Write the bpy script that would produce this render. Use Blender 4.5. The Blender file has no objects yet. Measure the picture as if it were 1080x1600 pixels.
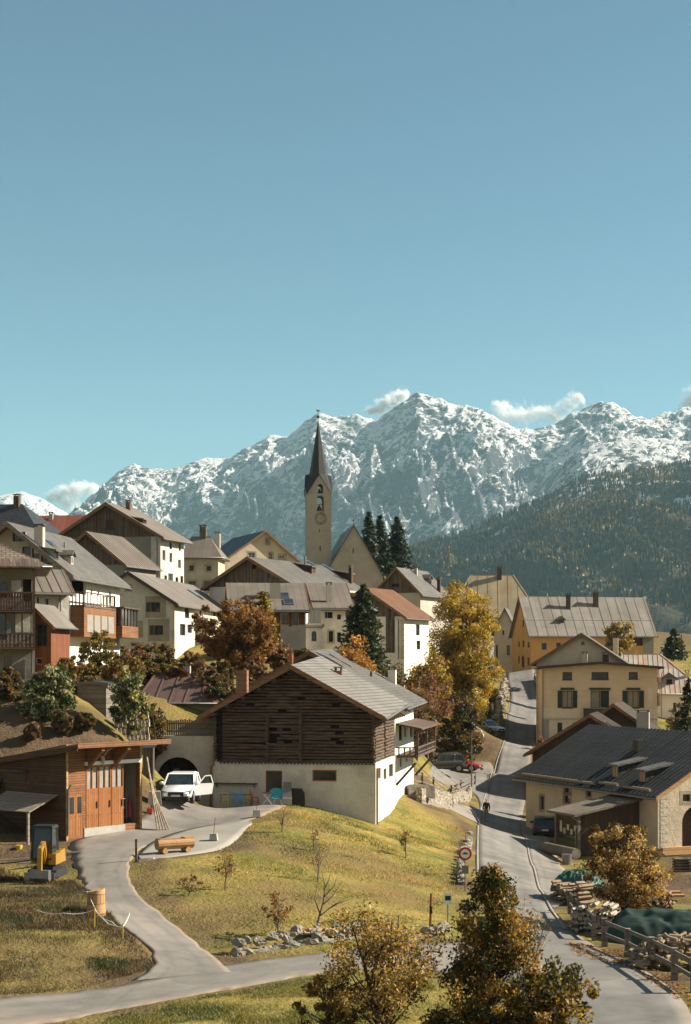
import bpy, math, random
import numpy as np
from mathutils import Vector, Matrix
random.seed(7); rng = np.random.default_rng(11)
SC = bpy.context.scene; COL = SC.collection
R = math.radians
# ---------------------------------------------------------------- camera
F = 2500.0; H0 = 1040.0; CX = 540.0          # focal length and horizon row in photo pixels (1080 x 1600)
cam = bpy.data.cameras.new('camera'); camo = bpy.data.objects.new('camera', cam); COL.objects.link(camo)
camo.location = (0, 0, 0); camo.rotation_euler = (R(90), 0, 0)
cam.sensor_fit = 'VERTICAL'; cam.sensor_height = 36; cam.lens = 36 * F / 1600; cam.shift_y = (H0 - 800) / 1600
cam.clip_start = .5; cam.clip_end = 40000; SC.camera = camo
# ---------------------------------------------------------------- sky and sun
SUN_EL, SUN_AZ = 33.0, 8.0                    # azimuth counted from +X (right) towards +Y (away)
w = bpy.data.worlds.new('World'); SC.world = w; w.use_nodes = True
wn, wl = w.node_tree.nodes, w.node_tree.links
bg = wn['Background']; sky = wn.new('ShaderNodeTexSky'); sky.sky_type = 'NISHITA'; sky.sun_disc = False
sky.sun_elevation = R(SUN_EL); sky.sun_rotation = R(90 - SUN_AZ); sky.altitude = 1500; sky.air_density = 1.0
sky.dust_density = 0.3; sky.ozone_density = 2.0
tint = wn.new('ShaderNodeMix'); tint.data_type = 'RGBA'; tint.blend_type = 'MULTIPLY'; tint.inputs[0].default_value = 1
tint.inputs[7].default_value = (.79, .95, .80, 1)
wl.new(sky.outputs[0], tint.inputs[6])
# made-up bright cloud behind the camera, added to lift the shaded house fronts
tc = wn.new('ShaderNodeTexCoord'); sy_ = wn.new('ShaderNodeSeparateXYZ'); wl.new(tc.outputs['Generated'], sy_.inputs[0])
cm = wn.new('ShaderNodeMapRange'); wl.new(sy_.outputs[1], cm.inputs[0]); cm.inputs[1].default_value = -.02; cm.inputs[2].default_value = -.4
cn = wn.new('ShaderNodeTexNoise'); wl.new(tc.outputs['Generated'], cn.inputs[0]); cn.inputs['Scale'].default_value = 3; cn.inputs['Detail'].default_value = 6
cr = wn.new('ShaderNodeMapRange'); wl.new(cn.outputs[0], cr.inputs[0]); cr.inputs[1].default_value = .36; cr.inputs[2].default_value = .56
cx_ = wn.new('ShaderNodeMath'); cx_.operation = 'MULTIPLY'; wl.new(cm.outputs[0], cx_.inputs[0]); wl.new(cr.outputs[0], cx_.inputs[1])
cl_ = wn.new('ShaderNodeMix'); cl_.data_type = 'RGBA'; wl.new(cx_.outputs[0], cl_.inputs[0]); wl.new(tint.outputs[2], cl_.inputs[6]); cl_.inputs[7].default_value = (4.0, 3.75, 3.4, 1)
wl.new(cl_.outputs[2], bg.inputs[0]); bg.inputs[1].default_value = .053
sd = Vector((math.cos(R(SUN_EL)) * math.cos(R(SUN_AZ)), math.cos(R(SUN_EL)) * math.sin(R(SUN_AZ)), math.sin(R(SUN_EL))))
sl = bpy.data.lights.new('sun', 'SUN'); sl.energy = 5.0; sl.angle = R(.5); sl.color = (1, .91, .765)
so = bpy.data.objects.new('sun', sl); COL.objects.link(so); so.rotation_euler = sd.to_track_quat('Z', 'Y').to_euler()
so.location = sd * 200
SC.view_settings.view_transform = 'Standard'; SC.view_settings.look = 'None'; SC.view_settings.gamma = 1
SC.view_settings.use_curve_mapping = False
SC.view_settings.exposure = 1.3
SC.render.engine = 'CYCLES'
SC.cycles.use_denoising = True; SC.cycles.max_bounces = 6; SC.cycles.volume_bounces = 3
SC.cycles.transparent_max_bounces = 64; SC.cycles.sample_clamp_indirect = 6
# ---------------------------------------------------------------- object helpers
def link(o, parent=None):
    COL.objects.link(o)
    if parent is not None: o.parent = parent
    return o
def tag(o, label=None, cat=None, group=None, kind=None):
    for k, v in (('label', label), ('category', cat), ('group', group), ('kind', kind)):
        if v: o[k] = v
    return o
def thing(name, label, cat, loc=(0, 0, 0), yaw=0, group=None):
    o = bpy.data.objects.new(name, None); o.empty_display_size = .3; link(o)
    o.location = loc; o.rotation_euler = (0, 0, yaw)
    return tag(o, label, cat, group)
def copy_tree(o, parent=None):
    c = o.copy(); link(c); c.parent = parent
    for ch in list(o.children): copy_tree(ch, c)
    return c
def P(px, py, Y): return Vector(((px - CX) / F * Y, Y, (H0 - py) / F * Y))
class MB:
    def __init__(s): s.v = []; s.f = []; s.sm = []
    def add(s, vs, fs, smooth=False):
        b = len(s.v); s.v += [tuple(v) for v in vs]
        s.f += [tuple(b + i for i in f) for f in fs]; s.sm += [smooth] * len(fs); return s
    def quad(s, *p): return s.add(p, [tuple(range(len(p)))])
    def hexa(s, p):   # p: 4 bottom, 4 top
        return s.add(p, [(3, 2, 1, 0), (4, 5, 6, 7), (0, 1, 5, 4), (1, 2, 6, 5), (2, 3, 7, 6), (3, 0, 4, 7)])
    def box(s, c, d, rz=0, M=None):
        x, y, z = d[0] / 2, d[1] / 2, d[2] / 2
        ps = [Vector(q) for q in ((-x, -y, -z), (x, -y, -z), (x, y, -z), (-x, y, -z), (-x, -y, z), (x, -y, z), (x, y, z), (-x, y, z))]
        if rz: M = Matrix.Rotation(rz, 3, 'Z')
        if M is not None: ps = [M @ q for q in ps]
        c = Vector(c); return s.hexa([q + c for q in ps])
    def bar(s, a, b, wx, wy=None):   # square bar from a to b
        a, b = Vector(a), Vector(b); wy = wy or wx; d = (b - a).normalized()
        u = d.cross(Vector((0, 0, 1)));
        if u.length < .05: u = Vector((1, 0, 0))
        u.normalize(); v = d.cross(u); u = u * wx / 2; v = v * wy / 2
        return s.hexa([a - u - v, a + u - v, a + u + v, a - u + v, b - u - v, b + u - v, b + u + v, b - u + v])
    def prism(s, poly, vec):
        n = len(poly); vec = Vector(vec); a = [Vector(p) for p in poly]; b = [p + vec for p in a]
        return s.add(a + b, [tuple(range(n)), tuple(range(2 * n - 1, n - 1, -1))] + [(i, i + n, (i + 1) % n + n, (i + 1) % n) for i in range(n)])
    def tube(s, pts, r, n=6, cap=True, smooth=True):
        pts = [Vector(p) for p in pts]; m = len(pts)
        rs = r if isinstance(r, (list, tuple)) else [r] * m
        vs = []; u = None
        for i, p in enumerate(pts):
            d = (pts[min(i + 1, m - 1)] - pts[max(i - 1, 0)]).normalized()
            if u is None or abs(u.dot(d)) > .95:
                u = d.cross(Vector((0, 0, 1)) if abs(d.z) < .9 else Vector((1, 0, 0)))
            u = (u - d * u.dot(d)).normalized(); v = d.cross(u)
            for k in range(n):
                t = 2 * math.pi * k / n; vs.append(p + (u * math.cos(t) + v * math.sin(t)) * rs[i])
        fs = [(i * n + k, i * n + (k + 1) % n, (i + 1) * n + (k + 1) % n, (i + 1) * n + k) for i in range(m - 1) for k in range(n)]
        s.add(vs, fs, smooth)
        if cap: s.add(vs[:n], [tuple(range(n - 1, -1, -1))]); s.add(vs[-n:], [tuple(range(n))])
        return s
    def ball(s, c, r, nu=10, nv=6, sc=(1, 1, 1)):
        c = Vector(c); vs = []
        for j in range(nv + 1):
            ph = math.pi * j / nv
            for i in range(nu):
                t = 2 * math.pi * i / nu
                vs.append(c + Vector((r * sc[0] * math.sin(ph) * math.cos(t), r * sc[1] * math.sin(ph) * math.sin(t), r * sc[2] * math.cos(ph))))
        return s.add(vs, [(j * nu + i, j * nu + (i + 1) % nu, (j + 1) * nu + (i + 1) % nu, (j + 1) * nu + i) for j in range(nv) for i in range(nu)], True)
    def rock(s, c, d, rz=0, jit=.22):
        M = Matrix.Rotation(rz, 3, 'Z'); c = Vector(c); vs = []
        for q in ((-1, -1, -1), (1, -1, -1), (1, 1, -1), (-1, 1, -1), (-.8, -.8, 1), (.8, -.8, 1), (.8, .8, 1), (-.8, .8, 1)):
            vs.append(c + M @ Vector([q[i] * d[i] / 2 * (1 + random.uniform(-jit, jit)) for i in range(3)]))
        return s.hexa(vs)
    def build(s, name, mat, parent=None):
        me = bpy.data.meshes.new(name); me.from_pydata(s.v, [], s.f)
        me.materials.append(mat); me.polygons.foreach_set('use_smooth', s.sm)
        uv = me.uv_layers.new(name='UVMap'); A = []
        for p in me.polygons:
            n = p.normal; t = Vector((-n.y, n.x, 0))
            if t.length < .05: t = Vector((1, 0, 0))
            t.normalize()
            if t.x + t.y * .7 < 0: t = -t
            b = n.cross(t)
            if b.z < 0 or (abs(b.z) < .01 and b.y < 0): b = -b
            for vi in p.vertices:
                q = me.vertices[vi].co; A += [q.dot(t), q.dot(b)]
        uv.data.foreach_set('uv', A); me.update()
        return link(bpy.data.objects.new(name, me), parent)
def npmesh(name, V, Fa, mat, parent=None, col=None, smooth=False, attrs=None):
    me = bpy.data.meshes.new(name); V = np.asarray(V, np.float32); Fa = np.asarray(Fa, np.int32)
    k = Fa.shape[1]; n = len(Fa)
    me.vertices.add(len(V)); me.vertices.foreach_set('co', V.ravel())
    me.loops.add(n * k); me.loops.foreach_set('vertex_index', Fa.ravel())
    me.polygons.add(n); me.polygons.foreach_set('loop_start', np.arange(n, dtype=np.int32) * k)
    me.update(calc_edges=True); me.materials.append(mat)
    if smooth: me.polygons.foreach_set('use_smooth', np.ones(n, bool))
    if col is not None:
        a = me.attributes.new('col', 'FLOAT_COLOR', 'POINT'); c = np.ones((len(V), 4), np.float32); c[:, :3] = col
        a.data.foreach_set('color', c.ravel())
    for k2, v in (attrs or {}).items():
        a = me.attributes.new(k2, 'FLOAT', 'POINT'); a.data.foreach_set('value', np.asarray(v, np.float32))
    return link(bpy.data.objects.new(name, me), parent)
# ---------------------------------------------------------------- material helpers
def lin(r, g, b):
    f = lambda c: (c / 255 / 12.92) if c <= 10 else ((c / 255 + .055) / 1.055) ** 2.4
    return (f(r), f(g), f(b), 1)
def c4(c): return tuple(c) + (1,) if len(c) == 3 else c
class NT:
    def __init__(s, name):
        s.m = bpy.data.materials.new(name); s.m.use_nodes = True
        s.n = s.m.node_tree.nodes; s.l = s.m.node_tree.links; s.b = s.n['Principled BSDF']; s._co = {}
    def put(s, sock, v):
        if isinstance(v, bpy.types.NodeSocket): s.l.new(v, sock)
        elif isinstance(v, (tuple, list)) and len(v) == 3 and sock.type == 'RGBA': sock.default_value = c4(v)
        elif v is not None: sock.default_value = v
    def co(s, k='Object'):
        if k not in s._co: s._co[k] = s.n.new('ShaderNodeTexCoord').outputs[k]
        return s._co[k]
    def map(s, vec, sc=(1, 1, 1), rot=(0, 0, 0), loc=(0, 0, 0)):
        m = s.n.new('ShaderNodeMapping'); s.put(m.inputs[0], vec); m.inputs['Scale'].default_value = sc
        m.inputs['Rotation'].default_value = rot; m.inputs['Location'].default_value = loc; return m.outputs[0]
    def noise(s, scale, detail=4, vec=None, rough=.55, dist=0):
        m = s.n.new('ShaderNodeTexNoise'); s.put(m.inputs['Vector'], vec if vec is not None else s.co())
        m.inputs['Scale'].default_value = scale; m.inputs['Detail'].default_value = detail
        m.inputs['Roughness'].default_value = rough; m.inputs['Distortion'].default_value = dist; return m.outputs[0]
    def vor(s, scale, vec=None, feature='F1', out=0, rand=1):
        m = s.n.new('ShaderNodeTexVoronoi'); m.feature = feature; s.put(m.inputs['Vector'], vec if vec is not None else s.co())
        m.inputs['Scale'].default_value = scale; m.inputs['Randomness'].default_value = rand; return m.outputs[out]
    def mix(s, fac, a, b, blend='MIX'):
        m = s.n.new('ShaderNodeMix'); m.data_type = 'RGBA'; m.blend_type = blend
        s.put(m.inputs[0], fac); s.put(m.inputs[6], a); s.put(m.inputs[7], b); return m.outputs[2]
    def math(s, op, a, b=None, c=None):
        m = s.n.new('ShaderNodeMath'); m.operation = op; s.put(m.inputs[0], a); s.put(m.inputs[1], b); s.put(m.inputs[2], c); return m.outputs[0]
    def mr(s, v, a, b, c=0., d=1.):
        m = s.n.new('ShaderNodeMapRange'); s.put(m.inputs[0], v)
        for i, q in enumerate((a, b, c, d)): m.inputs[i + 1].default_value = q
        return m.outputs[0]
    def ramp(s, fac, stops):
        m = s.n.new('ShaderNodeValToRGB'); s.put(m.inputs[0], fac); e = m.color_ramp.elements
        while len(e) < len(stops): e.new(.5)
        for q, (p, c) in zip(e, stops): q.position = p; q.color = c4(c)
        return m.outputs[0]
    def attr(s, name, out=0):
        m = s.n.new('ShaderNodeAttribute'); m.attribute_name = name; return m.outputs[out]
    def bump(s, h, st=.3, dist=.05, normal=None):
        m = s.n.new('ShaderNodeBump'); s.put(m.inputs['Height'], h); m.inputs['Strength'].default_value = st
        m.inputs['Distance'].default_value = dist; s.put(m.inputs['Normal'], normal); return m.outputs[0]
    def fin(s, col, rough=.8, metal=0, bump=None, spec=.3):
        s.put(s.b.inputs['Base Color'], col); s.put(s.b.inputs['Roughness'], rough); s.put(s.b.inputs['Metallic'], metal)
        s.put(s.b.inputs['Specular IOR Level'], spec); s.put(s.b.inputs['Normal'], bump); return s.m
def plain(name, c, rough=.6, metal=0, spec=.4, var=.25):
    n = NT(name); q = n.mr(n.noise(2.3, 5), .25, .75, 1 - var, 1 + var * .4)
    return n.fin(n.mix(1, c, q, 'MULTIPLY'), rough, metal, None, spec)
def plaster(name, c, var=.34, stain=.5, bumps=.5, grey=(.32, .29, .25)):
    n = NT(name); v = n.mr(n.noise(.55, 6, rough=.65), .3, .72, 1 - var, 1.05)
    col = n.mix(1, c, v, 'MULTIPLY')
    st = n.mr(n.noise(1.1, 6, n.map(n.co(), (1.6, 1.6, .22)), .7), .52, .78, 0, stain); col = n.mix(st, col, grey)
    pt = n.mr(n.noise(.33, 3, n.map(n.co(), loc=(5, 3, 1))), .56, .66, 0, stain * .7); col = n.mix(pt, col, tuple(x * .8 for x in grey))
    sp = n.mr(n.noise(9, 4), .3, .7, .88, 1.06); col = n.mix(1, col, sp, 'MULTIPLY')
    h = n.math('ADD', n.noise(14, 4), n.math('MULTIPLY', n.noise(2.5, 3), 1.6))
    return n.fin(col, .92, 0, n.bump(h, bumps, .05), .15)
def bricks(name, c1, c2, cm, bw, rh, mortar=.02, off=.5, rot=0, rough=.75, metal=0, bmp=.5, grain=.3, gs=(1, 8, 1), weather=None, wamt=.5, ws=.5, spec=.3):
    n = NT(name); uv = n.co('UV'); v = n.map(uv, rot=(0, 0, R(90)) if rot else (0, 0, 0))
    m = n.n.new('ShaderNodeTexBrick'); n.put(m.inputs['Vector'], v); m.offset = off
    for k, q in (('Color1', c4(c1)), ('Color2', c4(c2)), ('Mortar', c4(cm)), ('Scale', 1.), ('Mortar Size', mortar), ('Mortar Smooth', .25), ('Bias', 0.), ('Brick Width', bw), ('Row Height', rh)):
        m.inputs[k].default_value = q
    g = n.noise(3.2, 6, n.map(v, gs), .65); col = n.mix(1, m.outputs[0], n.mr(g, .25, .75, 1 - grain, 1 + grain * .5), 'MULTIPLY')
    if weather is not None:
        wv = n.mr(n.noise(ws, 7, n.map(n.co('UV'), (1.2, .35, 1)), .7), .45, .68, 0, wamt); col = n.mix(wv, col, weather)
    col = n.mix(1, col, n.mr(n.noise(.35, 3), .3, .7, .8, 1.1), 'MULTIPLY')
    h = n.math('SUBTRACT', n.math('MULTIPLY', g, .5), n.math('MULTIPLY', m.outputs[1], 1.2))
    return n.fin(col, rough, metal, n.bump(h, bmp, .03), spec)
def stonemat(name, c1, c2, scale=2.2, cm=(.1, .085, .065)):
    n = NT(name); v = n.map(n.co('UV'), (1, 1.7, 1)); v = n.mix(.12, v, n.noise(3, 3, v))
    d = n.vor(scale, v, 'DISTANCE_TO_EDGE'); cc = n.vor(scale, v, 'F1', 1)
    g = n.n.new('ShaderNodeSeparateColor'); n.put(g.inputs[0], cc)
    col = n.mix(g.outputs[0], c1, c2); col = n.mix(1, col, n.mr(n.noise(7, 5), .3, .7, .7, 1.15), 'MULTIPLY')
    col = n.mix(n.mr(d, .02, .07, 1, 0), col, cm)
    return n.fin(col, .9, 0, n.bump(n.math('MINIMUM', d, .15), .8, .25), .2)
def foliage(name, trans=.4):
    n = NT(name); col = n.attr('col')
    n.put(n.b.inputs['Base Color'], col); n.b.inputs['Roughness'].default_value = .55; n.b.inputs['Specular IOR Level'].default_value = .35
    t = n.n.new('ShaderNodeBsdfTranslucent'); n.l.new(n.mix(1, col, (1.5, 1.25, .6), 'MULTIPLY'), t.inputs[0])
    a = n.n.new('ShaderNodeMixShader'); a.inputs[0].default_value = trans
    n.l.new(n.b.outputs[0], a.inputs[1]); n.l.new(t.outputs[0], a.inputs[2])
    n.l.new(a.outputs[0], n.n['Material Output'].inputs[0]); return n.m
def glassmat(name, c=(.02, .025, .03), rough=.08):
    n = NT(name); q = n.mr(n.noise(1.3, 2), .3, .7, .5, 1.6); return n.fin(n.mix(1, c, q, 'MULTIPLY'), rough, 0, n.bump(n.noise(1.2, 1), .05, .1), .6)
M = {}
M['cream'] = plaster('cream_plaster', (.64, .59, .505)); M['white'] = plaster('white_plaster', (.74, .70, .62), .1, .18)
M['grey_pl'] = plaster('grey_plaster', (.46, .41, .345)); M['church'] = plaster('church_plaster', (.37, .33, .275), .2, .3)
M['plinth'] = plaster('barn_plaster', (.70, .645, .56), .3, .45, .6); M['yellow'] = plaster('yellow_plaster', (.74, .55, .365), .15, .12)
M['yellow_b'] = plaster('pale_yellow_plaster', (.74, .62, .48), .15, .15); M['ochre'] = plaster('ochre_plaster', (.60, .50, .37), .22, .25)
M['orange'] = plaster('orange_plaster', (.64, .34, .12), .18, .15); M['conc'] = plaster('concrete', (.36, .34, .30), .2, .3, .2)
M['rough_grey'] = plaster('rough_grey_render', (.26, .24, .2), .3, .4, .6)
M['sgraf'] = plaster('sgraffito', (.40, .345, .25), .45, .5); M['trim'] = plaster('pale_trim', (.52, .47, .38), .15, .2)
wd = lambda n, a, b, bw=.18, rot=1, **k: bricks(n, a, b, tuple(x * .25 for x in a), 3.1, bw, .012, .37, rot, .85, 0, .5, .45, **k)
M['oldwood'] = wd('weathered_boards', (.055, .042, .034), (.17, .13, .10), weather=(.2, .09, .035), wamt=.5)
M['darkwood'] = wd('dark_boards', (.05, .034, .024), (.085, .055, .036), weather=(.14, .06, .025), wamt=.4)
M['redwood'] = wd('red_brown_boards', (.17, .055, .022), (.23, .085, .035), .15, weather=(.12, .05, .025), wamt=.5)
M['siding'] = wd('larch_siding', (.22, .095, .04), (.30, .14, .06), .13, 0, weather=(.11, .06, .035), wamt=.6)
M['siding_d'] = wd('dark_and_shaded_larch_siding', (.085, .045, .027), (.13, .07, .04), .13, 0, weather=(.03, .024, .02), wamt=.5)  # dark larch boards; on the workshop side wall the darkness is painted shade
M['doorwood'] = wd('orange_door_boards', (.30, .11, .03), (.37, .15, .045), .14, 1, weather=(.25, .09, .03), wamt=.6)
M['beam'] = wd('brown_beam', (.20, .105, .055), (.26, .14, .075), .3, 0); M['grey_beam'] = wd('grey_timber', (.24, .19, .14), (.32, .26, .19), .3, 0)
M['fencewood'] = wd('grey_fence_wood', (.17, .14, .115), (.24, .2, .165), .3, 0); M['newwood'] = wd('fresh_timber', (.44, .25, .11), (.5, .30, .14), .4, 0)
M['log'] = NT('old_log'); n = M['log']; g = n.noise(2.5, 7, n.map(n.co('Object'), (.5, .5, 9)), .7)
M['log'] = n.fin(n.mix(n.mr(n.noise(.7, 4, n.map(n.co(), (1, 1, 4))), .5, .68, 0, .45), n.ramp(g, [(.28, (.016, .012, .009)), (.47, (.08, .057, .043)), (.72, (.24, .18, .135))]), (.12, .052, .02)), .85, 0, n.bump(g, .8, .06), .15)
rf = lambda nm, a, b, **k: bricks(nm, a, b, tuple(x * .45 for x in a), **k)
M['r_metal'] = rf('grey_sheet_roof', (0.154, 0.131, 0.107), (0.186, 0.159, 0.130), bw=7, rh=.62, mortar=.02, rot=1, rough=.55, grain=.25, weather=(.17, .11, .065), wamt=.4)
M['r_big'] = rf('grey_panel_roof', (0.200, 0.180, 0.152), (0.253, 0.226, 0.192), bw=4.4, rh=.95, mortar=.03, rot=1, rough=.5, grain=.25, weather=(.2, .15, .1), wamt=.35)
M['r_rust'] = rf('rusty_sheet_roof', (0.292, 0.241, 0.140), (0.356, 0.300, 0.189), bw=4.6, rh=.9, mortar=.02, rot=1, rough=.6, grain=.3, weather=(.34, .14, .05), wamt=.45)
M['r_rust2'] = rf('rust_streaked_roof', (.42, .38, .32), (.48, .43, .36), bw=9, rh=.6, mortar=.02, rot=1, rough=.6, grain=.3, weather=(.42, .17, .06), wamt=.85)
M['r_red'] = rf('red_sheet_roof', (.21, .065, .04), (.27, .095, .06), bw=9, rh=.75, mortar=.02, rot=1, rough=.6, grain=.25)
M['r_brown'] = rf('brown_sheet_roof', (.105, .062, .05), (.13, .078, .062), bw=9, rh=1.2, mortar=.02, rot=1, rough=.5, grain=.2)
M['r_tile'] = rf('rust_tile_roof', (0.144, 0.057, 0.024), (0.192, 0.084, 0.036), bw=.4, rh=.3, mortar=.03, rough=.8, grain=.35, weather=(.12, .07, .04), wamt=.5)
M['r_slate'] = rf('grey_slate_roof', (0.101, 0.092, 0.083), (0.139, 0.128, 0.114), bw=.5, rh=.33, mortar=.03, rough=.6, grain=.3, weather=(.15, .12, .08), wamt=.4)
M['r_stone'] = rf('stone_slab_roof', (0.154, 0.125, 0.094), (0.195, 0.162, 0.123), bw=.7, rh=.42, mortar=.03, rough=.8, grain=.4, weather=(.14, .11, .075), wamt=.55)
M['r_barn'] = rf('barn_tile_roof', (0.204, 0.184, 0.158), (0.246, 0.221, 0.186), bw=.44, rh=.36, mortar=.055, rough=.55, bmp=.7, grain=.2, weather=(.2, .17, .13), wamt=.3)
M['r_dark'] = rf('dark_batten_roof', (.035, .036, .038), (.062, .060, .058), bw=9, rh=.48, mortar=.05, rot=1, rough=.45, grain=.25, bmp=1)
M['r_shake'] = rf('brown_shingle_roof', (.14, .105, .08), (.2, .15, .115), bw=.5, rh=.36, mortar=.04, rough=.8, grain=.4)
M['r_black'] = rf('black_slate_roof', (.03, .03, .033), (.05, .05, .053), bw=.5, rh=.4, mortar=.02, rough=.5, grain=.3)
M['spire'] = rf('spire_shingle', (.026, .024, .023), (.045, .041, .038), bw=.5, rh=.4, mortar=.03, rough=.6, grain=.35)
M['stone'] = stonemat('rubble_stone', (.25, .21, .155), (.40, .35, .27)); M['rockm'] = plaster('wall_rock', (.31, .28, .23), .4, .5, .8)
M['frame_d'] = plain('dark_brown_frame', (.055, .035, .025)); M['frame_w'] = plain('white_frame', (.6, .57, .5)); M['frame_o'] = plain('orange_frame', (.33, .12, .035))
M['shutter'] = wd('green_shutter', (.045, .062, .05), (.06, .08, .062), .08, 0); M['glass'] = glassmat('window_glass'); M['dark'] = plain('dark_interior', (.012, .01, .009), .9)
M['curtain'] = plain('curtained_glass', (.30, .25, .18), .3); M['metal'] = plain('grey_metal', (.22, .21, .2), .4, .6); M['copper'] = plain('copper_pipe', (.28, .11, .05), .45, .5)
M['black'] = plain('black_plastic', (.015, .015, .016), .5); M['soil'] = plain('soil', (.06, .038, .024), .95)
M['bark'] = plaster('bark', (.085, .062, .045), .4, .3, .8); M['barkg'] = plaster('grey_bark', (.16, .13, .105), .4, .3, .8)
M['leaf'] = foliage('leaves'); M['needle'] = foliage('needles', .22); M['grassb'] = foliage('grass_blade', .3)
M['frosted'] = plain('frosted_pane', (.30, .28, .25), .3); M['tarp'] = plain('green_tarpaulin', (.012, .036, .027), .65, 0, .4, .4); M['tarp2'] = plain('bright_green_tarpaulin', (.02, .085, .06), .6, 0, .4, .4); M['cut'] = plain('split_firewood', (.30, .22, .145), .9, 0, .2, .6)
M['white_p'] = plain('white_paint', (.72, .71, .68), .35, 0, .5, .05); M['red_p'] = plain('red_paint', (.4, .02, .02), .3, 0, .5, .05)
# ---------------------------------------------------------------- terrain
CT = [  # photo column, row and distance in metres of points on the ground
(0,1578,51),(150,1562,53),(300,1538,55),(450,1512,57.5),(600,1500,59),(800,1500,60),
(1010,1600,48),(960,1540,55),(900,1490,62),(860,1440,71),(815,1390,83),(790,1345,97),(782,1315,110),(788,1283,130),(800,1213,153),(812,1170,180),(818,1130,210),(820,1095,235),(820,1066,258),(790,1048,275),
(690,1210,150),(740,1205,152),(300,1600,48),(450,1570,50.5),(600,1620,46),(750,1640,45),(150,1610,48),
(0,1540,54.5),(100,1530,55.5),(200,1515,57),(100,1450,61),(0,1400,66),(220,1490,58),(170,1420,64),(60,1385,72),(75,1372,74),(0,1330,80),
(300,1505,58.5),(220,1450,63.5),(180,1405,68),(160,1365,73),(165,1330,78.5),(200,1300,85),(260,1275,91),(283,1257,96),(380,1255,97),(270,1241,102),
(300,1325,80),(380,1290,87),(240,1335,78),(330,1300,84),
(400,1285,87.5),(500,1300,86),(420,1265,93),(450,1350,76),(300,1380,71),(350,1440,65),(400,1475,62.5),(550,1460,63.5),(560,1380,76),(650,1420,72),(650,1370,82),(720,1385,82),(725,1330,100),(742,1290,124),(650,1300,100),(590,1292,98),(700,1262,118),(650,1247,112),(480,1262,97),
(700,1235,138),(660,1228,138),(60,1120,95),(150,1100,100),(30,1052,104),(60,1150,92),(0,1195,90),(60,1200,90),(100,1195,91),(-60,1190,90),(140,1140,95),(200,1150,95),
(260,1080,115),(330,1100,112),(120,1050,120),(230,1040,148),(180,1045,130),(400,1050,130),(500,1030,140),(600,1092,138),(560,1045,150),(690,1178,168),(650,1188,158),(720,1152,170),(640,1195,125),
(760,1147,190),(775,1100,215),(770,1062,255),(850,1160,180),(1000,1165,180),(1080,1150,185),
(840,1305,122),(870,1340,110),(900,1352,109),(900,1400,88),(1000,1390,92),(1050,1390,95),(1040,1352,106),(1060,1345,110),(960,1450,71),(1080,1470,68),(945,1478,66),(1010,1510,60),(1080,1550,54),
(200,985,180),(400,960,180),(320,930,215),(500,900,290),(450,985,170),(600,900,300),(600,950,215),(660,985,190),(780,990,300),(830,1045,250),(1000,1022,255),(1060,992,400),(930,1100,205),(1060,1130,210)]
WP = [tuple(P(*c)) for c in CT] + [(0,0,-4.5),(0,24,-8.5),(-40,20,-8),(40,20,-9),(-60,60,-8),(-55,100,0),(-70,150,4),(60,60,-11.5),(60,100,-12.5),(60,130,-13),(85,200,-7),(110,300,2),(-100,300,14),(-90,40,-4),
      (0,600,0),(200,600,0),(-250,600,6),(350,600,-5),(0,420,10),(150,420,6),(-200,420,12),(200,150,-8),(-200,150,10)]
WP = np.array(WP)
def _phi(a, b): return np.sqrt(((a[:, None, :] - b[None]) ** 2).sum(-1) + 16.0)
_A = _phi(WP[:, :2], WP[:, :2]); _n = len(WP)
_S = np.zeros((_n + 1, _n + 1)); _S[:_n, :_n] = _A - np.eye(_n) * .25; _S[:_n, _n] = 1; _S[_n, :_n] = 1
_W = np.linalg.solve(_S, np.append(WP[:, 2], 0))
def G(x, y):
    x = np.asarray(x, float); y = np.asarray(y, float); sh = x.shape; q = np.stack([x.ravel(), y.ravel()], 1); o = np.empty(len(q))
    for i in range(0, len(q), 20000): o[i:i + 20000] = _phi(q[i:i + 20000], WP[:, :2]) @ _W[:_n] + _W[_n]
    far = np.clip((np.maximum(np.abs(q[:, 0]) - 130, q[:, 1] - 430)) / 300, 0, 1); far = far * far * (3 - 2 * far)
    near = np.clip((22 - q[:, 1]) / 40, 0, 1); o = o * (1 - near) - 6 * near
    return (o * (1 - far) - 22 * far).reshape(sh)
def g1(x, y): return float(G(np.array([x]), np.array([y]))[0])
_hc = {}
def hit(px, py, y0=26):
    key = (px, py, y0)
    if key not in _hc:
        Y = np.arange(y0, 520, .25); X = (px - CX) / F * Y; d = G(X, Y) - (H0 - py) / F * Y
        i = int(np.argmax(d >= 0)) if (d >= 0).any() else len(Y) - 1
        i = max(i, 1); t = d[i - 1] / (d[i - 1] - d[i]) if d[i] != d[i - 1] else 0
        yy = Y[i - 1] + .25 * min(max(t, 0), 1); _hc[key] = Vector(((px - CX) / F * yy, yy, g1((px - CX) / F * yy, yy)))
    return _hc[key]
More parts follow.
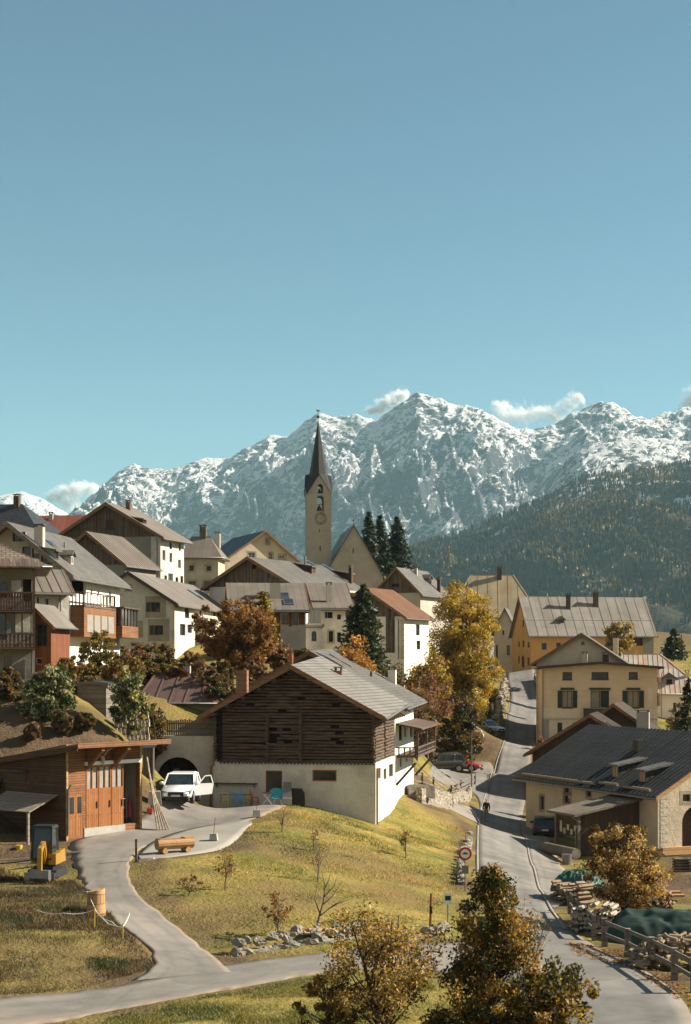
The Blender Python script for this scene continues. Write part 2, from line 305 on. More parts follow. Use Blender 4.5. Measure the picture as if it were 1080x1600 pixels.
def resample(pts, n, smooth=True):
    p = np.array([[q[0], q[1]] for q in pts]);
    if smooth and len(p) > 2:
        e = np.vstack([2 * p[0] - p[1], p, 2 * p[-1] - p[-2]]); o = []
        for i in range(1, len(e) - 2):
            for t in np.linspace(0, 1, 12, endpoint=False):
                a, b, c, d = e[i - 1:i + 3]
                o.append(.5 * (2 * b + (c - a) * t + (2 * a - 5 * b + 4 * c - d) * t * t + (3 * b - a - 3 * c + d) * t ** 3))
        p = np.array(o + [p[-1]])
    s = np.append(0, np.cumsum(np.linalg.norm(np.diff(p, axis=0), axis=1))); u = np.linspace(0, s[-1], n)
    if smooth and len(pts) > 5:
        uu = np.linspace(0, s[-1], 240); q = np.stack([np.interp(uu, s, p[:, 0]), np.interp(uu, s, p[:, 1])], 1); kk = np.hanning(27); kk /= kk.sum(); e = np.vstack([2 * q[0] - q[13:0:-1], q, 2 * q[-1] - q[-2:-15:-1]]); p = np.stack([np.convolve(e[:, i], kk, 'valid') for i in range(2)], 1); s = np.append(0, np.cumsum(np.linalg.norm(np.diff(p, axis=0), axis=1))); u = np.linspace(0, s[-1], n)
    return np.stack([np.interp(u, s, p[:, 0]), np.interp(u, s, p[:, 1])], 1)
STRIPS = []
def VN0(seed, n):   # ragged edges
    r = np.random.default_rng(seed); k = np.array([.25, .5, .25]); o = []
    for _ in range(2):
        q = r.normal(0, .09, (n + 2, 2)); o.append(np.stack([np.convolve(q[:, i], k, 'valid') for i in range(2)], 1)); o[-1][[0, -1]] = 0
    return o
def strip(name, left, right, mat, dz, n=90, m=8, smooth=True, mask=True, kind='structure'):
    a = resample([q if len(q) == 3 else hit(*q) for q in left], n, smooth); b = resample([q if len(q) == 3 else hit(*q) for q in right], n, smooth)
    ja = VN0(len(STRIPS) + 3, n); jk = 0 if name in ('road', 'parking_lot', 'patio') else 1; a = a + ja[0] * jk; b = b + ja[1] * jk
    t = np.linspace(0, 1, m + 1)[None, :, None]; g = a[:, None] * (1 - t) + b[:, None] * t
    z = G(g[..., 0], g[..., 1]); z += dz
    V = np.concatenate([g, z[..., None]], 2); sk_ = np.array([0, 0, .3]); V = np.concatenate([V[:, :1] - sk_, V, V[:, -1:] - sk_], 1).reshape(-1, 3); m += 2
    i = np.arange(n - 1)[:, None] * (m + 1) + np.arange(m)[None]; i = i.ravel()
    Fc = np.stack([i, i + 1, i + m + 2, i + m + 1], 1)
    tt_ = np.concatenate([[0], t.ravel(), [1]]); ea = np.broadcast_to(tt_, (n, m + 1)).ravel()
    if mask: STRIPS.append((name, np.vstack([a, b[::-1]])))
    o = npmesh(name, V, Fc, mat, smooth=False, attrs={'across': ea})
    if kind: o['kind'] = kind
    return o, a, b
def inside(poly, x, y):
    c = np.zeros(x.shape, bool); xj, yj = poly[-1]
    bx = (x > poly[:, 0].min()) & (x < poly[:, 0].max()) & (y > poly[:, 1].min()) & (y < poly[:, 1].max())
    if not bx.any(): return c
    xs, ys = x[bx], y[bx]; cc = np.zeros(xs.shape, bool)
    for xi, yi in poly:
        if yi != yj: cc ^= ((yi > ys) != (yj > ys)) & (xs < (xj - xi) * (ys - yi) / (yj - yi) + xi)
        xj, yj = xi, yi
    c[bx] = cc; return c
def asphalt(name, c, dirt=(.16, .12, .08), amt=.35):
    n = NT(name); g = n.mr(n.noise(.5, 6, rough=.65), .3, .7, .66, 1.18); col = n.mix(1, c, g, 'MULTIPLY')
    sp = n.mr(n.noise(30, 3), .3, .7, .82, 1.15); col = n.mix(1, col, sp, 'MULTIPLY')
    cr = n.vor(.22, n.mix(.35, n.co(), n.noise(.8, 4)), 'DISTANCE_TO_EDGE'); col = n.mix(n.mr(cr, .0, .008, .2, 0), col, (.05, .05, .05))
    d = n.mr(n.noise(.25, 6, rough=.7), .55, .7, 0, amt); col = n.mix(d, col, dirt)
    pt = n.mr(n.noise(.12, 2, n.map(n.co(), loc=(7, 2, 0))), .55, .56, 0, .22); col = n.mix(pt, col, (.055, .053, .052))
    ac = n.attr('across', 2); e_ = n.math('ABSOLUTE', n.math('SUBTRACT', n.math('MULTIPLY', ac, 2), 1)); nz = n.noise(.9, 6, rough=.7)
    ed_ = n.mr(n.math('ADD', e_, n.math('MULTIPLY', nz, .7)), 1.12, 1.42, 0, .85); col = n.mix(ed_, col, dirt)
    tr = n.math('ABSOLUTE', n.math('SUBTRACT', e_, .42)); tr = n.mr(tr, .02, .2, .26, 0); col = n.mix(n.math('MULTIPLY', tr, n.mr(nz, .3, .7, .4, 1.2)), col, (.075, .07, .064))
    gr_ = n.mr(n.vor(9, None, 'F1', 0), 0, .12, .5, 0); col = n.mix(n.math('MULTIPLY', gr_, ed_), col, (.3, .27, .22))
    return n.fin(col, .85, 0, n.bump(n.noise(40, 3), .3, .02), .25)
M['asph'] = asphalt('asphalt', (.185, .172, .155)); M['asph2'] = asphalt('worn_lane_asphalt', (.21, .19, .165), (.21, .15, .10), .6)
M['pave'] = bricks('stone_paving', (.44, .42, .38), (.55, .53, .48), (.28, .26, .22), 1.2, .5, .02, .5, grain=.4, gs=(1, 2, 1), weather=(.3, .25, .19), wamt=.5)
M['kerb'] = plaster('pale_kerb', (.27, .25, .215), .3, .3)
ml = [(905,1640),(850,1560),(800,1490),(768,1430),(747,1366),(746,1320),(747,1286),(752,1262),(760,1237),(767,1213),(775,1190),(787,1162),(791,1130),(796,1095),(798,1078),(792,1064)]
mr_ = [(1085,1640),(1081,1562),(976,1497),(912,1470),(884,1453),(861,1421),(839,1377),(826,1333),(815,1281),(819,1262),(823,1237),(826,1213),(829,1190),(835,1162),(839,1130),(843,1095),(845,1082),(838,1064)]
road, ra, rb = strip('road', ml, mr_, M['asph'], .002, 160)
top = Vector((30.5, 275, 0))
strip('road', [tuple(ra[-1]) + (0,), (26.5, 268, 0), (21, 285, 0), (12, 292, 0)], [tuple(rb[-1]) + (0,), (30.5, 272, 0), (26, 291, 0), (13, 299, 0)], M['asph'], .024, 40)
def kerbline(pts, wd_=.12, h=.02, name='kerb', n=60):
    c = resample([hit(*q) for q in pts], n); d = np.gradient(c, axis=0); nn = np.stack([-d[:, 1], d[:, 0]], 1); nn /= np.linalg.norm(nn, axis=1)[:, None]
    V = []; 
    for s, up in ((-.5, -.1), (-.5, h), (.5, h), (.5, -.1)):
        q = c + nn * wd_ * s; V.append(np.column_stack([q, G(c[:, 0], c[:, 1]) + .02 + up]))
    V = np.stack(V, 1).reshape(-1, 3); i = np.arange(n - 1) * 4
    Fc = np.concatenate([np.stack([i + k, i + 4 + k, i + 5 + k, i + 1 + k], 1) for k in range(3)])
    o = npmesh(name, V, Fc, M['kerb']); o['kind'] = 'structure'; return o
kerbline([(747,1286),(752,1262),(760,1237),(767,1213),(775,1190),(787,1162),(791,1130),(796,1097)])
kerbline([(815,1281),(826,1333),(839,1377),(861,1421),(884,1453)], .14)
kerbline([(746,1366),(746,1320),(747,1290)], .15)
strip('lower_road', [(-60,1567),(0,1558),(150,1545),(280,1521),(400,1500),(500,1489),(620,1478),(760,1470),(850,1462)], [(-60,1608),(60,1600),(170,1580),(330,1550),(430,1532),(520,1517),(640,1516),(780,1530),(900,1560)], M['asph2'], .006, 120)
strip('driveway', [(205,1533),(243,1510),(232,1480),(200,1455),(165,1425),(137,1390),(119,1360),(112,1332),(107,1316),(150,1303),(216,1279),(238,1258),(243,1241)], [(362,1519),(335,1494),(285,1455),(238,1418),(208,1385),(200,1360),(208,1338),(232,1318),(300,1304),(360,1290),(400,1277),(440,1262),(452,1249)], M['asph2'], .012, 130, 12)
strip('patio', [(216,1338),(235,1318),(270,1303),(330,1290),(394,1284)], [(222,1343),(262,1340),(330,1330),(365,1316),(394,1287)], M['pave'], .03, 40)
strip('parking_lot', [(672,1224),(692,1228),(725,1235),(748,1250),(747,1283)], [(672,1200),(700,1196),(740,1192),(770,1197),(768,1213)], M['asph'], .016, 40)
strip('path', [(655,1254),(690,1262),(715,1270),(747,1287)], [(668,1248),(700,1254),(730,1258),(752,1263)], M['asph2'], .012, 30)
strip('forecourt', [(815,1281),(826,1333),(839,1377),(861,1421)], [(838,1284),(868,1330),(893,1372),(905,1405)], M['asph2'], .012, 40)
# the ground sheet
fx = np.concatenate([-np.geomspace(60, 5000, 26)[::-1], np.arange(-59.2, 60, .8), np.geomspace(60, 5000, 26)])
fy = np.concatenate([-np.geomspace(10, 380, 8)[::-1], np.arange(0, 40, 4), np.arange(40, 135, .7), np.arange(135, 300, 1.6), np.geomspace(300, 9000, 40)])
gx, gy = np.meshgrid(fx, fy); gz = G(gx, gy)
road_m = np.zeros(gx.shape, bool); paved = np.zeros(gx.shape, bool)
for nm, poly in STRIPS: road_m |= inside(poly, gx, gy)
rm = road_m.copy(); rm[1:] |= road_m[:-1]; rm[:-1] |= road_m[1:]; rm[:, 1:] |= road_m[:, :-1]; rm[:, :-1] |= road_m[:, 1:]
class VN:   # tiling lattice noise
    def __init__(s, seed, n=256): s.t = np.random.default_rng(seed).random((n, n)) * 2 - 1; s.n = n
    def __call__(s, x, y):
        xi = np.floor(x).astype(int); yi = np.floor(y).astype(int); fx, fy = x - xi, y - yi
        fx = fx * fx * fx * (fx * (fx * 6 - 15) + 10); fy = fy * fy * fy * (fy * (fy * 6 - 15) + 10); n = s.n
        a = s.t[xi % n, yi % n]; b = s.t[(xi + 1) % n, yi % n]; c = s.t[xi % n, (yi + 1) % n]; d = s.t[(xi + 1) % n, (yi + 1) % n]
        return (a * (1 - fx) + b * fx) * (1 - fy) + (c * (1 - fx) + d * fx) * fy
def fbm(x, y, seed, o=5, gain=.5, ridged=False):
    r = 0; a = 1; t = 0
    for k in range(o):
        v = VN(seed + k)(x * 2 ** k + k * 17.3, y * 2 ** k + k * 9.1); v = (1 - np.abs(v) * 2) if ridged else v
        r = r + v * a; t += a; a *= gain
    return r / t
gz = gz + np.where(rm, 0, .16 * fbm(gx / 2.5, gy / 2.5, 5, 3) + .0) - np.where(road_m, .045, np.where(rm, .0, 0))
dirt = np.zeros(gx.shape); dry = np.zeros(gx.shape)
def blob(arr, px, py, r, amt=1, y0=26):
    h = hit(px, py, y0); d = np.hypot(gx - h.x, gy - h.y) / r; arr[:] = np.maximum(arr, np.clip(1.6 - 1.6 * d + .9 * fbm(gx / 3, gy / 3, 40, 4), 0, 1) * amt)
for a in ((60,1150,7),(0,1140,6),(110,1145,5),(30,1330,4.5),(100,1345,3),(10,1290,3),(700,1256,4.5),(900,1380,6),(1050,1385,7),(1000,1400,7),(960,1440,4),(740,1170,5),(730,1150,6),(235,1518,2),(352,1500,1.6),(735,1350,2.5),(1020,1530,3),(960,1490,2.2),(1075,1350,8),(690,1180,6),(200,1150,4),(380,1498,1.5)): blob(dirt, *a)
for a in ((195,1495,2.5),(230,1060,9),(300,1060,9),(400,1045,9),(470,1035,9),(560,1045,8),(150,1075,7),(700,1150,7),(760,1120,8),(1060,1110,12),(900,1090,12),(230,1480,2),(150,1480,3),(20,1500,6),(90,1500,4),(330,1430,3),(450,1400,4),(560,1350,5),(420,1320,4),(620,1400,4),(680,1270,4),(480,1290,3),(1060,985,60)): blob(dry, *a)
ring = road_m.copy()
for _ in range(2):
    q = ring.copy(); q[1:] |= ring[:-1]; q[:-1] |= ring[1:]; q[:, 1:] |= ring[:, :-1]; q[:, :-1] |= ring[:, 1:]; ring = q
dirt = np.maximum(dirt, np.where(ring, np.clip(.5 + 1.2 * fbm(gx / 2, gy / 2, 77, 4), 0, .9), 0))
dh = np.hypot(gx - 85, gy - 400) / 110; dry = np.maximum(dry, np.clip(1.5 - dh, 0, 1)); dirt = np.maximum(dirt, np.clip(1.3 - dh, 0, .55))
left = np.clip((-gx - 4) / 3, 0, 1) * np.clip((76 - gy) / 4, 0, 1) * (gy > 40); dry = np.maximum(dry, left * (.62 + .3 * fbm(gx / 4, gy / 4, 60, 3)))
gz = gz + np.where(rm, 0, dirt * .22 * fbm(gx / 1.1, gy / 1.1, 63, 3)); V = np.stack([gx, gy, gz], 2).reshape(-1, 3); ny, nx = gx.shape
i = (np.arange(ny - 1)[:, None] * nx + np.arange(nx - 1)[None]).ravel(); Fc = np.stack([i, i + 1, i + nx + 1, i + nx], 1)
n = NT('meadow_ground'); g1n = n.noise(.28, 6, rough=.65); g2 = n.noise(3.5, 5, n.map(n.co(), (1, .8, 1)), .7)
base = n.mix(n.mr(g1n, .35, .65), (.115, .12, .026), (.30, .215, .06)); base = n.mix(1, base, n.mr(g2, .25, .75, .55, 1.35), 'MULTIPLY')
base = n.mix(n.math('MULTIPLY', n.attr('dry', 2), n.mr(g2, .3, .7, .55, 1)), base, (.155, .108, .047))
dc = n.mix(n.noise(1.4, 6), (.032, .020, .012), (.155, .105, .063)); base = n.mix(n.attr('dirt', 2), base, dc)
gm = n.fin(base, .95, 0, n.bump(n.noise(6, 6), .9, .15), .1)
gr = npmesh('ground', V, Fc, gm, smooth=True, attrs={'dirt': dirt.ravel(), 'dry': dry.ravel()}); gr['kind'] = 'structure'
# ---------------------------------------------------------------- grass blades
def scatter(polys, n, seed):
    r = np.random.default_rng(seed); X = []; Y = []
    for poly, cnt in polys:
        p = np.array([[h[0], h[1]] for h in (hit(*q) if len(q) == 2 else q for q in poly)])
        x = r.uniform(p[:, 0].min(), p[:, 0].max(), cnt * 2); y = r.uniform(p[:, 1].min(), p[:, 1].max(), cnt * 2)
        k = inside(p, x, y); X.append(x[k]); Y.append(y[k])
    x = np.concatenate(X); y = np.concatenate(Y); k = np.ones(len(x), bool)
    for nm, poly in STRIPS: k &= ~inside(poly, x, y)
    return x[k], y[k]
def blades(name, polys, h, wdt, pal, seed, label, cl=.5):
    x, y = scatter(polys, 0, seed); r = np.random.default_rng(seed + 1); N = len(x)
    k = r.random(N) < np.clip(.55 + cl * 1.6 * fbm(x / 1.3, y / 1.3, seed, 4), .06, 1); x, y = x[k], y[k]; N = len(x)
    z = G(x, y) - .03; t = r.uniform(0, 2 * np.pi, N); hh = h * r.uniform(.4, 1.3, N) * (1 + .7 * fbm(x / .8, y / .8, seed + 3, 3)); ww = wdt * r.uniform(.6, 1.4, N)
    lx, ly = r.normal(0, .5, N) * hh, r.normal(0, .5, N) * hh
    a = np.stack([x - np.cos(t) * ww, y - np.sin(t) * ww, z], 1); b = np.stack([x + np.cos(t) * ww, y + np.sin(t) * ww, z], 1); c = np.stack([x + lx, y + ly, z + hh], 1)
    V = np.stack([a, b, c], 1).reshape(-1, 3); pal = np.array(pal); q = np.clip((fbm(x / 2.2, y / 2.2, seed + 5, 4) * 1.3 + .5) * (len(pal) - 1) + r.normal(0, .7, N), 0, len(pal) - 1)
    cc = pal[np.round(q).astype(int)] * r.uniform(.7, 1.3, (N, 1))
    o = npmesh(name, V, np.arange(3 * N).reshape(-1, 3), M['grassb'], col=np.repeat(cc, 3, 0)); o['kind'] = 'stuff'; return o
gp = [(.065, .085, .018), (.12, .125, .028), (.19, .165, .04), (.30, .225, .065), (.37, .26, .09)]
blades('grass', [([(203,1372),(235,1345),(330,1333),(396,1288),(455,1256),(520,1268),(590,1296),(640,1248),(690,1258),(735,1295),(722,1390),(650,1440),(560,1462),(360,1500),(300,1465),(245,1418)], 90000)], .10, .018, gp, 21, None)
blades('grass', [([(100,1640),(170,1588),(330,1556),(430,1538),(520,1522),(660,1522),(760,1640)], 60000)], .11, .014, gp[:3] + [(.13, .13, .035)], 31, None)
blades('dry_grass', [([(-20,1556),(-20,1345),(60,1378),(115,1375),(135,1395),(200,1460),(240,1500),(235,1515),(130,1545)], 90000)], .16, .014, [(.04, .05, .013), (.075, .062, .024), (.12, .08, .036), (.065, .042, .023), (.045, .042, .018)], 41, None)
# ---------------------------------------------------------------- houses
def clip(poly, conv):
    out = poly; area = sum(conv[i][0] * conv[(i + 1) % len(conv)][1] - conv[(i + 1) % len(conv)][0] * conv[i][1] for i in range(len(conv)))
    if area < 0: conv = conv[::-1]
    for i in range(len(conv)):
        (ax, ay), (bx, by) = conv[i], conv[(i + 1) % len(conv)]; inp, out = out, []
        for j in range(len(inp)):
            p, q = inp[j - 1], inp[j]; dp = (bx - ax) * (p[1] - ay) - (by - ay) * (p[0] - ax); dq = (bx - ax) * (q[1] - ay) - (by - ay) * (q[0] - ax)
            if (dp >= 0) != (dq >= 0): t = dp / (dp - dq); out.append((p[0] + (q[0] - p[0]) * t, p[1] + (q[1] - p[1]) * t))
            if dq >= 0: out.append(q)
        if not out: return []
    return out
class House:
    def __init__(s, name, label, cat, C, Y, yaw, L, Rr, base, eave, ridge, mode='y', wall='cream', gable=None, roof='r_metal', oe=.5, og=.5, W=None, D=None,
                 sink=2.5, th=.2, rf=.5, rise=0, ribs=0, fascia='beam', group='village houses', gutter=True, hipin=None, ribh=.05):
        y = R(yaw); s.c, s.s = math.cos(y), math.sin(y); s.wall, s.gable, s.roof = wall, gable, roof
        s.mode, s.oe, s.og, s.th, s.rise, s.ribs, s.sink, s.fascia, s.gutter, s.hipin, s.ribh = mode, oe, og, th, rise, ribs, sink, fascia, gutter, hipin, ribh
        cx = (C - CX) / F * Y
        ln = lambda x0, y0, dx, dy, px: ((px - CX) / F * y0 - x0) / (dx - (px - CX) / F * dy)
        if yaw <= 0:
            s.W = W or -ln(cx, Y, s.c, s.s, L); s.O = Vector((cx - s.W * s.c, Y - s.W * s.s, 0)); s.D = D or ln(cx, Y, -s.s, s.c, Rr)
        else:
            s.W = W or ln(cx, Y, s.c, s.s, Rr); s.O = Vector((cx, Y, 0)); s.D = D or ln(cx, Y, -s.s, s.c, L)
        s.O.z = (H0 - base) / F * Y; s.h = (base - eave) / F * Y; 
        s.hr = (base - ridge) / F * Y if ridge is not None else s.h
        if mode == 'x':   # the ridge lies half the depth further back
            yr = Y + s.D * rf * s.c; s.hr = (H0 - ridge) / F * yr - s.O.z
        if mode == 'hip': yr = Y + s.D * .5 * s.c; s.hr = (H0 - ridge) / F * yr - s.O.z
        s.rx = s.W * rf; s.ry = s.D * rf; s.holes = {'F': [], 'R': [], 'L': [], 'B': []}
        s.t = thing(name, label, cat, s.O, y, group); s.M = Matrix.Translation(s.O) @ Matrix.Rotation(y, 4, 'Z'); s.Mi = s.M.inverted()
    def ray(s, px, py):
        o = s.Mi @ Vector((0, 0, 0)); d = s.Mi.to_3x3() @ Vector(((px - CX) / F, 1, (H0 - py) / F)); return o, d
    def uz(s, f, px, py):
        o, d = s.ray(px, py)
        if f == 'F': t = -o.y / d.y; p = o + d * t; return p.x, p.z
        t = ((s.W if f == 'R' else 0) - o.x) / d.x; p = o + d * t; return p.y, p.z
    def pt(s, f, u, z, off=0):
        return Vector((u, -off, z)) if f == 'F' else Vector((s.W + off, u, z)) if f == 'R' else Vector((-off, u, z)) if f == 'L' else Vector((u, s.D + off, z))
    def fbox(s, mb, f, u0, z0, u1, z1, o0, o1):
        return mb.hexa([s.pt(f, u0, z0, o1), s.pt(f, u1, z0, o1), s.pt(f, u1, z0, o0), s.pt(f, u0, z0, o0), s.pt(f, u0, z1, o1), s.pt(f, u1, z1, o1), s.pt(f, u1, z1, o0), s.pt(f, u0, z1, o0)])
    def rect(s, f, x0, y0, x1, y1):
        u0, _ = s.uz(f, x0, (y0 + y1) / 2); u1, _ = s.uz(f, x1, (y0 + y1) / 2); xm = (x0 + x1) / 2
        _, z0 = s.uz(f, xm, y1); _, z1 = s.uz(f, xm, y0); return min(u0, u1), z0, max(u0, u1), z1
    def win(s, f, x0, y0, x1, y1, style='win', frame='frame_d', shut=0, trim=0, arch=False, glass='glass', bars=(1, 1), dep=.16, sill=False, name='window', shmat='shutter', r=None):
        u0, z0, u1, z1 = r or s.rect(f, x0, y0, x1, y1)
        hole = name != 'panel'
        if hole: s.holes[f].append((u0, z0, u1, z1, arch))
        a = min(.08, (u1 - u0) * .1); mb = MB()
        if style in ('win', 'door', 'dark'):
            if style == 'dark':
                mb.quad(s.pt(f, u0, z0, -dep), s.pt(f, u1, z0, -dep), s.pt(f, u1, z1, -dep), s.pt(f, u0, z1, -dep)); o = mb.build(name, M['dark'], s.t)
            elif style == 'door':
                s.fbox(mb, f, u0, z0, u1, z1, -dep - .05, -dep); o = mb.build(name, M[frame], s.t)
            else:
                for q in ((u0, z0, u0 + a, z1), (u1 - a, z0, u1, z1), (u0 + a, z0, u1 - a, z0 + a), (u0 + a, z1 - a, u1 - a, z1)): s.fbox(mb, f, *q, -dep - .04, -dep + .03)
                for k in range(bars[0]):
                    um = u0 + (u1 - u0) * (k + 1) / (bars[0] + 1); s.fbox(mb, f, um - a * .4, z0 + a, um + a * .4, z1 - a, -dep - .02, -dep + .02)
                for k in range(bars[1]):
                    zm = z0 + (z1 - z0) * (k + 1) / (bars[1] + 1); s.fbox(mb, f, u0 + a, zm - a * .3, u1 - a, zm + a * .3, -dep - .02, -dep + .015)
                if sill: s.fbox(mb, f, u0 - .08, z0 - .08, u1 + .08, z0 - .002, -dep + .04, .08)
                o = mb.build(name, M[frame], s.t)
                MB().quad(s.pt(f, u0, z0, -dep - .03), s.pt(f, u1, z0, -dep - .03), s.pt(f, u1, z1, -dep - .03), s.pt(f, u0, z1, -dep - .03)).build('pane', M[glass], o)
        if shut:
            ws = (u1 - u0) * .46
            for q in ((u0 - ws - .03, u0 - .03), (u1 + .03, u1 + .03 + ws))[(0 if shut != 2 else 1):(2 if shut != 1 else 1)]:
                m2 = MB(); s.fbox(m2, f, q[0], z0, q[1], z1, .012, .05)
                for k in range(5): s.fbox(m2, f, q[0] + .05, z0 + (z1 - z0) * (k + .3) / 5, q[1] - .05, z0 + (z1 - z0) * (k + .5) / 5, .05, .062)
                m2.build('shutter', M[shmat], s.t)
        if trim:
            m2 = MB(); t = trim
            for q in ((u0 - t, z0 - t, u0, z1 + t), (u1, z0 - t, u1 + t, z1 + t), (u0, z1, u1, z1 + t), (u0, z0 - t, u1, z0)): s.fbox(m2, f, *q, -.02, .012)
            m2.build('window_surround', M['sgraf'], s.t)
    def panel(s, f, x0, y0, x1, y1, mat, off=.012, name='panel', r=None):
        u0, z0, u1, z1 = r or s.rect(f, x0, y0, x1, y1); m = MB(); s.fbox(m, f, u0, z0, u1, z1, -.02, off); return m.build(name, M[mat], s.t)
    def face(s, mb, f, poly, holes):
        us = sorted({p[0] for p in poly} | {h[0] for h in holes} | {h[2] for h in holes}); zs = sorted({p[1] for p in poly} | {h[1] for h in holes} | {h[3] for h in holes})
        for a, b in zip(us, us[1:]):
            for c, d in zip(zs, zs[1:]):
                if b - a < 1e-5 or d - c < 1e-5: continue
                m = ((a + b) / 2, (c + d) / 2)
                if any(h[0] < m[0] < h[2] and h[1] < m[1] < h[3] for h in holes): continue
                q = clip([(a, c), (b, c), (b, d), (a, d)], poly)
                if len(q) > 2: mb.add([s.pt(f, *p) for p in q], [tuple(range(len(q)))])
        for u0, z0, u1, z1, arch in holes:
            e = -.24; top = [(u0, z1), (u1, z1)]
            if arch:
                r = (u1 - u0) / 2; k = min(r, (z1 - z0) * .5); uc = (u0 + u1) / 2
                top = [(uc - r * math.cos(math.pi * i / 12), z1 - k + k * math.sin(math.pi * i / 12)) for i in range(13)]
                for i in range(6): mb.quad(s.pt(f, u0, z1), s.pt(f, *top[i]), s.pt(f, *top[i + 1]))
                for i in range(6, 12): mb.quad(s.pt(f, u1, z1), s.pt(f, *top[i]), s.pt(f, *top[i + 1]))
            ring = [(u1, z0), (u0, z0)] + top
            for i in range(len(ring)):
                p, q = ring[i], ring[(i + 1) % len(ring)]
                if abs(p[0] - q[0]) + abs(p[1] - q[1]) > 1e-4: mb.quad(s.pt(f, *p), s.pt(f, *q), s.pt(f, *q, e), s.pt(f, *p, e))
    def roofhit(s, side, px, py):
        o, d = s.ray(px, py)
        if s.mode == 'y':
            m = (s.hr - s.h) / s.rx if side == 'L' else (s.hr - s.h) / (s.W - s.rx); sg = 1 if side == 'R' else -1
            t = (s.hr + s.th + m * sg * s.rx - o.z - m * sg * o.x) / (d.z + m * sg * d.x)
        else:
            m = (s.hr - s.h) / s.ry; t = (s.h + s.th + m * o.y - o.z) / (d.z - m * d.y)
        return o + d * t
    def chimney(s, side, px, py, pyt, wpx, mat='conc', p=None, cap=True, metal=False):
        p = p or s.roofhit(side, px, py); Yw = (s.M @ p).y; h = (py - pyt) / F * Yw; w_ = wpx / F * Yw; m = MB()
        if metal: m.tube([p - Vector((0, 0, .3)), p + Vector((0, 0, h))], w_ / 2, 8)
        else:
            m.box(p + Vector((0, 0, (h - .6) / 2)), (w_, w_ * .8, h + .6)); 
        o = m.build('chimney', M[mat], s.t)
        if cap and not metal:
            m = MB(); m.box(p + Vector((0, 0, h + .22)), (w_ * 1.25, w_ * 1.05, .07))
            for a in (-1, 1):
                for b in (-1, 1): m.box(p + Vector((a * w_ * .4, b * w_ * .3, h + .09)), (.09, .09, .2))
            m.build('chimney_cap', M['r_slate'], o)
    def skylight(s, side, px, py, w_, l):
        p = s.roofhit(side, px, py); m = MB()
        if s.mode == 'y':
            sg = 1 if side == 'R' else -1; k = (s.hr - s.h) / (s.W - s.rx); d = Vector((sg, 0, -k)).normalized(); u = Vector((0, 1, 0))
        else: k = (s.hr - s.h) / s.ry; d = Vector((0, -1, -k)).normalized(); u = Vector((1, 0, 0))
        nn = u.cross(d); nn = nn if nn.z > 0 else -nn; q = [p + u * a * w_ / 2 + d * b * l / 2 for a, b in ((-1, -1), (1, -1), (1, 1), (-1, 1))]
        m.hexa([x - nn * .02 for x in q] + [x + nn * .1 for x in q]); o = m.build('skylight', M['metal'], s.t)
        q = [p + u * a * w_ * .42 + d * b * l * .42 + nn * .105 for a, b in ((-1, -1), (1, -1), (1, 1), (-1, 1))]; MB().quad(*q).build('pane', M['glass'], o)
    def dormer(s, side, px, py, wpx, hpx, mat='darkwood', roof=None, frame='frame_d', gab=False, glass='glass'):
        p = s.roofhit(side, px, py); Yw = (s.M @ p).y; w_ = wpx / F * Yw; h = hpx / F * Yw; m = MB()
        if s.mode == 'y': sg = 1 if side == 'R' else -1; k = (s.hr - s.h) / (s.W - s.rx); d = Vector((sg, 0, 0)); u = Vector((0, 1, 0))
        else: k = (s.hr - s.h) / s.ry; d = Vector((0, -1, 0)); u = Vector((1, 0, 0))
        lo = .0 if gab else .18; L_ = h / max(k - lo, .12); z = Vector((0, 0, 1))
        A = p + u * w_ / 2 - z * .3; B = p - u * w_ / 2 - z * .3
        m.hexa([A, B, B - d * L_ + z * (L_ * k), A - d * L_ + z * (L_ * k), A + z * (h + .3), B + z * (h + .3), B - d * L_ + z * (h + .31 + lo * L_), A - d * L_ + z * (h + .31 + lo * L_)])
        o = m.build('dormer', M[mat], s.t); m = MB(); e = .25; T = Vector((0, 0, .14))
        if gab:
            a = p + u * (w_ / 2 + e) + z * (h - .1) + d * e; b = p - u * (w_ / 2 + e) + z * (h - .1) + d * e; c = p + z * (h + w_ * .5) + d * e; bk = -d * (L_ + w_ * .5 / k + e)
            for q in (a, b): m.hexa([q, c, c + bk, q + bk, q + T, c + T, c + bk + T, q + bk + T])
            m.quad(p + u * w_ / 2 + z * h + d * .02, p - u * w_ / 2 + z * h + d * .02, p + z * (h + w_ * .45) + d * .02)
        else:
            q = [p + u * (w_ / 2 + e) + z * (h - .05) + d * e, p - u * (w_ / 2 + e) + z * (h - .05) + d * e]; q += [x - d * (L_ + e + .3) + z * lo * (L_ + e + .3) for x in q[::-1]]
            m.hexa(q + [x + T for x in q])
        m.build('dormer_roof', M[roof or s.roof], o)
        m = MB(); f0 = d * .015; ww, hh = w_ * .36, h * .12
        for q in ((-ww - .07, hh - .07, -ww, h * .9), (ww, hh - .07, ww + .07, h * .9), (-ww, hh - .07, ww, hh), (-ww, h * .84, ww, h * .9), (-.03, hh, .03, h * .84)):
            pts = [p + u * a + z * b + d * c for c in (.0, .06) for a, b in ((q[0], q[1]), (q[2], q[1]), (q[2], q[3]), (q[0], q[3]))]; m.hexa(pts)
        o2 = m.build('window', M[frame], o); MB().quad(*[p + u * a + z * b + d * .012 for a, b in ((-ww, hh), (ww, hh), (ww, h * .84), (-ww, h * .84))]).build('pane', M[glass], o2)
    def slab(s, mb, q, th):   # q: 4 corners of the underside
        mb.hexa(list(q) + [Vector(p) + Vector((0, 0, th)) for p in q])
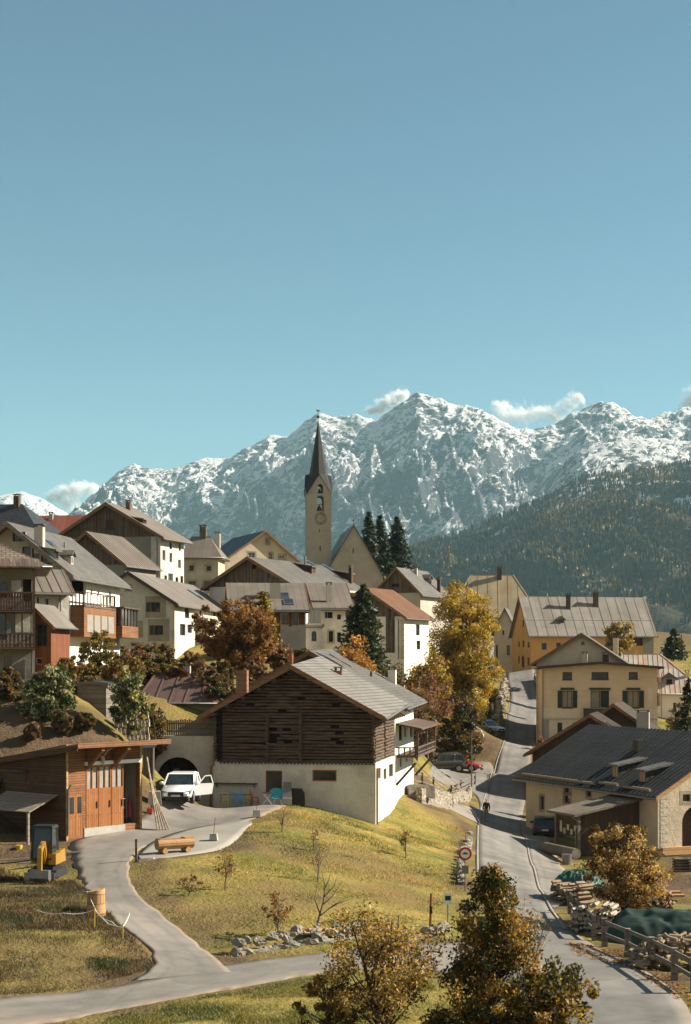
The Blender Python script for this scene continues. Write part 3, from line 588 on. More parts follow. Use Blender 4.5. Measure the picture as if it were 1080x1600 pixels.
    def done(s, balcony=None):
        W, D, h, hr, rx, ry, oe, og, sk = s.W, s.D, s.h, s.hr, s.rx, s.ry, s.oe, s.og, -s.sink
        mb = MB(); y = s.mode == 'y'; gb = None
        pent = lambda w_, r: [(0, sk), (w_, sk), (w_, h), (r, hr), (0, h)]
        rect = lambda w_: [(0, sk), (w_, sk), (w_, h), (0, h)]
        gf = s.gable is not None; faces = {'F': (W, rx, y), 'B': (W, rx, y), 'L': (D, ry, s.mode == 'x'), 'R': (D, ry, s.mode == 'x')}
        if gf: gb = MB(); gb2 = MB()
        for f, (wd_, r, isg) in faces.items():
            if isg and gf:
                s.face(mb, f, rect(wd_), [q for q in s.holes[f] if q[3] <= h + .01]); s.face(gb if f in 'FR' else gb2, f, [(0, h), (wd_, h), (r, hr)], [q for q in s.holes[f] if q[3] > h + .01])
            else: s.face(mb, f, pent(wd_, r) if isg else rect(wd_), s.holes[f])
        mb.build('wall', M[s.wall], s.t)
        if gf:
            gb.build('gable', M[s.gable], s.t)
            if gb2.v: gb2.build('gable', M[s.gable], s.t)
        rb = MB(); vb = MB(); gt = MB(); th = s.th; V = Vector
        if y:
            mL, mR = (hr - h) / rx, (hr - h) / (W - rx); a, b = -og, D + og; ri = s.rise
            s.slab(rb, (V((-oe, a, h - mL * oe)), V((rx, a, hr)), V((rx, b, hr + ri)), V((-oe, b, h - mL * oe + ri))), th)
            s.slab(rb, (V((rx, a, hr)), V((W + oe, a, h - mR * oe)), V((W + oe, b, h - mR * oe + ri)), V((rx, b, hr + ri))), th)
            for yy in (a - .05,):
                for (x0, z0), (x1, z1) in (((-oe - .02, h - mL * oe), (rx, hr)), ((rx, hr), (W + oe + .02, h - mR * oe))):
                    vb.hexa([V((x0, yy, z0 - .12)), V((x1, yy, z1 - .12)), V((x1, yy + .045, z1 - .12)), V((x0, yy + .045, z0 - .12)), V((x0, yy, z0 + th + .03)), V((x1, yy, z1 + th + .03)), V((x1, yy + .045, z1 + th + .03)), V((x0, yy + .045, z0 + th + .03))])
            for x_, z_ in ((-oe - .06, h - mL * oe + .04), (W + oe + .06, h - mR * oe + .04)): gt.tube([V((x_, a, z_)), V((x_, b, z_ + ri))], .075, 6); gt = s.flush(gt)
            if s.ribs:
                for k in range(int((b - a) / s.ribs) + 1):
                    yy = a + .05 + k * s.ribs
                    for x1, z1 in ((-oe, h - mL * oe), (W + oe, h - mR * oe)): rb.bar(V((rx, yy, hr + th)), V((x1, yy, z1 + th)), s.ribh, s.ribh * 1.6)
            # rafter ends under the eaves
            for x_ in (W + oe * .45, -oe * .45): vb.bar(V((x_, 0, h - (mR if x_ > 0 else mL) * oe * .45 - .16)), V((x_, D, h - (mR if x_ > 0 else mL) * oe * .45 - .16)), .08)
            nr = int(D / .9)
            for k in range(nr + 1):
                yy = k * D / max(nr, 1); vb.bar(V((W - .1, yy, h - .06)), V((W + oe * .92, yy, h - mR * oe * .92 - .06)), .12); vb.bar(V((.1, yy, h - .06)), V((-oe * .92, yy, h - mL * oe * .92 - .06)), .12)
        elif s.mode == 'x':
            m = (hr - h) / ry; a, b = -og, W + og
            s.slab(rb, (V((a, -oe, h - m * oe)), V((b, -oe, h - m * oe)), V((b, ry, hr)), V((a, ry, hr))), th)
            m2 = (hr - h) / (D - ry); s.slab(rb, (V((a, ry, hr)), V((b, ry, hr)), V((b, D + oe, h - m2 * oe)), V((a, D + oe, h - m2 * oe))), th)
            for xx in (a - .045, b):
                for (y0, z0), (y1, z1) in (((-oe - .02, h - m * oe), (ry, hr)), ((ry, hr), (D + oe, h - m2 * oe))):
                    vb.hexa([V((xx, y0, z0 - .12)), V((xx + .045, y0, z0 - .12)), V((xx + .045, y1, z1 - .12)), V((xx, y1, z1 - .12)), V((xx, y0, z0 + th + .03)), V((xx + .045, y0, z0 + th + .03)), V((xx + .045, y1, z1 + th + .03)), V((xx, y1, z1 + th + .03))])
            gt.tube([V((a, -oe - .06, h - m * oe + .04)), V((b, -oe - .06, h - m * oe + .04))], .075, 6)
            if s.ribs:
                for k in range(int((b - a) / s.ribs) + 1):
                    xx = a + .05 + k * s.ribs; rb.bar(V((xx, -oe, h - m * oe + th)), V((xx, ry, hr + th)), s.ribh, s.ribh * 1.6)
            vb.bar(V((0, -oe * .45, h - m * oe * .45 - .16)), V((W, -oe * .45, h - m * oe * .45 - .16)), .08)
            nr = int(W / .9)
            for k in range(nr + 1): xx = k * W / max(nr, 1); vb.bar(V((xx, .1, h - .06)), V((xx, -oe * .92, h - m * oe * .92 - .06)), .12)
        elif s.mode == 'hip':
            i0, i1 = s.hipin or (D * .5, D * .5); o = [V((-oe, -oe, h)), V((W + oe, -oe, h)), V((W + oe, D + oe, h)), V((-oe, D + oe, h))]; r0, r1 = V((i0, D / 2, hr)), V((W - i1, D / 2, hr)); z = V((0, 0, -th))
            rb.add(o + [r0, r1] + [q + z for q in o], [(0, 1, 5, 4), (1, 2, 5), (2, 3, 4, 5), (3, 0, 4), (6, 7, 1, 0), (7, 8, 2, 1), (8, 9, 3, 2), (9, 6, 0, 3), (9, 8, 7, 6)])
            if s.ribs:
                for k in range(int(W / s.ribs) + 1):
                    xx = k * s.ribs; t = 1.0
                    if xx < i0: t = xx / i0
                    elif xx > W - i1: t = (W - xx) / i1
                    if t > .05: rb.bar(V((xx, -oe, h)), V((xx, -oe + (D / 2 + oe) * t, h + (hr - h) * t)), s.ribh, s.ribh * 1.6)
                for q in ((o[0], r0), (o[1], r1), (r0, r1)): rb.bar(q[0], q[1], .12)
                for k in range(1, int(D / 2 / s.ribs) + 1):
                    yy = k * s.ribs; t = yy / (D / 2); rb.bar(V((W + oe, yy, h)), V((W + oe - (i1 + oe) * t, yy, h + (hr - h) * t)), s.ribh, s.ribh * 1.6)
            gt.tube([o[0] + V((0, -.06, -.05)), o[1] + V((.06, -.06, -.05)), o[2] + V((.06, 0, -.05))], .075, 6)
        s.roofo = rb.build('roof', M[s.roof], s.t)
        if vb.v: vb.build('verge_board', M[s.fascia], s.t)
        if gt.v: s.flush(gt)
        return s
    def onplane(s, px, py, y0):
        o, d = s.ray(px, py); return o + d * ((y0 - o.y) / d.y)
    def flush(s, gt):
        if s.gutter and gt.v: gt.build('gutter', M['metal'], s.t)
        return MB()
    def pipe(s, f, px, py0, py1, mat='metal'):
        u, z0 = s.uz(f, px, py0); _, z1 = s.uz(f, px, py1); MB().tube([s.pt(f, u, z0, .3), s.pt(f, u, z0 - .3, .08), s.pt(f, u, z1, .08)], .05, 6).build('downpipe', M[mat], s.t)
    def quoins(s, f, px, y0, y1, wpx):
        m = MB(); n_ = 14
        for k in range(n_):
            a, b = y0 + (y1 - y0) * k / n_, y0 + (y1 - y0) * (k + .85) / n_; ww = wpx * (1 if k % 2 else .6)
            s.fbox(m, f, *s.rect(f, px - ww if px > CX and f == 'F' and False else px, a, px + ww, b), -.02, .02)
        m.build('quoin', M['trim'], s.t)
    def balcony(s, f, x0, x1, yf, yr, depth, mat='fencewood', posts=None, nb=14, solid=False):
        u0, z0 = s.uz(f, x0, yf); u1, z1 = s.uz(f, x1, yr); u0, u1 = min(u0, u1), max(u0, u1)
        m = MB(); s.fbox(m, f, u0, z0 - .16, u1, z0, .005, depth); o = m.build('balcony', M[mat], s.t); m = MB(); zt = s.uz(f, (x0 + x1) / 2, yr)[1]
        s.fbox(m, f, u0, zt - .09, u1, zt, depth - .1, depth); s.fbox(m, f, u0, z0 + .12, u1, z0 + .2, depth - .08, depth - .02)
        for e in (u0, u1 - .08):
            s.fbox(m, f, e, zt - .088, e + .08, zt - .002, .01, depth - .1)
            for k in range(4): s.fbox(m, f, e + .02, z0 + .001, e + .06, zt - .09, depth * (k + .5) / 4 - .05, depth * (k + .5) / 4 + .05)
        for k in range(nb + 1):
            a = u0 + (u1 - u0 - .12) * k / nb; s.fbox(m, f, a, z0 + .002, a + (.12 if not solid else (u1 - u0) / nb * .95), zt - .091, depth - .075, depth - .03)
        if posts:
            zp = s.uz(f, x0, posts)[1]
            for k in range(3): a = u0 + (u1 - u0 - .14) * k / 2; s.fbox(m, f, a, z0 + .003, a + .14, zp, depth - .13, depth + .01)
        m.build('railing', M[mat], o); return o
H = House
# ---- old log barn with white house behind it
b = H('log_barn', 'old log barn with dark weathered beams above a pale plaster base beside the meadow', 'barn', 587, 98.5, -10, 337, 617, 1290, 1114, 1043, wall='plinth', roof='r_barn', oe=.75, og=.9, rise=.62, th=.16, sink=1.5, fascia='beam', W=10.3)
zb = b.uz('F', 500, 1192)[1]
b.win('F', 415, 1204, 441, 1240, 'win', 'frame_o', bars=(0, 0), name='door'); b.win('F', 488, 1203, 526, 1221, 'win', 'frame_o', bars=(0, 0))
for x0, x1, y0, y1 in ((590, 595, 1200, 1217), (599.5, 604, 1201, 1218), (608, 614, 1194, 1214)): b.win('R', x0, y0, x1, y1, 'dark', name='window')
W_, D_, hh, hr_, rx_ = b.W, b.D, b.h, b.hr, b.rx
# plaster base only, with the log wall standing on it
mb = MB()
for f, w_ in (('F', W_), ('R', D_), ('L', D_), ('B', W_)): b.face(mb, f, [(0, -1.5), (w_, -1.5), (w_, zb), (0, zb)], b.holes[f])
mb.quad((0, 0, zb), (W_, 0, zb), (W_, D_, zb), (0, D_, zb)); wallm = mb
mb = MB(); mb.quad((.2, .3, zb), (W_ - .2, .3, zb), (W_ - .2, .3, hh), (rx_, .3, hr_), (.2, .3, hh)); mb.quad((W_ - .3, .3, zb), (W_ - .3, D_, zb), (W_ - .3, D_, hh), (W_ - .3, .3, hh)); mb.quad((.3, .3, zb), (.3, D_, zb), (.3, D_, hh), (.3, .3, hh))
bk = mb.build('shade_backing', M['dark'], b.t)  # near-black sheet painted as the shade behind the log gaps
mb = MB(); lh = .195; x0w = .62; joints = [(418, 1), (470, 1)]; ju = [b.uz('F', q, 1150)[0] for q, _ in joints]
holes = [(373, 1069), (393, 1071), (470, 1091), (391, 1101), (441, 1110), (525, 1102), (523, 1136), (530, 1145), (523, 1154), (531, 1162), (426, 1140), (430, 1149), (426, 1157), (448, 1141), (450, 1160)]
hz = [b.uz('F', *q) for q in holes]
def log(p0, p1, r, jit=.03):
    p0, p1 = Vector(p0), Vector(p1); L_ = (p1 - p0).length; k = max(2, int(L_ / 1.0)); pts, rs = [], []
    for i in range(k + 1): pts.append(p0.lerp(p1, i / k) + Vector((0, random.uniform(-jit, jit), random.uniform(-jit, jit) * .7))); rs.append(r * random.uniform(.84, 1.08))
    mb.tube(pts, rs, 7)
k = 0; z = zb + .1
while z < hr_ - .25:
    lim0, lim1 = x0w, W_ - .02
    if z > hh: f_ = (z + .12 - hh) / (hr_ - hh); lim0, lim1 = max(x0w, rx_ * f_ + .05), W_ - (W_ - rx_) * f_ - .05
    cuts = [lim0] + [q + random.uniform(-.06, .06) for q in ju if lim0 + .4 < q < lim1 - .4] + [lim1]
    for a, c in zip(cuts, cuts[1:]):
        segs = [(a - .04, c + .04)]
        for hu, hzz in hz:
            if abs(hzz - z) < lh * .62:
                ns = []
                for s0, s1 in segs:
                    if s0 < hu < s1: ns += [(s0, hu - .28), (hu + .28, s1)]
                    else: ns.append((s0, s1))
                segs = ns
        for s0, s1 in segs:
            if s1 - s0 > .25: log((s0, .1 + random.uniform(-.05, .04), z), (s1, .1 + random.uniform(-.05, .04), z + random.uniform(-.03, .03)), lh * random.uniform(.37, .54))
    if z < hh - .1:
        ym = D_ * .48
        for a, c in ((.0, ym - .3), (ym + .45, D_ - .1)):
            if random.random() > .06: log((W_ - .1 + random.uniform(-.06, .05), a - .25, z + lh / 2), (W_ - .1, c + random.uniform(0, .2), z + lh / 2), lh * random.uniform(.46, .6))
        for q in ju + [W_ - .12]: log((q + random.uniform(-.04, .04), -.22 + random.uniform(-.06, .06), z + lh / 2), (q, .5, z + lh / 2), lh * .5, .0)
        log((.1, .0, z + lh / 2), (.1, D_, z + lh / 2), lh * .5)
    z += lh; k += 1
for q in (0, .22, .42, .62, .82, 1):   # purlin ends under the verge
    for sg in (-1, 1):
        xx = rx_ + sg * rx_ * q * .97; zz = hr_ - (hr_ - hh) * q * .97 - .17; mb.tube([Vector((xx, -.75, zz)), Vector((xx, .4, zz))], .13, 8)
lw = mb.build('log_wall', M['log'], b.t)
b.chimney('L', 380, 1072, 1053, 17, 'beam', p=b.roofhit('L', 379, 1066), cap=False); b.chimney('L', 455, 1036, 1012, 7, 'copper', metal=True, p=b.roofhit('L', 455, 1046))
b.chimney('R', 529, 1062, 1048, 11, 'copper', cap=True); b.skylight('R', 536, 1073, .35, 1.3); b.skylight('R', 568, 1077, .35, 1.3)
st = MB()
for i in range(42): st.tube([Vector((x0w - .1 + i * (W_ - x0w) / 41, -.16, zb - .03)), Vector((x0w - .1 + i * (W_ - x0w) / 41, .15, zb + .08))], .09, 5)
st.build('tile_strip', M['r_slate'], b.t)
hold = b.face; b.face = lambda *a: None; b.gable = None; b.done(); b.face = hold
for o in [c for c in b.t.children if c.name.split('.')[0] == 'wall']: bpy.data.objects.remove(o)
wallm.build('wall', M['plinth'], b.t)
MB().tube([b.pt('R', .25, zb - .3, .07), b.pt('R', .25, -.6, .07)], .06, 6).build('downpipe', M['copper'], b.t)
u0 = b.uz('F', 342, 1160)[0]; MB().tube([(0.05, -.1, zb + 1.2), (.05, -.1, zb - .2), (-.12, -.14, zb - .3), (-.12, -.14, .9)], .06, 6).build('downpipe', M['copper'], b.t)
wh = H('white_house', 'tall white plastered house with side balcony standing behind the log barn', 'house', 617, 107.2, -10, 337, 651, 1252, 1098, 1021, wall='white', gable='siding', roof='r_slate', oe=.85, og=.4, W=11.6, th=.2, rise=.25, D=9.5, sink=3)
for q in ((623.5, 1107, 626, 1115), (638, 1095, 642, 1112), (623.5, 1132, 629, 1157), (632, 1134, 635, 1152), (641, 1132, 645, 1152), (625, 1184, 628, 1198), (634, 1184, 637, 1190)): wh.win('R', *q, 'win', bars=(0, 0), dep=.12)
wh.chimney('R', 613, 1071, 1047, 12, 'white'); wh.chimney('R', 580, 1060, 1049, 3.4, 'black', metal=True); wh.skylight('R', 517, 1033, .7, 2.2); wh.skylight('R', 531, 1034, .7, 2.2)
wh.done(); bo = wh.balcony('R', 619, 649, 1180, 1162, 1.5, 'oldwood', nb=16, posts=1136)
z0 = wh.uz('R', 634, 1136)[1]; u0, u1 = wh.uz('R', 618, 1150)[0], wh.uz('R', 650, 1150)[0]
m = MB(); m.hexa([wh.pt('R', u0, z0 + .35, -.02), wh.pt('R', u1, z0 + .35, -.02), wh.pt('R', u1, z0, 1.8), wh.pt('R', u0, z0, 1.8)] + [wh.pt('R', u0, z0 + .45, -.02), wh.pt('R', u1, z0 + .45, -.02), wh.pt('R', u1, z0 + .1, 1.8), wh.pt('R', u0, z0 + .1, 1.8)]); m.build('awning', M['oldwood'], bo)
m = MB(); zf = wh.uz('R', 634, 1181)[1]
for u in (u0 + .3, u1 - .4): m.bar(wh.pt('R', u, zf - .2, 1.35), wh.pt('R', u, zf - 1.7, .02), .16)
m.build('brace', M['oldwood'], bo)
# ---- wall with the arched gateway and the terrace above it
aw = H('gateway_wall', 'plastered retaining wall with dark arched gateway behind the white car', 'wall', 340, 101.5, -6, 216, 360, 1250, 1151, None, mode='flat', wall='plinth', D=8, sink=1)
u0, z0, u1, z1 = aw.rect('F', 245, 1183, 312, 1242); aw.holes['F'].append((u0, z0 - .4, u1, z1, True))
aw.t['kind'] = 'thing'; aw.mode = 'none'; aw.gutter = False; aw.h = aw.uz('F', 280, 1150)[1]
mb = MB(); aw.face(mb, 'F', [(0, -1), (aw.W, -1), (aw.W, aw.h), (0, aw.h)], aw.holes['F'])
for f in 'LR': aw.face(mb, f, [(0, -1), (aw.D, -1), (aw.D, aw.h), (0, aw.h)], [])
mb.build('wall', M['plinth'], aw.t)
m = MB(); m.quad((0, 0, aw.h), (aw.W, 0, aw.h), (aw.W, 8, aw.h), (0, 8, aw.h)); m.build('terrace_floor', M['asph2'], aw.t)
m = MB(); m.quad((u0, 2.6, z0 - .5), (u1, 2.6, z0 - .5), (u1, 2.6, z1), (u0, 2.6, z1)); m.quad((u0, .2, z0 - .5), (u0, 2.6, z0 - .5), (u0, 2.6, z1), (u0, .2, z1)); m.quad((u1, .2, z0 - .5), (u1, 2.6, z0 - .5), (u1, 2.6, z1), (u1, .2, z1)); m.build('gateway_lining', M['darkwood'], aw.t)
m = MB(); m.box(((u0 + u1) / 2, 2.5, z0 + .9), ((u1 - u0) * .9, .1, 2.2)); d = m.build('gate_door', M['darkwood'], aw.t)
m = MB(); m.box((u0 + .75, 2.42, z0 + 1.3), (.4, .04, .5)); m.build('notice_board', M['curtain'], d)
m = MB(); m.tube([(.35 * aw.W, -.1, .8 * aw.h), (.35 * aw.W, .02, .8 * aw.h)], .12, 8); m.build('wall_lamp', M['copper'], aw.t)
m = MB(); m.box((aw.W - .1, -.3, .25), (.9, .55, .8)); m2 = m
fz = aw.h; fe = thing('picket_fence', 'grey wooden picket fence on top of the gateway wall', 'fence', aw.O, aw.t.rotation_euler.z)
for k in range(36):
    x = .3 + (aw.W - .1) * k / 35; m = MB(); hgt = 1.0 + random.uniform(-.06, .05); m.box((x, .1, fz + hgt / 2 + .03), (.11, .03, hgt)); m.build('picket', M['fencewood'], fe)
m = MB(); m.bar((.1, .14, fz + .3), (aw.W + .2, .14, fz + .3), .05, .1); m.build('rail', M['fencewood'], fe); m = MB(); m.bar((.1, .14, fz + .8), (aw.W + .2, .14, fz + .8), .05, .1); m.build('rail', M['fencewood'], fe)
f2 = thing('paling_fence', 'low grey paling fence in front of the brown hipped roof', 'fence', aw.O, aw.t.rotation_euler.z); Y2 = 107 - aw.O.y
a, c = P(205, 1120, 107), P(345, 1120, 107)
for k in range(46):
    p = a.lerp(c, k / 45) - aw.O; m = MB(); m.box((p.x, Y2, P(0, 1119, 107).z + .32), (.08, .03, .75 + random.uniform(-.05, .05))); m.build('paling', M['grey_beam'], f2)
m = MB(); m.bar((a.x - aw.O.x, Y2 + .03, P(0, 1107, 107).z), (c.x - aw.O.x, Y2 + .03, P(0, 1107, 107).z), .05, .09); m.build('rail', M['grey_beam'], f2)
bh = H('stone_cottage', 'low house with brown sheet metal hipped roof behind the picket fence', 'house', 345, 111, -6, 219, 362, 1150, 1098, 1053, mode='hip', wall='rough_grey', roof='r_brown', ribs=1.05, oe=.3, th=.12, hipin=(.3, 2.2), D=7, ribh=.08)
bh.chimney('F', 266, 1052, 1040, 11, 'conc', p=Vector((2.6, 3.5, bh.hr))); bh.done()
# ---- workshop garage
ga = H('garage_workshop', 'larch clad workshop with big orange sliding doors and a flat sloping roof', 'garage', 103, 82, 51, -90, 221, 1313, 1172, None, mode='none', wall='siding', D=8.5, sink=.8)
zt0 = ga.uz('F', 118, 1158)[1]; zt1 = ga.uz('F', 215, 1160)[1]; W_ = ga.W
mb = MB(); h1 = zt0 - .15
u0, z0, u1, z1 = ga.rect('F', 134, 1196, 193, 1293); ue = ga.uz('F', 217, 1240)[0]; u0 = ga.uz('F', 134, 1240)[0]; u1 = ga.uz('F', 193, 1240)[0]
dz0 = ga.uz('F', 134, 1294)[1]; dz1 = ga.uz('F', 134, 1197)[1]; du0, _, du1, dz3 = ga.rect('F', 106, 1241, 130, 1312)
ga.face(mb, 'F', [(0, -.8), (W_, -.8), (W_, h1), (0, h1)], [(u0, dz0, ue, dz1, False), (du0, .12, du1, dz3, False)]); wl_ = mb.build('wall', M['siding'], ga.t)
mb = MB(); ga.face(mb, 'L', [(0, -.8), (ga.D, -.8), (ga.D, h1 - 1.4), (0, h1)], []); mb.build('side_wall', M['siding_d'], ga.t)  # darker siding copy, the wall's shade put into its colour
mb = MB(); mb.quad((W_, 0, -.8), (W_, ga.D, -.8), (W_, ga.D, h1 - 1.45), (W_, 0, h1 - .22)); mb.quad((0, ga.D, -.8), (W_, ga.D, -.8), (W_, ga.D, h1 - 1.45), (0, ga.D, h1 - 1.45)); mb.quad((u0 - .3, 2.8, dz0), (ue + .2, 2.8, dz0), (ue + .2, 2.8, dz1), (u0 - .3, 2.8, dz1)); mb.build('inner_wall', M['conc'], ga.t)
mb = MB(); e = 1.3
q = [(-.35, -e, h1 - .02), (W_ + .9, -e, h1 - .02), (W_ + .9, ga.D + .4, h1 - 1.42), (-.35, ga.D + .4, h1 - 1.62)]
mb.hexa([Vector(p) for p in q] + [Vector(p) + Vector((0, 0, .12)) for p in q]); mb.build('roof', M['metal'], ga.t)
mb = MB(); mb.box((W_ / 2 + .27, -e - .03, h1 - .03), (W_ + 1.3, .05, .24)); mb.build('fascia_board', M['siding'], ga.t)
mb = MB(); mb.bar((-.38, -e, h1 - .12), (-.38, ga.D + .4, h1 - 1.52), .06, .3); mb.build('fascia_board', M['siding_d'], ga.t)  # same darker copy, shade painted into the side fascia
for uf in (.28, .62):
    m = MB(); x = W_ * uf; m.prism([(x - .11, .02, h1 - .1), (x - .11, -1.2, h1 - .1), (x - .11, -1.2, h1 - .35), (x - .11, .02, h1 - 1.35)], (.22, 0, 0)); m.build('roof_bracket', M['siding'], ga.t)
zs = dz0 + (dz1 - dz0) * .63
for k in range(3):   # sliding door leaves
    a, c = u0 + (u1 - u0) * k / 3 + .02, u0 + (u1 - u0) * (k + 1) / 3 - .02; m = MB(); ga.fbox(m, 'F', a, dz0, c, zs, -.1, .02)
    for q in ((a, zs + .001, a + .07, dz1), (c - .07, zs + .001, c, dz1), ((a + c) / 2 - .03, zs + .001, (a + c) / 2 + .03, dz1), (a + .07, dz1 - .1, c - .07, dz1)): ga.fbox(m, 'F', *q, -.1, .02)
    o = m.build('door', M['doorwood'], ga.t); m = MB(); ga.fbox(m, 'F', a + .06, zs, c - .06, dz1 - .05, -.06, -.04); m.build('pane', M['frosted'] if 'frosted' in M else M['curtain'], o)
    m = MB(); ga.fbox(m, 'F', c - .14, dz0 + 1, c - .09, dz0 + 1.35, .02, .07); m.build('handle', M['black'], o)
m = MB(); ga.fbox(m, 'F', u0 - .1, dz1 + .03, ue + .1, dz1 + .22, .0, .14); m.build('door_rail', M['white_p'], ga.t)
m = MB(); ga.fbox(m, 'F', u0 - .12, -.5, u1 + .1, dz0 - .002, -.1, .04); m.build('plinth', M['conc'], ga.t)
zs2 = .12 + (dz3 - .12) * .55
for k in range(2):
    a, c = du0 + (du1 - du0) * k / 2 + .01, du0 + (du1 - du0) * (k + 1) / 2 - .01; m = MB(); ga.fbox(m, 'F', a, .12, c, dz3, -.1, .0); o = m.build('door', M['doorwood'], ga.t)
    m = MB(); ga.fbox(m, 'F', a + .12, zs2, c - .1, dz3 - .15, 0, .012); m.build('pane', M['glass'], o)
m = MB(); ga.fbox(m, 'F', 0, -.5, .12, h1 - .02, -.02, .05); ga.fbox(m, 'F', W_ - .14, -.5, W_, h1 - .02, -.02, .05); m.build('corner_board', M['newwood'], ga.t)
# awning and lean-to on the side wall
lu0, lu1 = 1.0, 4.6; zl = ga.uz('L', 60, 1250)[1]; zl = 2.25
m = MB()
for k in range(7): a = lu0 - .4 + (lu1 - lu0 + .5) * k / 7; c = a + (lu1 - lu0 + .5) / 7 * .96; m.hexa([Vector((-1.9, a, zl - .75)), Vector((-1.9, c, zl - .75)), Vector((-.02, c, zl)), Vector((-.02, a, zl)), Vector((-1.9, a, zl - .69)), Vector((-1.9, c, zl - .69)), Vector((-.02, c, zl + .06)), Vector((-.02, a, zl + .06))])
aw2 = m.build('awning', M['grey_beam'], ga.t); 
for q in (lu0 - .2, lu1): m = MB(); m.bar((-1.8, q, -.8), (-1.8, q, zl - .75), .12); m.build('awning_post', M['grey_beam'], aw2)
for (a, c, z0_, z1_) in ((3.1, 4.6, 2.9, 3.3),):
    m = MB(); ga.fbox(m, 'L', a, z0_, c, z1_, .0, .04); o = m.build('window', M['frame_d'], ga.t); m = MB(); ga.fbox(m, 'L', a - .2, z1_ + .1, c + .2, z1_ + .16, .0, .45); m.build('window_hood', M['oldwood'], o)
m = MB(); ga.fbox(m, 'L', 5.2, .2, 8.3, 1.95, .0, .5); o = m.build('wood_bunker', M['oldwood'], ga.t); m = MB(); m.hexa([Vector(p) for p in ((-.9, 5.0, 2.0), (-.9, 8.4, 2.0), (-.02, 8.4, 2.9), (-.02, 5.0, 2.9), (-.9, 5.0, 2.05), (-.9, 8.4, 2.05), (-.02, 8.4, 2.95), (-.02, 5.0, 2.95))]); m.build('tarpaulin', M['tarp'] , o)
ga.pipe('F', 105, 1225, 1305, 'metal')
# deer skull with antlers over the doors
sk = thing('deer_skull', 'pale deer skull with antlers hung on the workshop front', 'skull', ga.M @ Vector((W_ * .44, -.14, h1 - .95)), ga.t.rotation_euler.z)
m = MB(); m.tube([(0, -.02, .2), (0, -.1, .05), (0, -.12, -.22)], [.11, .1, .04], 8); m.build('skull', M['trim'], sk)
for sg in (-1, 1):
    m = MB(); m.tube([(sg * .06, 0, .2), (sg * .3, -.05, .5), (sg * .55, -.1, .62), (sg * .75, -.12, .9)], [.035, .03, .025, .01], 5); m.tube([(sg * .3, -.05, .5), (sg * .35, -.2, .75)], [.025, .008], 5); m.tube([(sg * .55, -.1, .62), (sg * .85, -.2, .7)], [.022, .008], 5); m.tube([(sg * .1, -.02, .27), (sg * .2, -.2, .42)], [.025, .008], 5); m.build('antler', M['trim'], sk)
# small grey shed up on the bank
sh = H('garden_shed', 'small grey board shed between two leafy bushes on the bank', 'shed', 166, 100, -4, 121, 172, 1122, 1069, 1066, mode='y', wall='fencewood', roof='r_black', oe=.15, og=.15, th=.08, D=3.0, gutter=False, fascia='fencewood', group=None); sh.done()
# ---- houses up the hill on the left
h = H('balcony_house', 'house with two tiers of wooden balconies under a brown shingle roof', 'house', -70, 97, 12.5, -80, 55, 1062, 884, 838, mode='hip', wall='rough_grey', roof='r_shake', oe=.9, th=.16, hipin=(2, 3.4), D=7)
h.win('F', -2, 908, 12, 935, arch=True, frame='frame_o', bars=(0, 0)); h.win('F', -3, 957, 10, 1000, 'win', bars=(0, 0)); h.win('F', 7, 1025, 19, 1045, frame='frame_o', bars=(0, 0)); h.win('F', 36, 905, 49, 940, 'dark'); h.win('F', 17, 958, 23, 990, frame='frame_o', bars=(0, 0))
for q in ((24, 959, 33, 988), (36, 959, 47, 988), (18, 907, 33, 932)): h.panel('F', *q, 'cream')
h.done(); o = h.balcony('F', -60, 54, 953, 926, 1.5, 'siding_d', nb=26, posts=890); h.balcony('F', -60, 54, 1011, 990, 1.5, 'siding_d', nb=18, posts=955)
z0 = h.uz('F', 30, 890)[1]; m = MB(); m.hexa([h.pt('F', -.2, z0 + .6, .02), h.pt('F', h.W + .2, z0 + .6, .02), h.pt('F', h.W + .4, z0, 2.0), h.pt('F', -.2, z0, 2.0)] + [h.pt('F', -.2, z0 + .68, .02), h.pt('F', h.W + .2, z0 + .68, .02), h.pt('F', h.W + .4, z0 + .08, 2.0), h.pt('F', -.2, z0 + .08, 2.0)]); m.build('balcony_roof', M['oldwood'], h.t); h.pipe('F', 50.5, 1015, 1058)
h = H('timber_annex', 'narrow red brown timber annex with tall window beside the balcony house', 'house', 80, 106, -8, 50, 86, 1062, 974, 945, wall='redwood', roof='r_metal', oe=.35, og=.5, rf=.05, th=.12, D=4)
h.win('F', 57, 975, 74, 1010, bars=(1, 1)); h.win('F', 56, 1028, 65, 1038, frame='frame_w', bars=(0, 0)); h.done()
h = H('cream_sunlit_house', 'narrow cream house with standing seam porch roof before the glass gable house', 'house', 52, 113, 24, 40, 108, 1062, 921, 893, mode='x', wall='cream', roof='r_metal', oe=.7, og=.2, D=5, ribs=.7)
h.win('F', 58, 933, 61, 944, 'dark'); h.win('F', 71, 936, 76, 949, bars=(0, 0)); h.done(); h.pipe('F', 94, 925, 1050)
h = H('glass_gable_house', 'house with glazed gable and orange loggia above a timber clad bay', 'house', 108, 128, -8, -72, 187, 1062, 896, 821, wall='white', gable='grey_pl', roof='r_slate', oe=.7, og=1.1, th=.3, fascia='fencewood', ribs=0)
h.win('F', 35, 854, 48, 872, bars=(0, 0)); h.win('F', 50, 857, 62, 876, bars=(0, 0)); h.win('F', 64, 866, 83, 882, bars=(0, 0)); h.win('F', 20, 831, 40, 846, bars=(1, 0))
h.win('R', 112, 897, 135, 928, 'dark', name='loggia', dep=1.3)
for q in ((142, 919, 144.5, 930), (152.5, 921, 155, 931), (170.5, 924, 173.5, 942)): h.win('R', *q, bars=(0, 0))
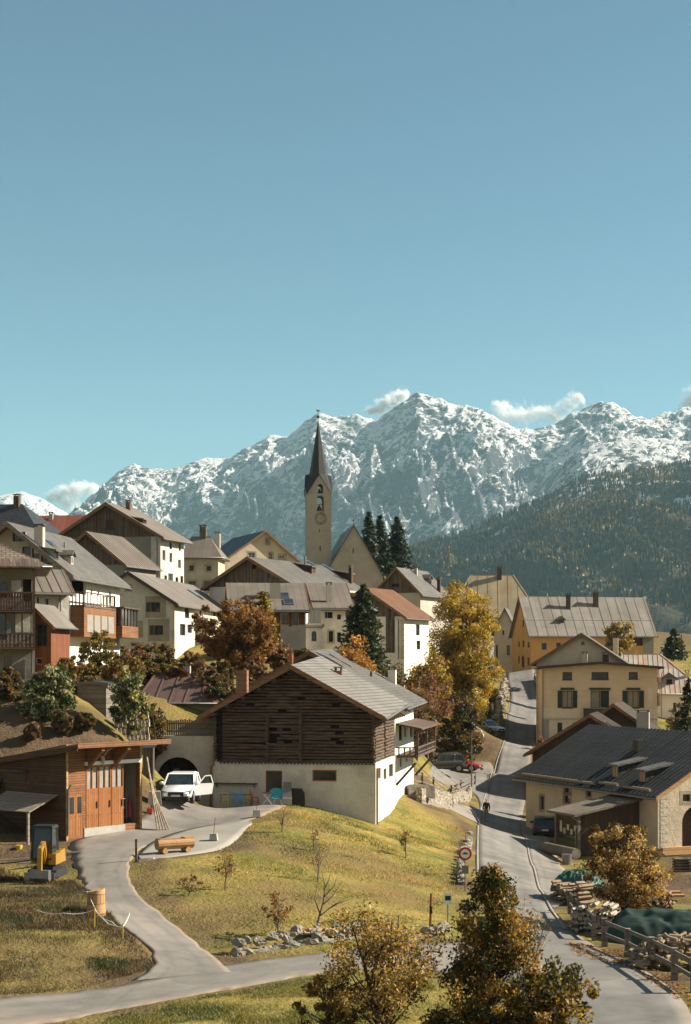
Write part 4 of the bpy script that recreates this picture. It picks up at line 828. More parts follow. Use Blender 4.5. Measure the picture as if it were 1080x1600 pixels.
h.chimney('R', 62, 853, 824, 14, 'trim'); h.chimney('R', 101, 856, 847, 3, 'metal', metal=True); h.dormer('R', 112, 882, 12, 14, 'trim', gab=True, frame='frame_w'); h.dormer('R', 88, 874, 20, 13, 'metal', gab=False)
h.skylight('R', 80, 850, 1.2, .8); h.done(); h.balcony('R', 110, 160, 945, 928, 1.2, 'oldwood', nb=10)
u0, u1 = h.uz('R', 110, 960)[0], h.uz('R', 161, 960)[0]; zt, zm, zb_ = h.uz('R', 130, 948)[1], h.uz('R', 130, 962)[1], h.uz('R', 130, 996)[1]
m = MB(); h.fbox(m, 'R', u0, zb_, u1, zt, .003, 1.15); o = m.build('timber_bay', M['siding'], h.t); m = MB()
for k in range(4): a = u0 + (u1 - u0) * (.08 + k * .22); h.fbox(m, 'R', a, zm - 1.4, a + (u1 - u0) * .18, zm, 1.15, 1.18)
m.build('window', M['frosted'], o)
u0, u1 = h.uz('R', 163, 960)[0], h.uz('R', 186, 960)[0]; zt = h.uz('R', 175, 950)[1]; m = MB(); h.fbox(m, 'R', u0, zt - 2.6, u1 + .6, zt - 1.6, .003, 1.6); o = m.build('winter_garden', M['siding'], h.t)
m = MB(); h.fbox(m, 'R', u0, zt - 1.6, u1 + .6, zt - .1, .003, 1.5); m.build('pane', M['glass'], o); m = MB(); h.fbox(m, 'R', u0 - .1, zt - .1, u1 + .8, zt + .02, .003, 1.8)
for k in range(6): a = u0 + (u1 + .5 - u0) * k / 5; h.fbox(m, 'R', a, zt - 1.6, a + .1, zt - .1, 1.5, 1.56)
for k in range(4): h.fbox(m, 'R', u1 + .6, zt - 1.6, u1 + .64, zt - .1, .1 + k * .45, .2 + k * .45); h.fbox(m, 'R', u0 - .04, zt - 1.6, u0, zt - .1, .1 + k * .45, .2 + k * .45)
m.build('window_frame', M['oldwood'], o)
h = H('sgraffito_house', 'cream house with round attic window and decorated window surrounds above the hedge', 'house', 273, 150, -8, 131, 362, 1060, 943, 896, wall='cream', roof='r_metal', oe=.45, og=.45, th=.22, fascia='frame_d')
h.win('F', 236, 941, 250.5, 956, trim=.55, shut=1, shmat='frame_d'); h.win('F', 241, 977, 255, 992, trim=.6, shut=1, shmat='frame_d'); h.panel('F', 198.5, 970, 223.5, 996, 'sgraf'); h.win('F', 197, 914.5, 204, 922, bars=(0, 0), trim=.15)
for q in ((289, 948, 296, 966), (312, 953, 316, 962), (333, 955, 338, 963), (281.5, 975, 290, 993), (293, 976, 300, 989)): h.win('R', *q, bars=(1, 0))
h.quoins('F', 269.5, 946, 1000, 3.4); h.skylight('R', 306, 930, .9, 2); h.done()
u0, u1 = h.uz('R', 306, 990)[0], h.uz('R', 328, 990)[0]; z0, z1 = h.uz('R', 312, 998)[1], h.uz('R', 312, 969)[1]; m = MB(); h.fbox(m, 'R', u0, z0 - 1, u1, z1, .003, 1.2); m.build('awning', M['ochre'], h.t)
h = H('wood_gable_house', 'tall house with grey board gable and sunlit white side wall of small windows', 'house', 251, 180, -20, 90, 292, 1010, 838, 786, wall='cream', gable='oldwood', roof='r_metal', oe=.75, og=.7, th=.25, D=6)
for q in ((265, 847, 269, 858), (279.5, 849, 282.5, 861), (254, 859.5, 258.7, 876), (265, 864, 269.3, 879), (278.5, 874.5, 282.8, 888), (257, 899, 261, 907), (263, 896, 270.5, 910), (274.5, 902, 278.5, 911), (282, 900, 286.5, 912)): h.win('R', *q, bars=(0, 0), frame='frame_w' if random.random() < .3 else 'frame_d')
h.panel('F', 165, 812, 178, 828, 'darkwood'); h.panel('F', 180, 839, 236, 880, 'rough_grey', .02); h.dormer('R', 226, 818, 12, 6, 'darkwood'); h.chimney('R', 201, 796, 785, 7, 'oldwood'); h.pipe('F', 246, 842, 905); h.done()
h = H('barn_annex', 'lower barn with weathered board gable and ribbed roof in front of the tall house', 'barn', 196, 166, -20, 82, 236, 990, 882, 832, wall='rough_grey', gable='oldwood', roof='r_metal', oe=.4, og=.6, th=.22, ribs=.6, D=7); h.done()
h = H('dark_roofed_house', 'house under a black slate roof on the skyline above the glass gable house', 'house', 60, 200, -14, -80, 75, 905, 835, 786, mode='hip', wall='grey_pl', roof='r_black', oe=.5, hipin=(1, 4.3), D=9); h.dormer('F', 8, 806, 10, 11, 'darkwood', frame='frame_w') if False else None; h.chimney('F', 8, 797, 785, 9, 'oldwood', p=Vector((h.W - 4.9, 4.2, h.hr))); h.done()
h = H('red_roofed_house', 'house with rust red sheet roof behind the glass gable house', 'house', 140, 220, -6, 45, 150, 905, 845, 807, mode='x', wall='grey_pl', roof='r_red', oe=.4, og=.3, D=8); h.chimney('F', 80, 811, 803, 6, 'conc'); h.done()
h = H('hip_roofed_house', 'grey house with flared hipped roof and small square windows in mid village', 'house', 341, 215, -5, 288, 349, 950, 871, 838, mode='hip', wall='grey_pl', roof='r_metal', oe=.6, hipin=(.5, 1.6), D=5.5)
for q in ((296, 883.5, 303, 892), (323, 884.5, 330, 892), (295, 908, 306, 914), (319, 908, 330, 914)): h.win('F', *q, trim=.3)
h.chimney('F', 312, 841, 826, 10, 'oldwood', p=Vector((2.1, 2.7, h.hr))); h.chimney('F', 336, 857, 841, 8, 'trim', p=Vector((4.0, 3.2, h.hr - 1))); h.done()
h = H('ochre_gable_house', 'ochre house with wide dark roof just before the church tower', 'house', 350, 225, 22, 330, 467, 940, 876, 829, wall='ochre', roof='r_black', oe=.5, og=.5, rf=.54, D=14)
for q in ((416, 842, 421, 850), (388, 863, 399, 872), (421, 864, 426, 874), (436, 867, 446, 873)): h.win('F', *q, trim=.2, frame='frame_w')
h.done()
# ---- church
t = thing('church', 'stone church with slender clock tower, pointed spire and steep nave gable', 'church', P(499, 900, 290), R(6)); zB = P(0, 900, 290).z
s_ = 290 / F; tw = 38 * s_; hz_ = lambda py: (H0 - py) * s_ - zB
class Tw(House):
    def __init__(s): pass
tt = Tw(); tt.W = tw; tt.D = tw; tt.t = t; tt.holes = {f: [] for f in 'FLRB'}
tt.pt = lambda f, u, z, off=0: Vector((u - tw / 2, -off, z)) if f == 'F' else Vector((tw / 2 + off, u, z)) if f == 'R' else Vector((-tw / 2 - off, u, z)) if f == 'L' else Vector((u - tw / 2, tw + off, z))
ze, zg, za = hz_(771), hz_(742), hz_(653); mb = MB()
for f in 'FLRB':
    hs = [(tw * .42, hz_(771), tw * .66, hz_(756), True), (tw * .39, hz_(799), tw * .69, hz_(774), True)] if f in 'FB' else [(tw * .36, hz_(799), tw * .64, hz_(772), True)]
    tt.face(mb, f, [(0, -14), (tw, -14), (tw, ze), (tw / 2, zg), (0, ze)], hs)
mb.quad((-tw / 2, 0, hz_(801)), (tw / 2, 0, hz_(801)), (tw / 2, tw, hz_(801)), (-tw / 2, tw, hz_(801)))
mb.build('tower', M['church'], t)
mb = MB(); c0 = Vector((0, tw / 2, 0)); ov = .2; ap = c0 + Vector((0, 0, za)); cs = [c0 + Vector((a * (tw / 2 + ov), b_ * (tw / 2 + ov), ze - .35)) for a, b_ in ((-1, -1), (1, -1), (1, 1), (-1, 1))]; pk = [c0 + Vector((a * (tw / 2 + ov), b_ * (tw / 2 + ov), zg + .15)) for a, b_ in ((0, -1), (1, 0), (0, 1), (-1, 0))]
hs_ = tw / 2; zi = zg + .35; pin = [c0 + Vector((a * hs_ * .74, b_ * hs_ * .74, zi)) for a, b_ in ((0, -1), (1, 0), (0, 1), (-1, 0))]; cin = [c0 + Vector((a * hs_ * .56, b_ * hs_ * .56, zi)) for a, b_ in ((-1, -1), (1, -1), (1, 1), (-1, 1))]
for i in range(4):
    c_, p0, p1, q0, q1, ci = cs[i], pk[i - 1], pk[i], pin[i - 1], pin[i], cin[i]
    mb.add([c_, p1, q1, ci, q0, p0], [(0, 1, 2), (0, 2, 3), (0, 3, 4), (0, 4, 5)]); mb.add([ci, q1, ap, q0], [(0, 1, 2), (0, 2, 3)])
mb.build('spire', M['spire'], t)
m = MB(); m.tube([ap - Vector((0, 0, .4)), ap + Vector((0, 0, 1.7))], .06, 6); m.ball(ap + Vector((0, 0, .55)), .28, 10, 6); m.build('finial', M['black'], t)
m = MB(); m.prism([ap + Vector(q) for q in ((-.3, 0, 1.55), (.15, 0, 1.5), (.35, 0, 1.9), (.1, 0, 1.75), (-.1, 0, 1.75), (-.3, 0, 1.95))], (0, .03, 0)); m.build('weathercock', M['black'], t)
m = MB()
for zz, r in ((hz_(797), .62), (hz_(769), .4)):
    cc = Vector((.2, tw * .4, zz)); m.tube([cc, cc + Vector((0, 0, .25 * r * 2)), cc + Vector((0, 0, r * 1.4)), cc + Vector((0, 0, r * 1.7))], [r, r * .75, r * .5, .1], 12); m.bar(cc + Vector((-tw * .3, 0, r * 1.9)), cc + Vector((tw * .25, 0, r * 1.9)), .18)
m.build('bell', plain('bronze', (.28, .17, .06), .35, .8), t)
cl = Vector((.27, -.02, hz_(810))); rr = 9 * s_; ck = MB()
for k in range(12):
    a = math.pi * k / 6; d = Vector((math.sin(a), 0, math.cos(a))); ck.bar(cl + d * rr * .74, cl + d * rr * .98, .12 if k % 3 else .2, .04)
for q in (1.0, .7):
    pts = [cl + Vector((math.sin(2 * math.pi * k / 40) * rr * q * 1.04, 0, math.cos(2 * math.pi * k / 40) * rr * q * 1.04)) for k in range(41)]; ck.tube(pts, .035, 4, False)
co_ = ck.build('clock_face', M['frame_d'], t)
for a, l in ((R(42), .85), (R(40), .5)):
    m = MB(); d = Vector((math.sin(a), 0, math.cos(a))); m.bar(cl + Vector((0, -.05, 0)) - d * .15, cl + d * rr * l + Vector((0, -.05, 0)), .13, .03); m.build('clock_hand', M['black'], co_)
m = MB(); m.box((.15, 0, hz_(857)), (.2, .04, .9)); m.box((.05, 0, hz_(829)), (.15, .04, .5)); m.build('slit_window', M['dark'], t)
nv = H('nave_t', None, None, 596, 285, 5, 505, 598, 960, 902, 822, wall='church', roof='r_slate', oe=.35, og=.3, th=.2, W=10.6, D=20, fascia='r_slate', gutter=False) if False else None
gx0 = (505 - 499) * s_; gx1 = (597 - 499) * s_; gm_ = (551 - 499) * s_; zn0, zn1 = hz_(902), hz_(823); yb = -2.2; mb = MB()
for y in (yb, yb + 22): mb.quad((gx0, y, -14), (gx1, y, -14), (gx1, y, zn0), (gm_, y, zn1), (gx0, y, zn0))
for x in (gx0, gx1): mb.quad((x, yb, -14), (x, yb + 22, -14), (x, yb + 22, zn0), (x, yb, zn0))
mb.build('nave_wall', M['church'], t)
mb = MB(); k = (zn1 - zn0) / (gx1 - gm_); e = .35
for x, kk in ((gx0 - e, -1), (gx1 + e, 1)):
    zx = zn0 - k * e; q = [Vector((gm_, yb - .25, zn1)), Vector((x, yb - .25, zx)), Vector((x, yb + 22, zx)), Vector((gm_, yb + 22, zn1))]; mb.hexa(q + [p + Vector((0, 0, .3)) for p in q])
mb.build('nave_roof', M['r_slate'], t); m = MB(); m.tube([(gm_, yb, zn1), (gm_, yb, zn1 + 1)], .05, 5); m.ball((gm_, yb, zn1 + 1), .16, 8, 5); m.build('nave_finial', M['black'], t)
m = MB(); m.box((gm_ - .1, yb, hz_(862)), (.18, .04, .9)); m.build('slit_window', M['dark'], t)
# ---- middle of the village
h = H('long_roofed_house', 'broad house with dark board gable and two dormers below the church', 'house', 458, 170, -28, 327, 590, 1010, 914, 871, wall='white', gable='oldwood', roof='r_slate', oe=.6, og=.7, th=.22, D=16)
h.win('F', 394, 882, 400, 889, 'dark'); h.dormer('R', 490, 897, 14, 11, 'darkwood', frame='frame_o'); h.dormer('R', 548, 908, 13, 11, 'darkwood', frame='frame_o'); h.chimney('R', 548, 911, 887, 5, 'darkwood'); h.chimney('R', 477, 886, 869, 4, 'metal', metal=True)
h.skylight('R', 487, 881, .9, 1.5); h.skylight('R', 512, 887, .9, 1.5)
for q in ((521, 921, 525, 929), (533, 922, 537, 929), (546, 923, 550, 931)): h.win('R', *q, bars=(0, 0))
h.done(); m = MB(); m.bar((h.W + .75, -.6, h.h - .25), (h.W + .75, h.D + .5, h.h - .25), .22); m.build('snow_guard', M['trim'], h.t)
h = H('loggia_house', 'house with dark timber loggia and three skylights under a low grey roof', 'house', 362, 137, 6, 355, 478, 1040, 951, 914, mode='x', wall='grey_pl', roof='r_metal', oe=.7, og=.3, D=9, rf=.6)
for q in ((440, 960, 451, 976), (457, 958, 466, 977)): h.win('F', *q, frame='frame_o')
for q in ((425, 958, 438, 1000), (451.5, 956, 456, 979), (467, 956, 476, 976)): h.panel('F', *q, 'redwood', .05)
h.chimney('F', 430, 933, 911, 16, 'trim'); h.skylight('F', 413, 931, .9, 1.6); h.skylight('F', 444, 931, .9, 1.3); h.skylight('F', 451, 941, .9, 1.3); h.done()
h = H('cream_terrace_house', 'cream house with small dark windows next to the dark cedar', 'house', 502, 146, 9, 498, 540, 1050, 949, 914, mode='x', wall='cream', roof='r_metal', oe=.5, og=.8, D=9)
h.win('F', 512, 956, 520, 966, shut=1); h.win('F', 514, 986, 521, 1003, trim=.15); h.win('F', 527, 960, 533, 968); h.win('F', 527, 988, 533, 1003); h.chimney('F', 514, 940, 914, 8, 'trim'); h.done()
h = H('terrace_block', 'small flat roofed cream block with one slit window behind the orange tree', 'house', 474, 139, 9, 467, 505, 1060, 977, 976.5, mode='x', wall='cream', roof='conc', oe=.05, og=.05, D=4, th=.1, gutter=False); h.win('F', 487, 986, 495, 1002, arch=True, bars=(0, 0)); h.done()
h = H('red_tiled_house', 'house with rust red tiled roof and board gable behind the dark cedar', 'house', 632, 172, -27, 512, 670, 1075, 963, 919, wall='white', gable='oldwood', roof='r_tile', oe=.5, og=.6, th=.2)
h.win('R', 650, 976, 656, 993, bars=(0, 1)); h.win('R', 651, 1001, 657, 1015, bars=(0, 1)); h.panel('F', 603, 963, 617, 1020, 'oldwood', .03); h.quoins('F', 626, 968, 1030, 6); h.pipe('F', 623, 966, 1030); h.done()
h = H('skyline_gable_house', 'grey house with board gable and metal roof below the dark spruces', 'house', 657, 212, -25, 587, 692, 990, 926, 888, wall='grey_pl', gable='oldwood', roof='r_slate', oe=.5, og=.6, th=.22, D=10)
h.win('F', 612, 912, 624, 917, 'dark'); h.dormer('R', 672, 912, 10, 8, 'metal', gab=True); h.chimney('R', 686, 924, 905, 5, 'darkwood'); h.chimney('R', 650, 897, 888, 5, 'conc'); h.done()
# ---- right side of the street
h = H('hipped_metal_house', 'big house with hipped rust streaked metal roof highest up the street', 'house', 842, 300, -4, 700, 850, 1040, 964, 898, mode='hip', wall='grey_pl', roof='r_rust', oe=.5, ribs=1.9, hipin=(4.3, 4.6), D=13)
h.chimney('F', 777, 908, 893, 7, 'oldwood', p=Vector((9.8, 6, h.hr - .4))); h.done()
h = H('cream_gable_house', 'small cream gabled house at the top of the street beside the orange house', 'house', 806, 262, -10, 772, 816, 1055, 985, 951, wall='ochre', roof='r_slate', oe=.4, og=.4, D=8)
h.win('F', 792, 1008, 797, 1024, bars=(0, 0)); h.win('F', 775, 1008, 778, 1040, 'door', 'darkwood', name='door'); h.win('F', 785, 985, 788, 992); h.done()
h = H('orange_house', 'long orange house with grey panelled metal roof and two chimneys', 'house', 830, 250, 10, 804, 1022, 1062, 991, 934, mode='x', wall='orange', roof='r_big', oe=.4, og=.5, ribs=1.6, D=10.6, group='village houses')
for q in ((847, 1005, 854, 1015), (869.5, 1004.5, 876, 1013)): h.win('F', *q, trim=.12)
for q in ((809.5, 1003, 812, 1011), (816.5, 1001, 819.5, 1011), (824.5, 1003, 827.5, 1012), (809.5, 1025, 812, 1037), (824, 1027, 827, 1040), (816.5, 969, 819, 980)): h.win('L', *q, bars=(0, 0))
h.win('L', 814.5, 1024, 819.5, 1043, 'door', 'darkwood', arch=True, name='door'); h.chimney('F', 888, 950, 929, 6, 'darkwood'); h.chimney('F', 931, 946, 927, 7, 'darkwood'); h.chimney('F', 873, 933, 921, 4, 'metal', metal=True, p=Vector((4.5, 6.5, h.hr - .4))); h.dormer('F', 877, 973, 9, 5, 'r_big', gab=True)
h.win('F', 990, 993, 1005, 1009, 'door', 'darkwood', name='door'); h.panel('F', 1005.5, 991.5, 1021, 1058, 'rough_grey', .03); h.done(); m = MB(); m.bar((-.4, 1.9, h.h + 1.5 + .28 + .45), (h.W + .4, 1.9, h.h + 1.5 + .28 + .45), .14); m.build('snow_guard', M['darkwood'], h.t)
# grand yellow house
h = H('yellow_house', 'grand yellow house with green shutters and balcony facing the street', 'house', 1028, 180, -4, 847, 1042, 1170, 1043, 1036, wall='yellow', roof='r_black', oe=.55, og=.8, D=9, th=.14, rf=.5, fascia='frame_d', sink=4)
for q in ((879, 1050, 894, 1062), (982.6, 1050, 996.7, 1061)): h.win('F', *q, bars=(1, 0), sill=True)
h.win('F', 924.5, 1050, 951, 1061.5, bars=(3, 0), sill=True)
for q in ((879, 1079, 894.5, 1106), (981, 1079, 998, 1106)): h.win('F', *q, shut=3, bars=(1, 0), glass='curtain', sill=True)
h.win('F', 923, 1079, 938, 1106, bars=(0, 0), glass='curtain', name='balcony_door'); h.win('F', 938.3, 1079, 952, 1106, 'door', 'shutter', name='balcony_door'); h.win('F', 879, 1129, 895, 1152, shut=3, bars=(1, 0), glass='curtain')
for q in ((1030, 1058, 1032.5, 1066), (1030, 1083, 1032.5, 1103)): h.win('R', *q, bars=(0, 0))
for q in ((876, 1074.5, 897.5, 1078), (921, 1074.5, 954, 1078), (978.5, 1074.5, 1000.5, 1078)): h.panel('F', *q, 'frame_d', .16, 'lintel')
h.panel('F', 847.3, 1107.5, 1027.7, 1122, 'yellow_b', .02, 'band'); h.panel('F', 847.2, 1122.2, 1027.8, 1124.2, 'trim', .1, 'string_course'); h.panel('F', 847.3, 1124.6, 1027.7, 1185, 'yellow_b', .015, 'base_wall'); h.panel('F', 847.3, 1124.6, 858, 1185, 'conc', .05, 'corner_pier'); h.panel('F', 1012, 1075, 1020, 1107, 'yellow_b', .006, 'patch')
h.done(); h.balcony('F', 911.5, 952.5, 1119, 1106.5, 1.1, 'frame_d', nb=22); h.pipe('R', 1033, 1048, 1120); h.pipe('F', 848.5, 1046, 1160)
h2 = H('yellow_rear_house', 'gabled rear wing with three chimneys rising behind the grand yellow house', 'house', 975, 187, -12, 838, 1040, 1150, 1035, 991, wall='ochre', roof='r_slate', oe=.6, og=.6, D=9, rf=.52, th=.18)
h2.win('F', 908, 1002, 913.5, 1008, arch=True, bars=(0, 0)); h2.chimney('L', 917, 1034, 1014, 8, 'ochre', p=Vector((5.8, -1.4, h2.h - .5))); h2.chimney('R', 950, 1034, 1015, 10, 'darkwood', p=Vector((8.2, -1.4, h2.h - .5))); h2.chimney('R', 962, 1020, 997, 8, 'ochre'); h2.done()
h = H('rust_roofed_house', 'white walled house with rust streaked sheet metal roof beyond the yellow house', 'house', 1100, 200, -8, 962, 1120, 1165, 1084, 1022, mode='hip', wall='white', roof='r_rust2', oe=.6, ribs=.62, hipin=(1.0, 5), D=13, ribh=.05)
h.chimney('F', 1076, 1068, 1046, 6, 'ochre', p=Vector((9, 2.4, h.h + .9))); h.win('F', 1052, 1098, 1057, 1112)
p = Vector((6.7, 1.2, h.h + .75)); m = MB(); m.box(p + Vector((0, 1.2, .6)), (1.5, 2.6, 1.3)); o = m.build('dormer', M['metal'], h.t); m = MB(); m.prism([p + Vector(q) for q in ((-1, -.4, 1.2), (1, -.4, 1.2), (0, -.4, 1.9))], (0, 3.2, 0)); m.build('dormer_roof', M['r_slate'], o); m = MB(); m.box(p + Vector((0, -.12, .65)), (.7, .05, .8)); m.build('window', M['dark'], o)
h.done()
h = H('board_gable_barn', 'barn with brown board gable and ribbed roof below the yellow house', 'barn', 1015, 146, -14, 832, 1040, 1215, 1176, 1119, wall='darkwood', gable='siding_d', roof='r_metal', oe=.7, og=.8, D=7, ribs=.8, th=.18)
h.skylight('R', 955, 1135, .8, 1.6); h.done()
h = H('rear_barn', 'dark barn with shiny ribbed roof and broad chimney behind the board gable barn', 'barn', 1040, 158, -16, 880, 1075, 1195, 1160, 1103, wall='darkwood', gable='siding_d', roof='r_metal', oe=.5, og=.6, D=8, ribs=.8, th=.22)
h.chimney('R', 1005, 1133, 1113, 19, 'conc'); h.done()
# dark roofed house  and its wood shed
h = H('dark_ribbed_house', 'ochre house with large dark ribbed roof and two shed dormers', 'house', 1028, 112, -68.2, 822, 1150, 1320, 1239, 1152, mode='x', wall='ochre', roof='r_dark', oe=.7, og=.9, D=13, ribs=.55, ribh=.1, th=.2, sink=3, fascia='newwood')
for q in ((844, 1244, 850, 1265), (882, 1225, 891, 1239), (881, 1242, 891, 1255), (917, 1231, 923, 1245)): h.win('F', *q, bars=(0, 0), trim=.2)
h.win('R', 1067, 1241, 1079, 1252, bars=(0, 0), trim=.25); h.win('R', 1066, 1259, 1110, 1327, 'door', 'darkwood', arch=True, name='door', dep=.5)
h.dormer('F', 962, 1214, 17, 18, 'r_dark', roof='r_slate', frame='newwood', glass='curtain'); h.dormer('F', 1004, 1222, 19, 18, 'r_dark', roof='r_slate', frame='newwood', glass='curtain')
h.chimney('F', 998, 1172, 1156, 15, 'black', cap=False); h.quoins('R', 1032, 1236, 1330, 12)
h.panel('R', 1033, 1334, 1120, 1322, 'newwood', .25, 'beam'); h.done()
m = MB(); mr0 = (h.hr - h.h) / h.ry
for a, c, y_ in ((.3, h.W * .60, .1), (h.W * .62, h.W * .75, 0.3), (h.W * .8, h.W * .98, .2)): m.tube([Vector((a, y_ - .6, h.h + mr0 * (y_ - .6) + .42)), Vector((c, y_ - .6, h.h + mr0 * (y_ - .6) + .42))], .12, 7)
m.build('snow_guard', M['grey_beam'], h.t)
Hs = h
ws = thing('wood_shed', 'open lean-to wood shed with stone slab roof against the ochre house wall', 'shed', h.O, h.t.rotation_euler.z)
L = lambda px, py, Y: h.Mi @ P(px, py, Y)
a, b_, c, d = L(852, 1266, 121.5), L(897, 1280, 114.5), L(1021, 1243, 112.2), L(963, 1233, 118.6)
a, b_ = h.onplane(854, 1266, -5.6), h.onplane(898, 1280, -5.6); c.y = d.y = -.05; a.z = b_.z = (a.z + b_.z) / 2; c.z = d.z = h.h - .65; c.x = b_.x; d.x = a.x
m = MB(); m.hexa([a, b_, c, d] + [q + Vector((0, 0, .16)) for q in (a, b_, c, d)]); m.build('roof', M['r_stone'], ws)
sy = a.y + .6; sx0, sx1 = a.x + .4, b_.x - .5; gzv = -3.6
for x in (sx0, sx1):
    m = MB(); m.bar((x, sy, gzv), (x, sy, a.z + .2), .2); m.build('post', M['fencewood'], ws)
m = MB(); m.hexa([Vector(q) for q in ((sx1 - .1, sy, -1.0), (sx1 + .0, sy, -1.0), (sx1 + .0, -.05, -1.0), (sx1 - .1, -.05, -1.0), (sx1 - .1, sy, a.z + .25), (sx1, sy, a.z + .25), (sx1, -.05, c.z), (sx1 - .1, -.05, c.z))]); m.build('board_wall', M['darkwood'], ws)
m = MB(); m.box(((sx0 + sx1) / 2, sy + .08, a.z - .75), (sx1 - sx0, .08, 1.5)); m.build('board_wall', M['siding_d'], ws)
m = MB(); m.tube([b_ + Vector((-.2, -.05, -.05)), b_ + Vector((-.25, .55, -.4)), Vector((sx1 - .1, sy - .16, a.z - .9)), Vector((sx1 - .1, sy - .16, gzv))], .06, 6); m.build('downpipe', M['metal'], ws)
m = MB()
for k in range(5): m.box((sx0 + .7 + k * .5, sy - .02, a.z - .9 - (k % 2) * .3), (.28, .05, .8 if k == 0 else .4))
m.build('paper_notice', M['trim'], ws)
wp_ = MB()
for i in range(26):
    for k in range(11):
        x = sx0 + .25 + i * (sx1 - sx0 - .5) / 25; wp_.tube([(x + random.uniform(-.03, .03), sy - .25 + random.uniform(-.06, .04), gzv + .6 + k * .16), (x, sy + .9, gzv + .6 + k * .16)], random.uniform(.06, .09), 6)
fw = wp_.build('firewood_stack', M['cut'], None); fw.matrix_world = h.M.copy(); tag(fw, 'firewood stacked under the lean-to shed roof', 'firewood')
# ---------------------------------------------------------------- mountains
def sil(pts, X, Yr):
    xs = np.array([(p[0] - CX) / F * Yr for p in pts]); zs = np.array([(H0 - p[1]) / F * Yr for p in pts]); return np.interp(X, xs, zs)
def snowmat(name, snow_lo, snow_hi, rock=((.035, .042, .052), (.105, .11, .118)), bias=0., strata=True):
    n = NT(name); g = n.n.new('ShaderNodeNewGeometry'); sx = n.n.new('ShaderNodeSeparateXYZ'); n.l.new(g.outputs['Normal'], sx.inputs[0]); px = n.n.new('ShaderNodeSeparateXYZ'); n.l.new(g.outputs['Position'], px.inputs[0])
    v = n.map(n.co(), (.001, .001, .001)); w_ = n.noise(3, 5, v)
    s = n.math('ADD', px.outputs[2], n.math('MULTIPLY', px.outputs[0], -.42)); s = n.math('ADD', s, n.math('MULTIPLY', w_, 420))
    cb = n.n.new('ShaderNodeCombineXYZ'); n.put(cb.inputs[2], n.math('MULTIPLY', s, .001)); n.put(cb.inputs[0], n.math('MULTIPLY', px.outputs[0], .00022)); n.put(cb.inputs[1], n.math('MULTIPLY', px.outputs[1], .0002))
    st = n.noise(90, 6, cb.outputs[0], .72); sp = n.noise(85, 6, v, .75); lo = n.noise(6, 5, n.map(n.co(), (.0011, .0006, .0009), (0, .5, 0)), .6)
    f = n.math('ADD', n.math('MULTIPLY', sx.outputs[2], .62), n.math('MULTIPLY', st, 2.6)); f = n.math('ADD', f, n.math('MULTIPLY', sp, .6)); f = n.math('ADD', f, n.math('MULTIPLY', lo, 1.15))
    hgt = n.mr(px.outputs[2], snow_lo, snow_hi, -.8, 0); f = n.math('ADD', f, hgt)
    fac = n.mr(f, 2.52 - bias, 2.62 - bias)
    rc = n.mix(n.noise(30, 5, v), rock[0], rock[1])
    h = n.math('ADD', n.math('MULTIPLY', st, 1.), n.math('MULTIPLY', sp, .9))
    return n.fin(n.mix(fac, rc, (.80, .80, .80)), .8, 0, n.bump(h, 1., 22), .2)
def ridge(name, pts, Yr, X0, X1, Lf, Lb, zb, mat, step, amp, seed, pw=1.35, sp=(330, 1300), shear=.45, fine=1.0):
    xs = np.arange(X0, X1, step); ys = np.arange(Yr - Lf, Yr + Lb, step); X, Y = np.meshgrid(xs, ys)
    yr = Yr + 160 * fbm(X / 900, X * 0 + .5, seed + 50, 4) * (Lf / 2000); Hs = sil(pts, X, Yr)
    t = (yr - Y) / Lf; d = yr - Y; tf = np.clip(t, 0, 1); base = np.where(t >= 0, (1 - tf) ** pw, np.clip(1 + (t * Lf / Lb) * 1.1, 0, 1))
    z = zb + (Hs - zb) * base
    wx = 130 * fbm(X / 420, Y / 420, seed + 9, 4); u = X - shear * d + wx
    env = np.clip(tf * 2.6, 0, 1) ** 1.4 * np.clip(1.25 - tf, 0, 1)
    r1 = fbm(u / sp[0], d / sp[1] + .3 * wx / 130, seed, 4, .5, True); r2 = fbm((X + .6 * d + wx) / (sp[0] * .42), d / (sp[1] * .42), seed + 20, 4, .55, True); r3 = .6 * fbm((X * .9 + d * .55) / 210, (d - .5 * X) / 62, seed + 30, 5, .62, True) + .4 * fbm(X / 48 + wx / 40, Y / 60, seed + 37, 4, .6, True)
    z = z + amp * env * (r1 * 1.15 - .45) + amp * .34 * np.clip(tf * 3, .0, 1) * (r2 - .35) + fine * amp * .10 * np.clip(.5 + tf * 9, 0, 1) * (r3 - .28)
    z = np.maximum(z, zb - 20); V = np.stack([X, Y, z], 2).reshape(-1, 3); ny, nx = X.shape; i = (np.arange(ny - 1)[:, None] * nx + np.arange(nx - 1)[None]).ravel()
    o = npmesh(name, V, np.stack([i, i + 1, i + nx + 1, i + nx], 1), mat, smooth=False); o['kind'] = 'structure'; return X, Y, z
main = [(-400,860),(-60,860),(60,835),(100,806),(130,787),(160,757),(180,737),(210,723),(240,731),(262,734),(285,726),(318,711),(350,716),(380,702),(420,677),(450,679),(475,657),(495,646),(530,651),(560,646),(590,656),(610,641),(630,624),(652,611),(680,623),(710,633),(740,638),(770,656),(800,673),(830,676),(845,669),(870,663),(895,646),(935,630),(960,636),(985,651),(1010,656),(1040,641),(1080,634),(1130,620),(1200,650),(1300,640),(1400,690),(1600,720)]
ridge('mountain', main, 7000, -2300, 2500, 2100, 500, 60, snowmat('mountain_rock_and_snow', 150, 420, bias=.03), 5.5, 430, 101)
ridge('mountain', [(-400,740),(-150,800),(-60,790),(0,771),(35,765),(65,776),(100,798),(130,815),(250,900)], 8600, -3300, -1000, 1400, 300, 80, snowmat('far_mountain_snow', 100, 200, bias=.12), 12, 150, 141)
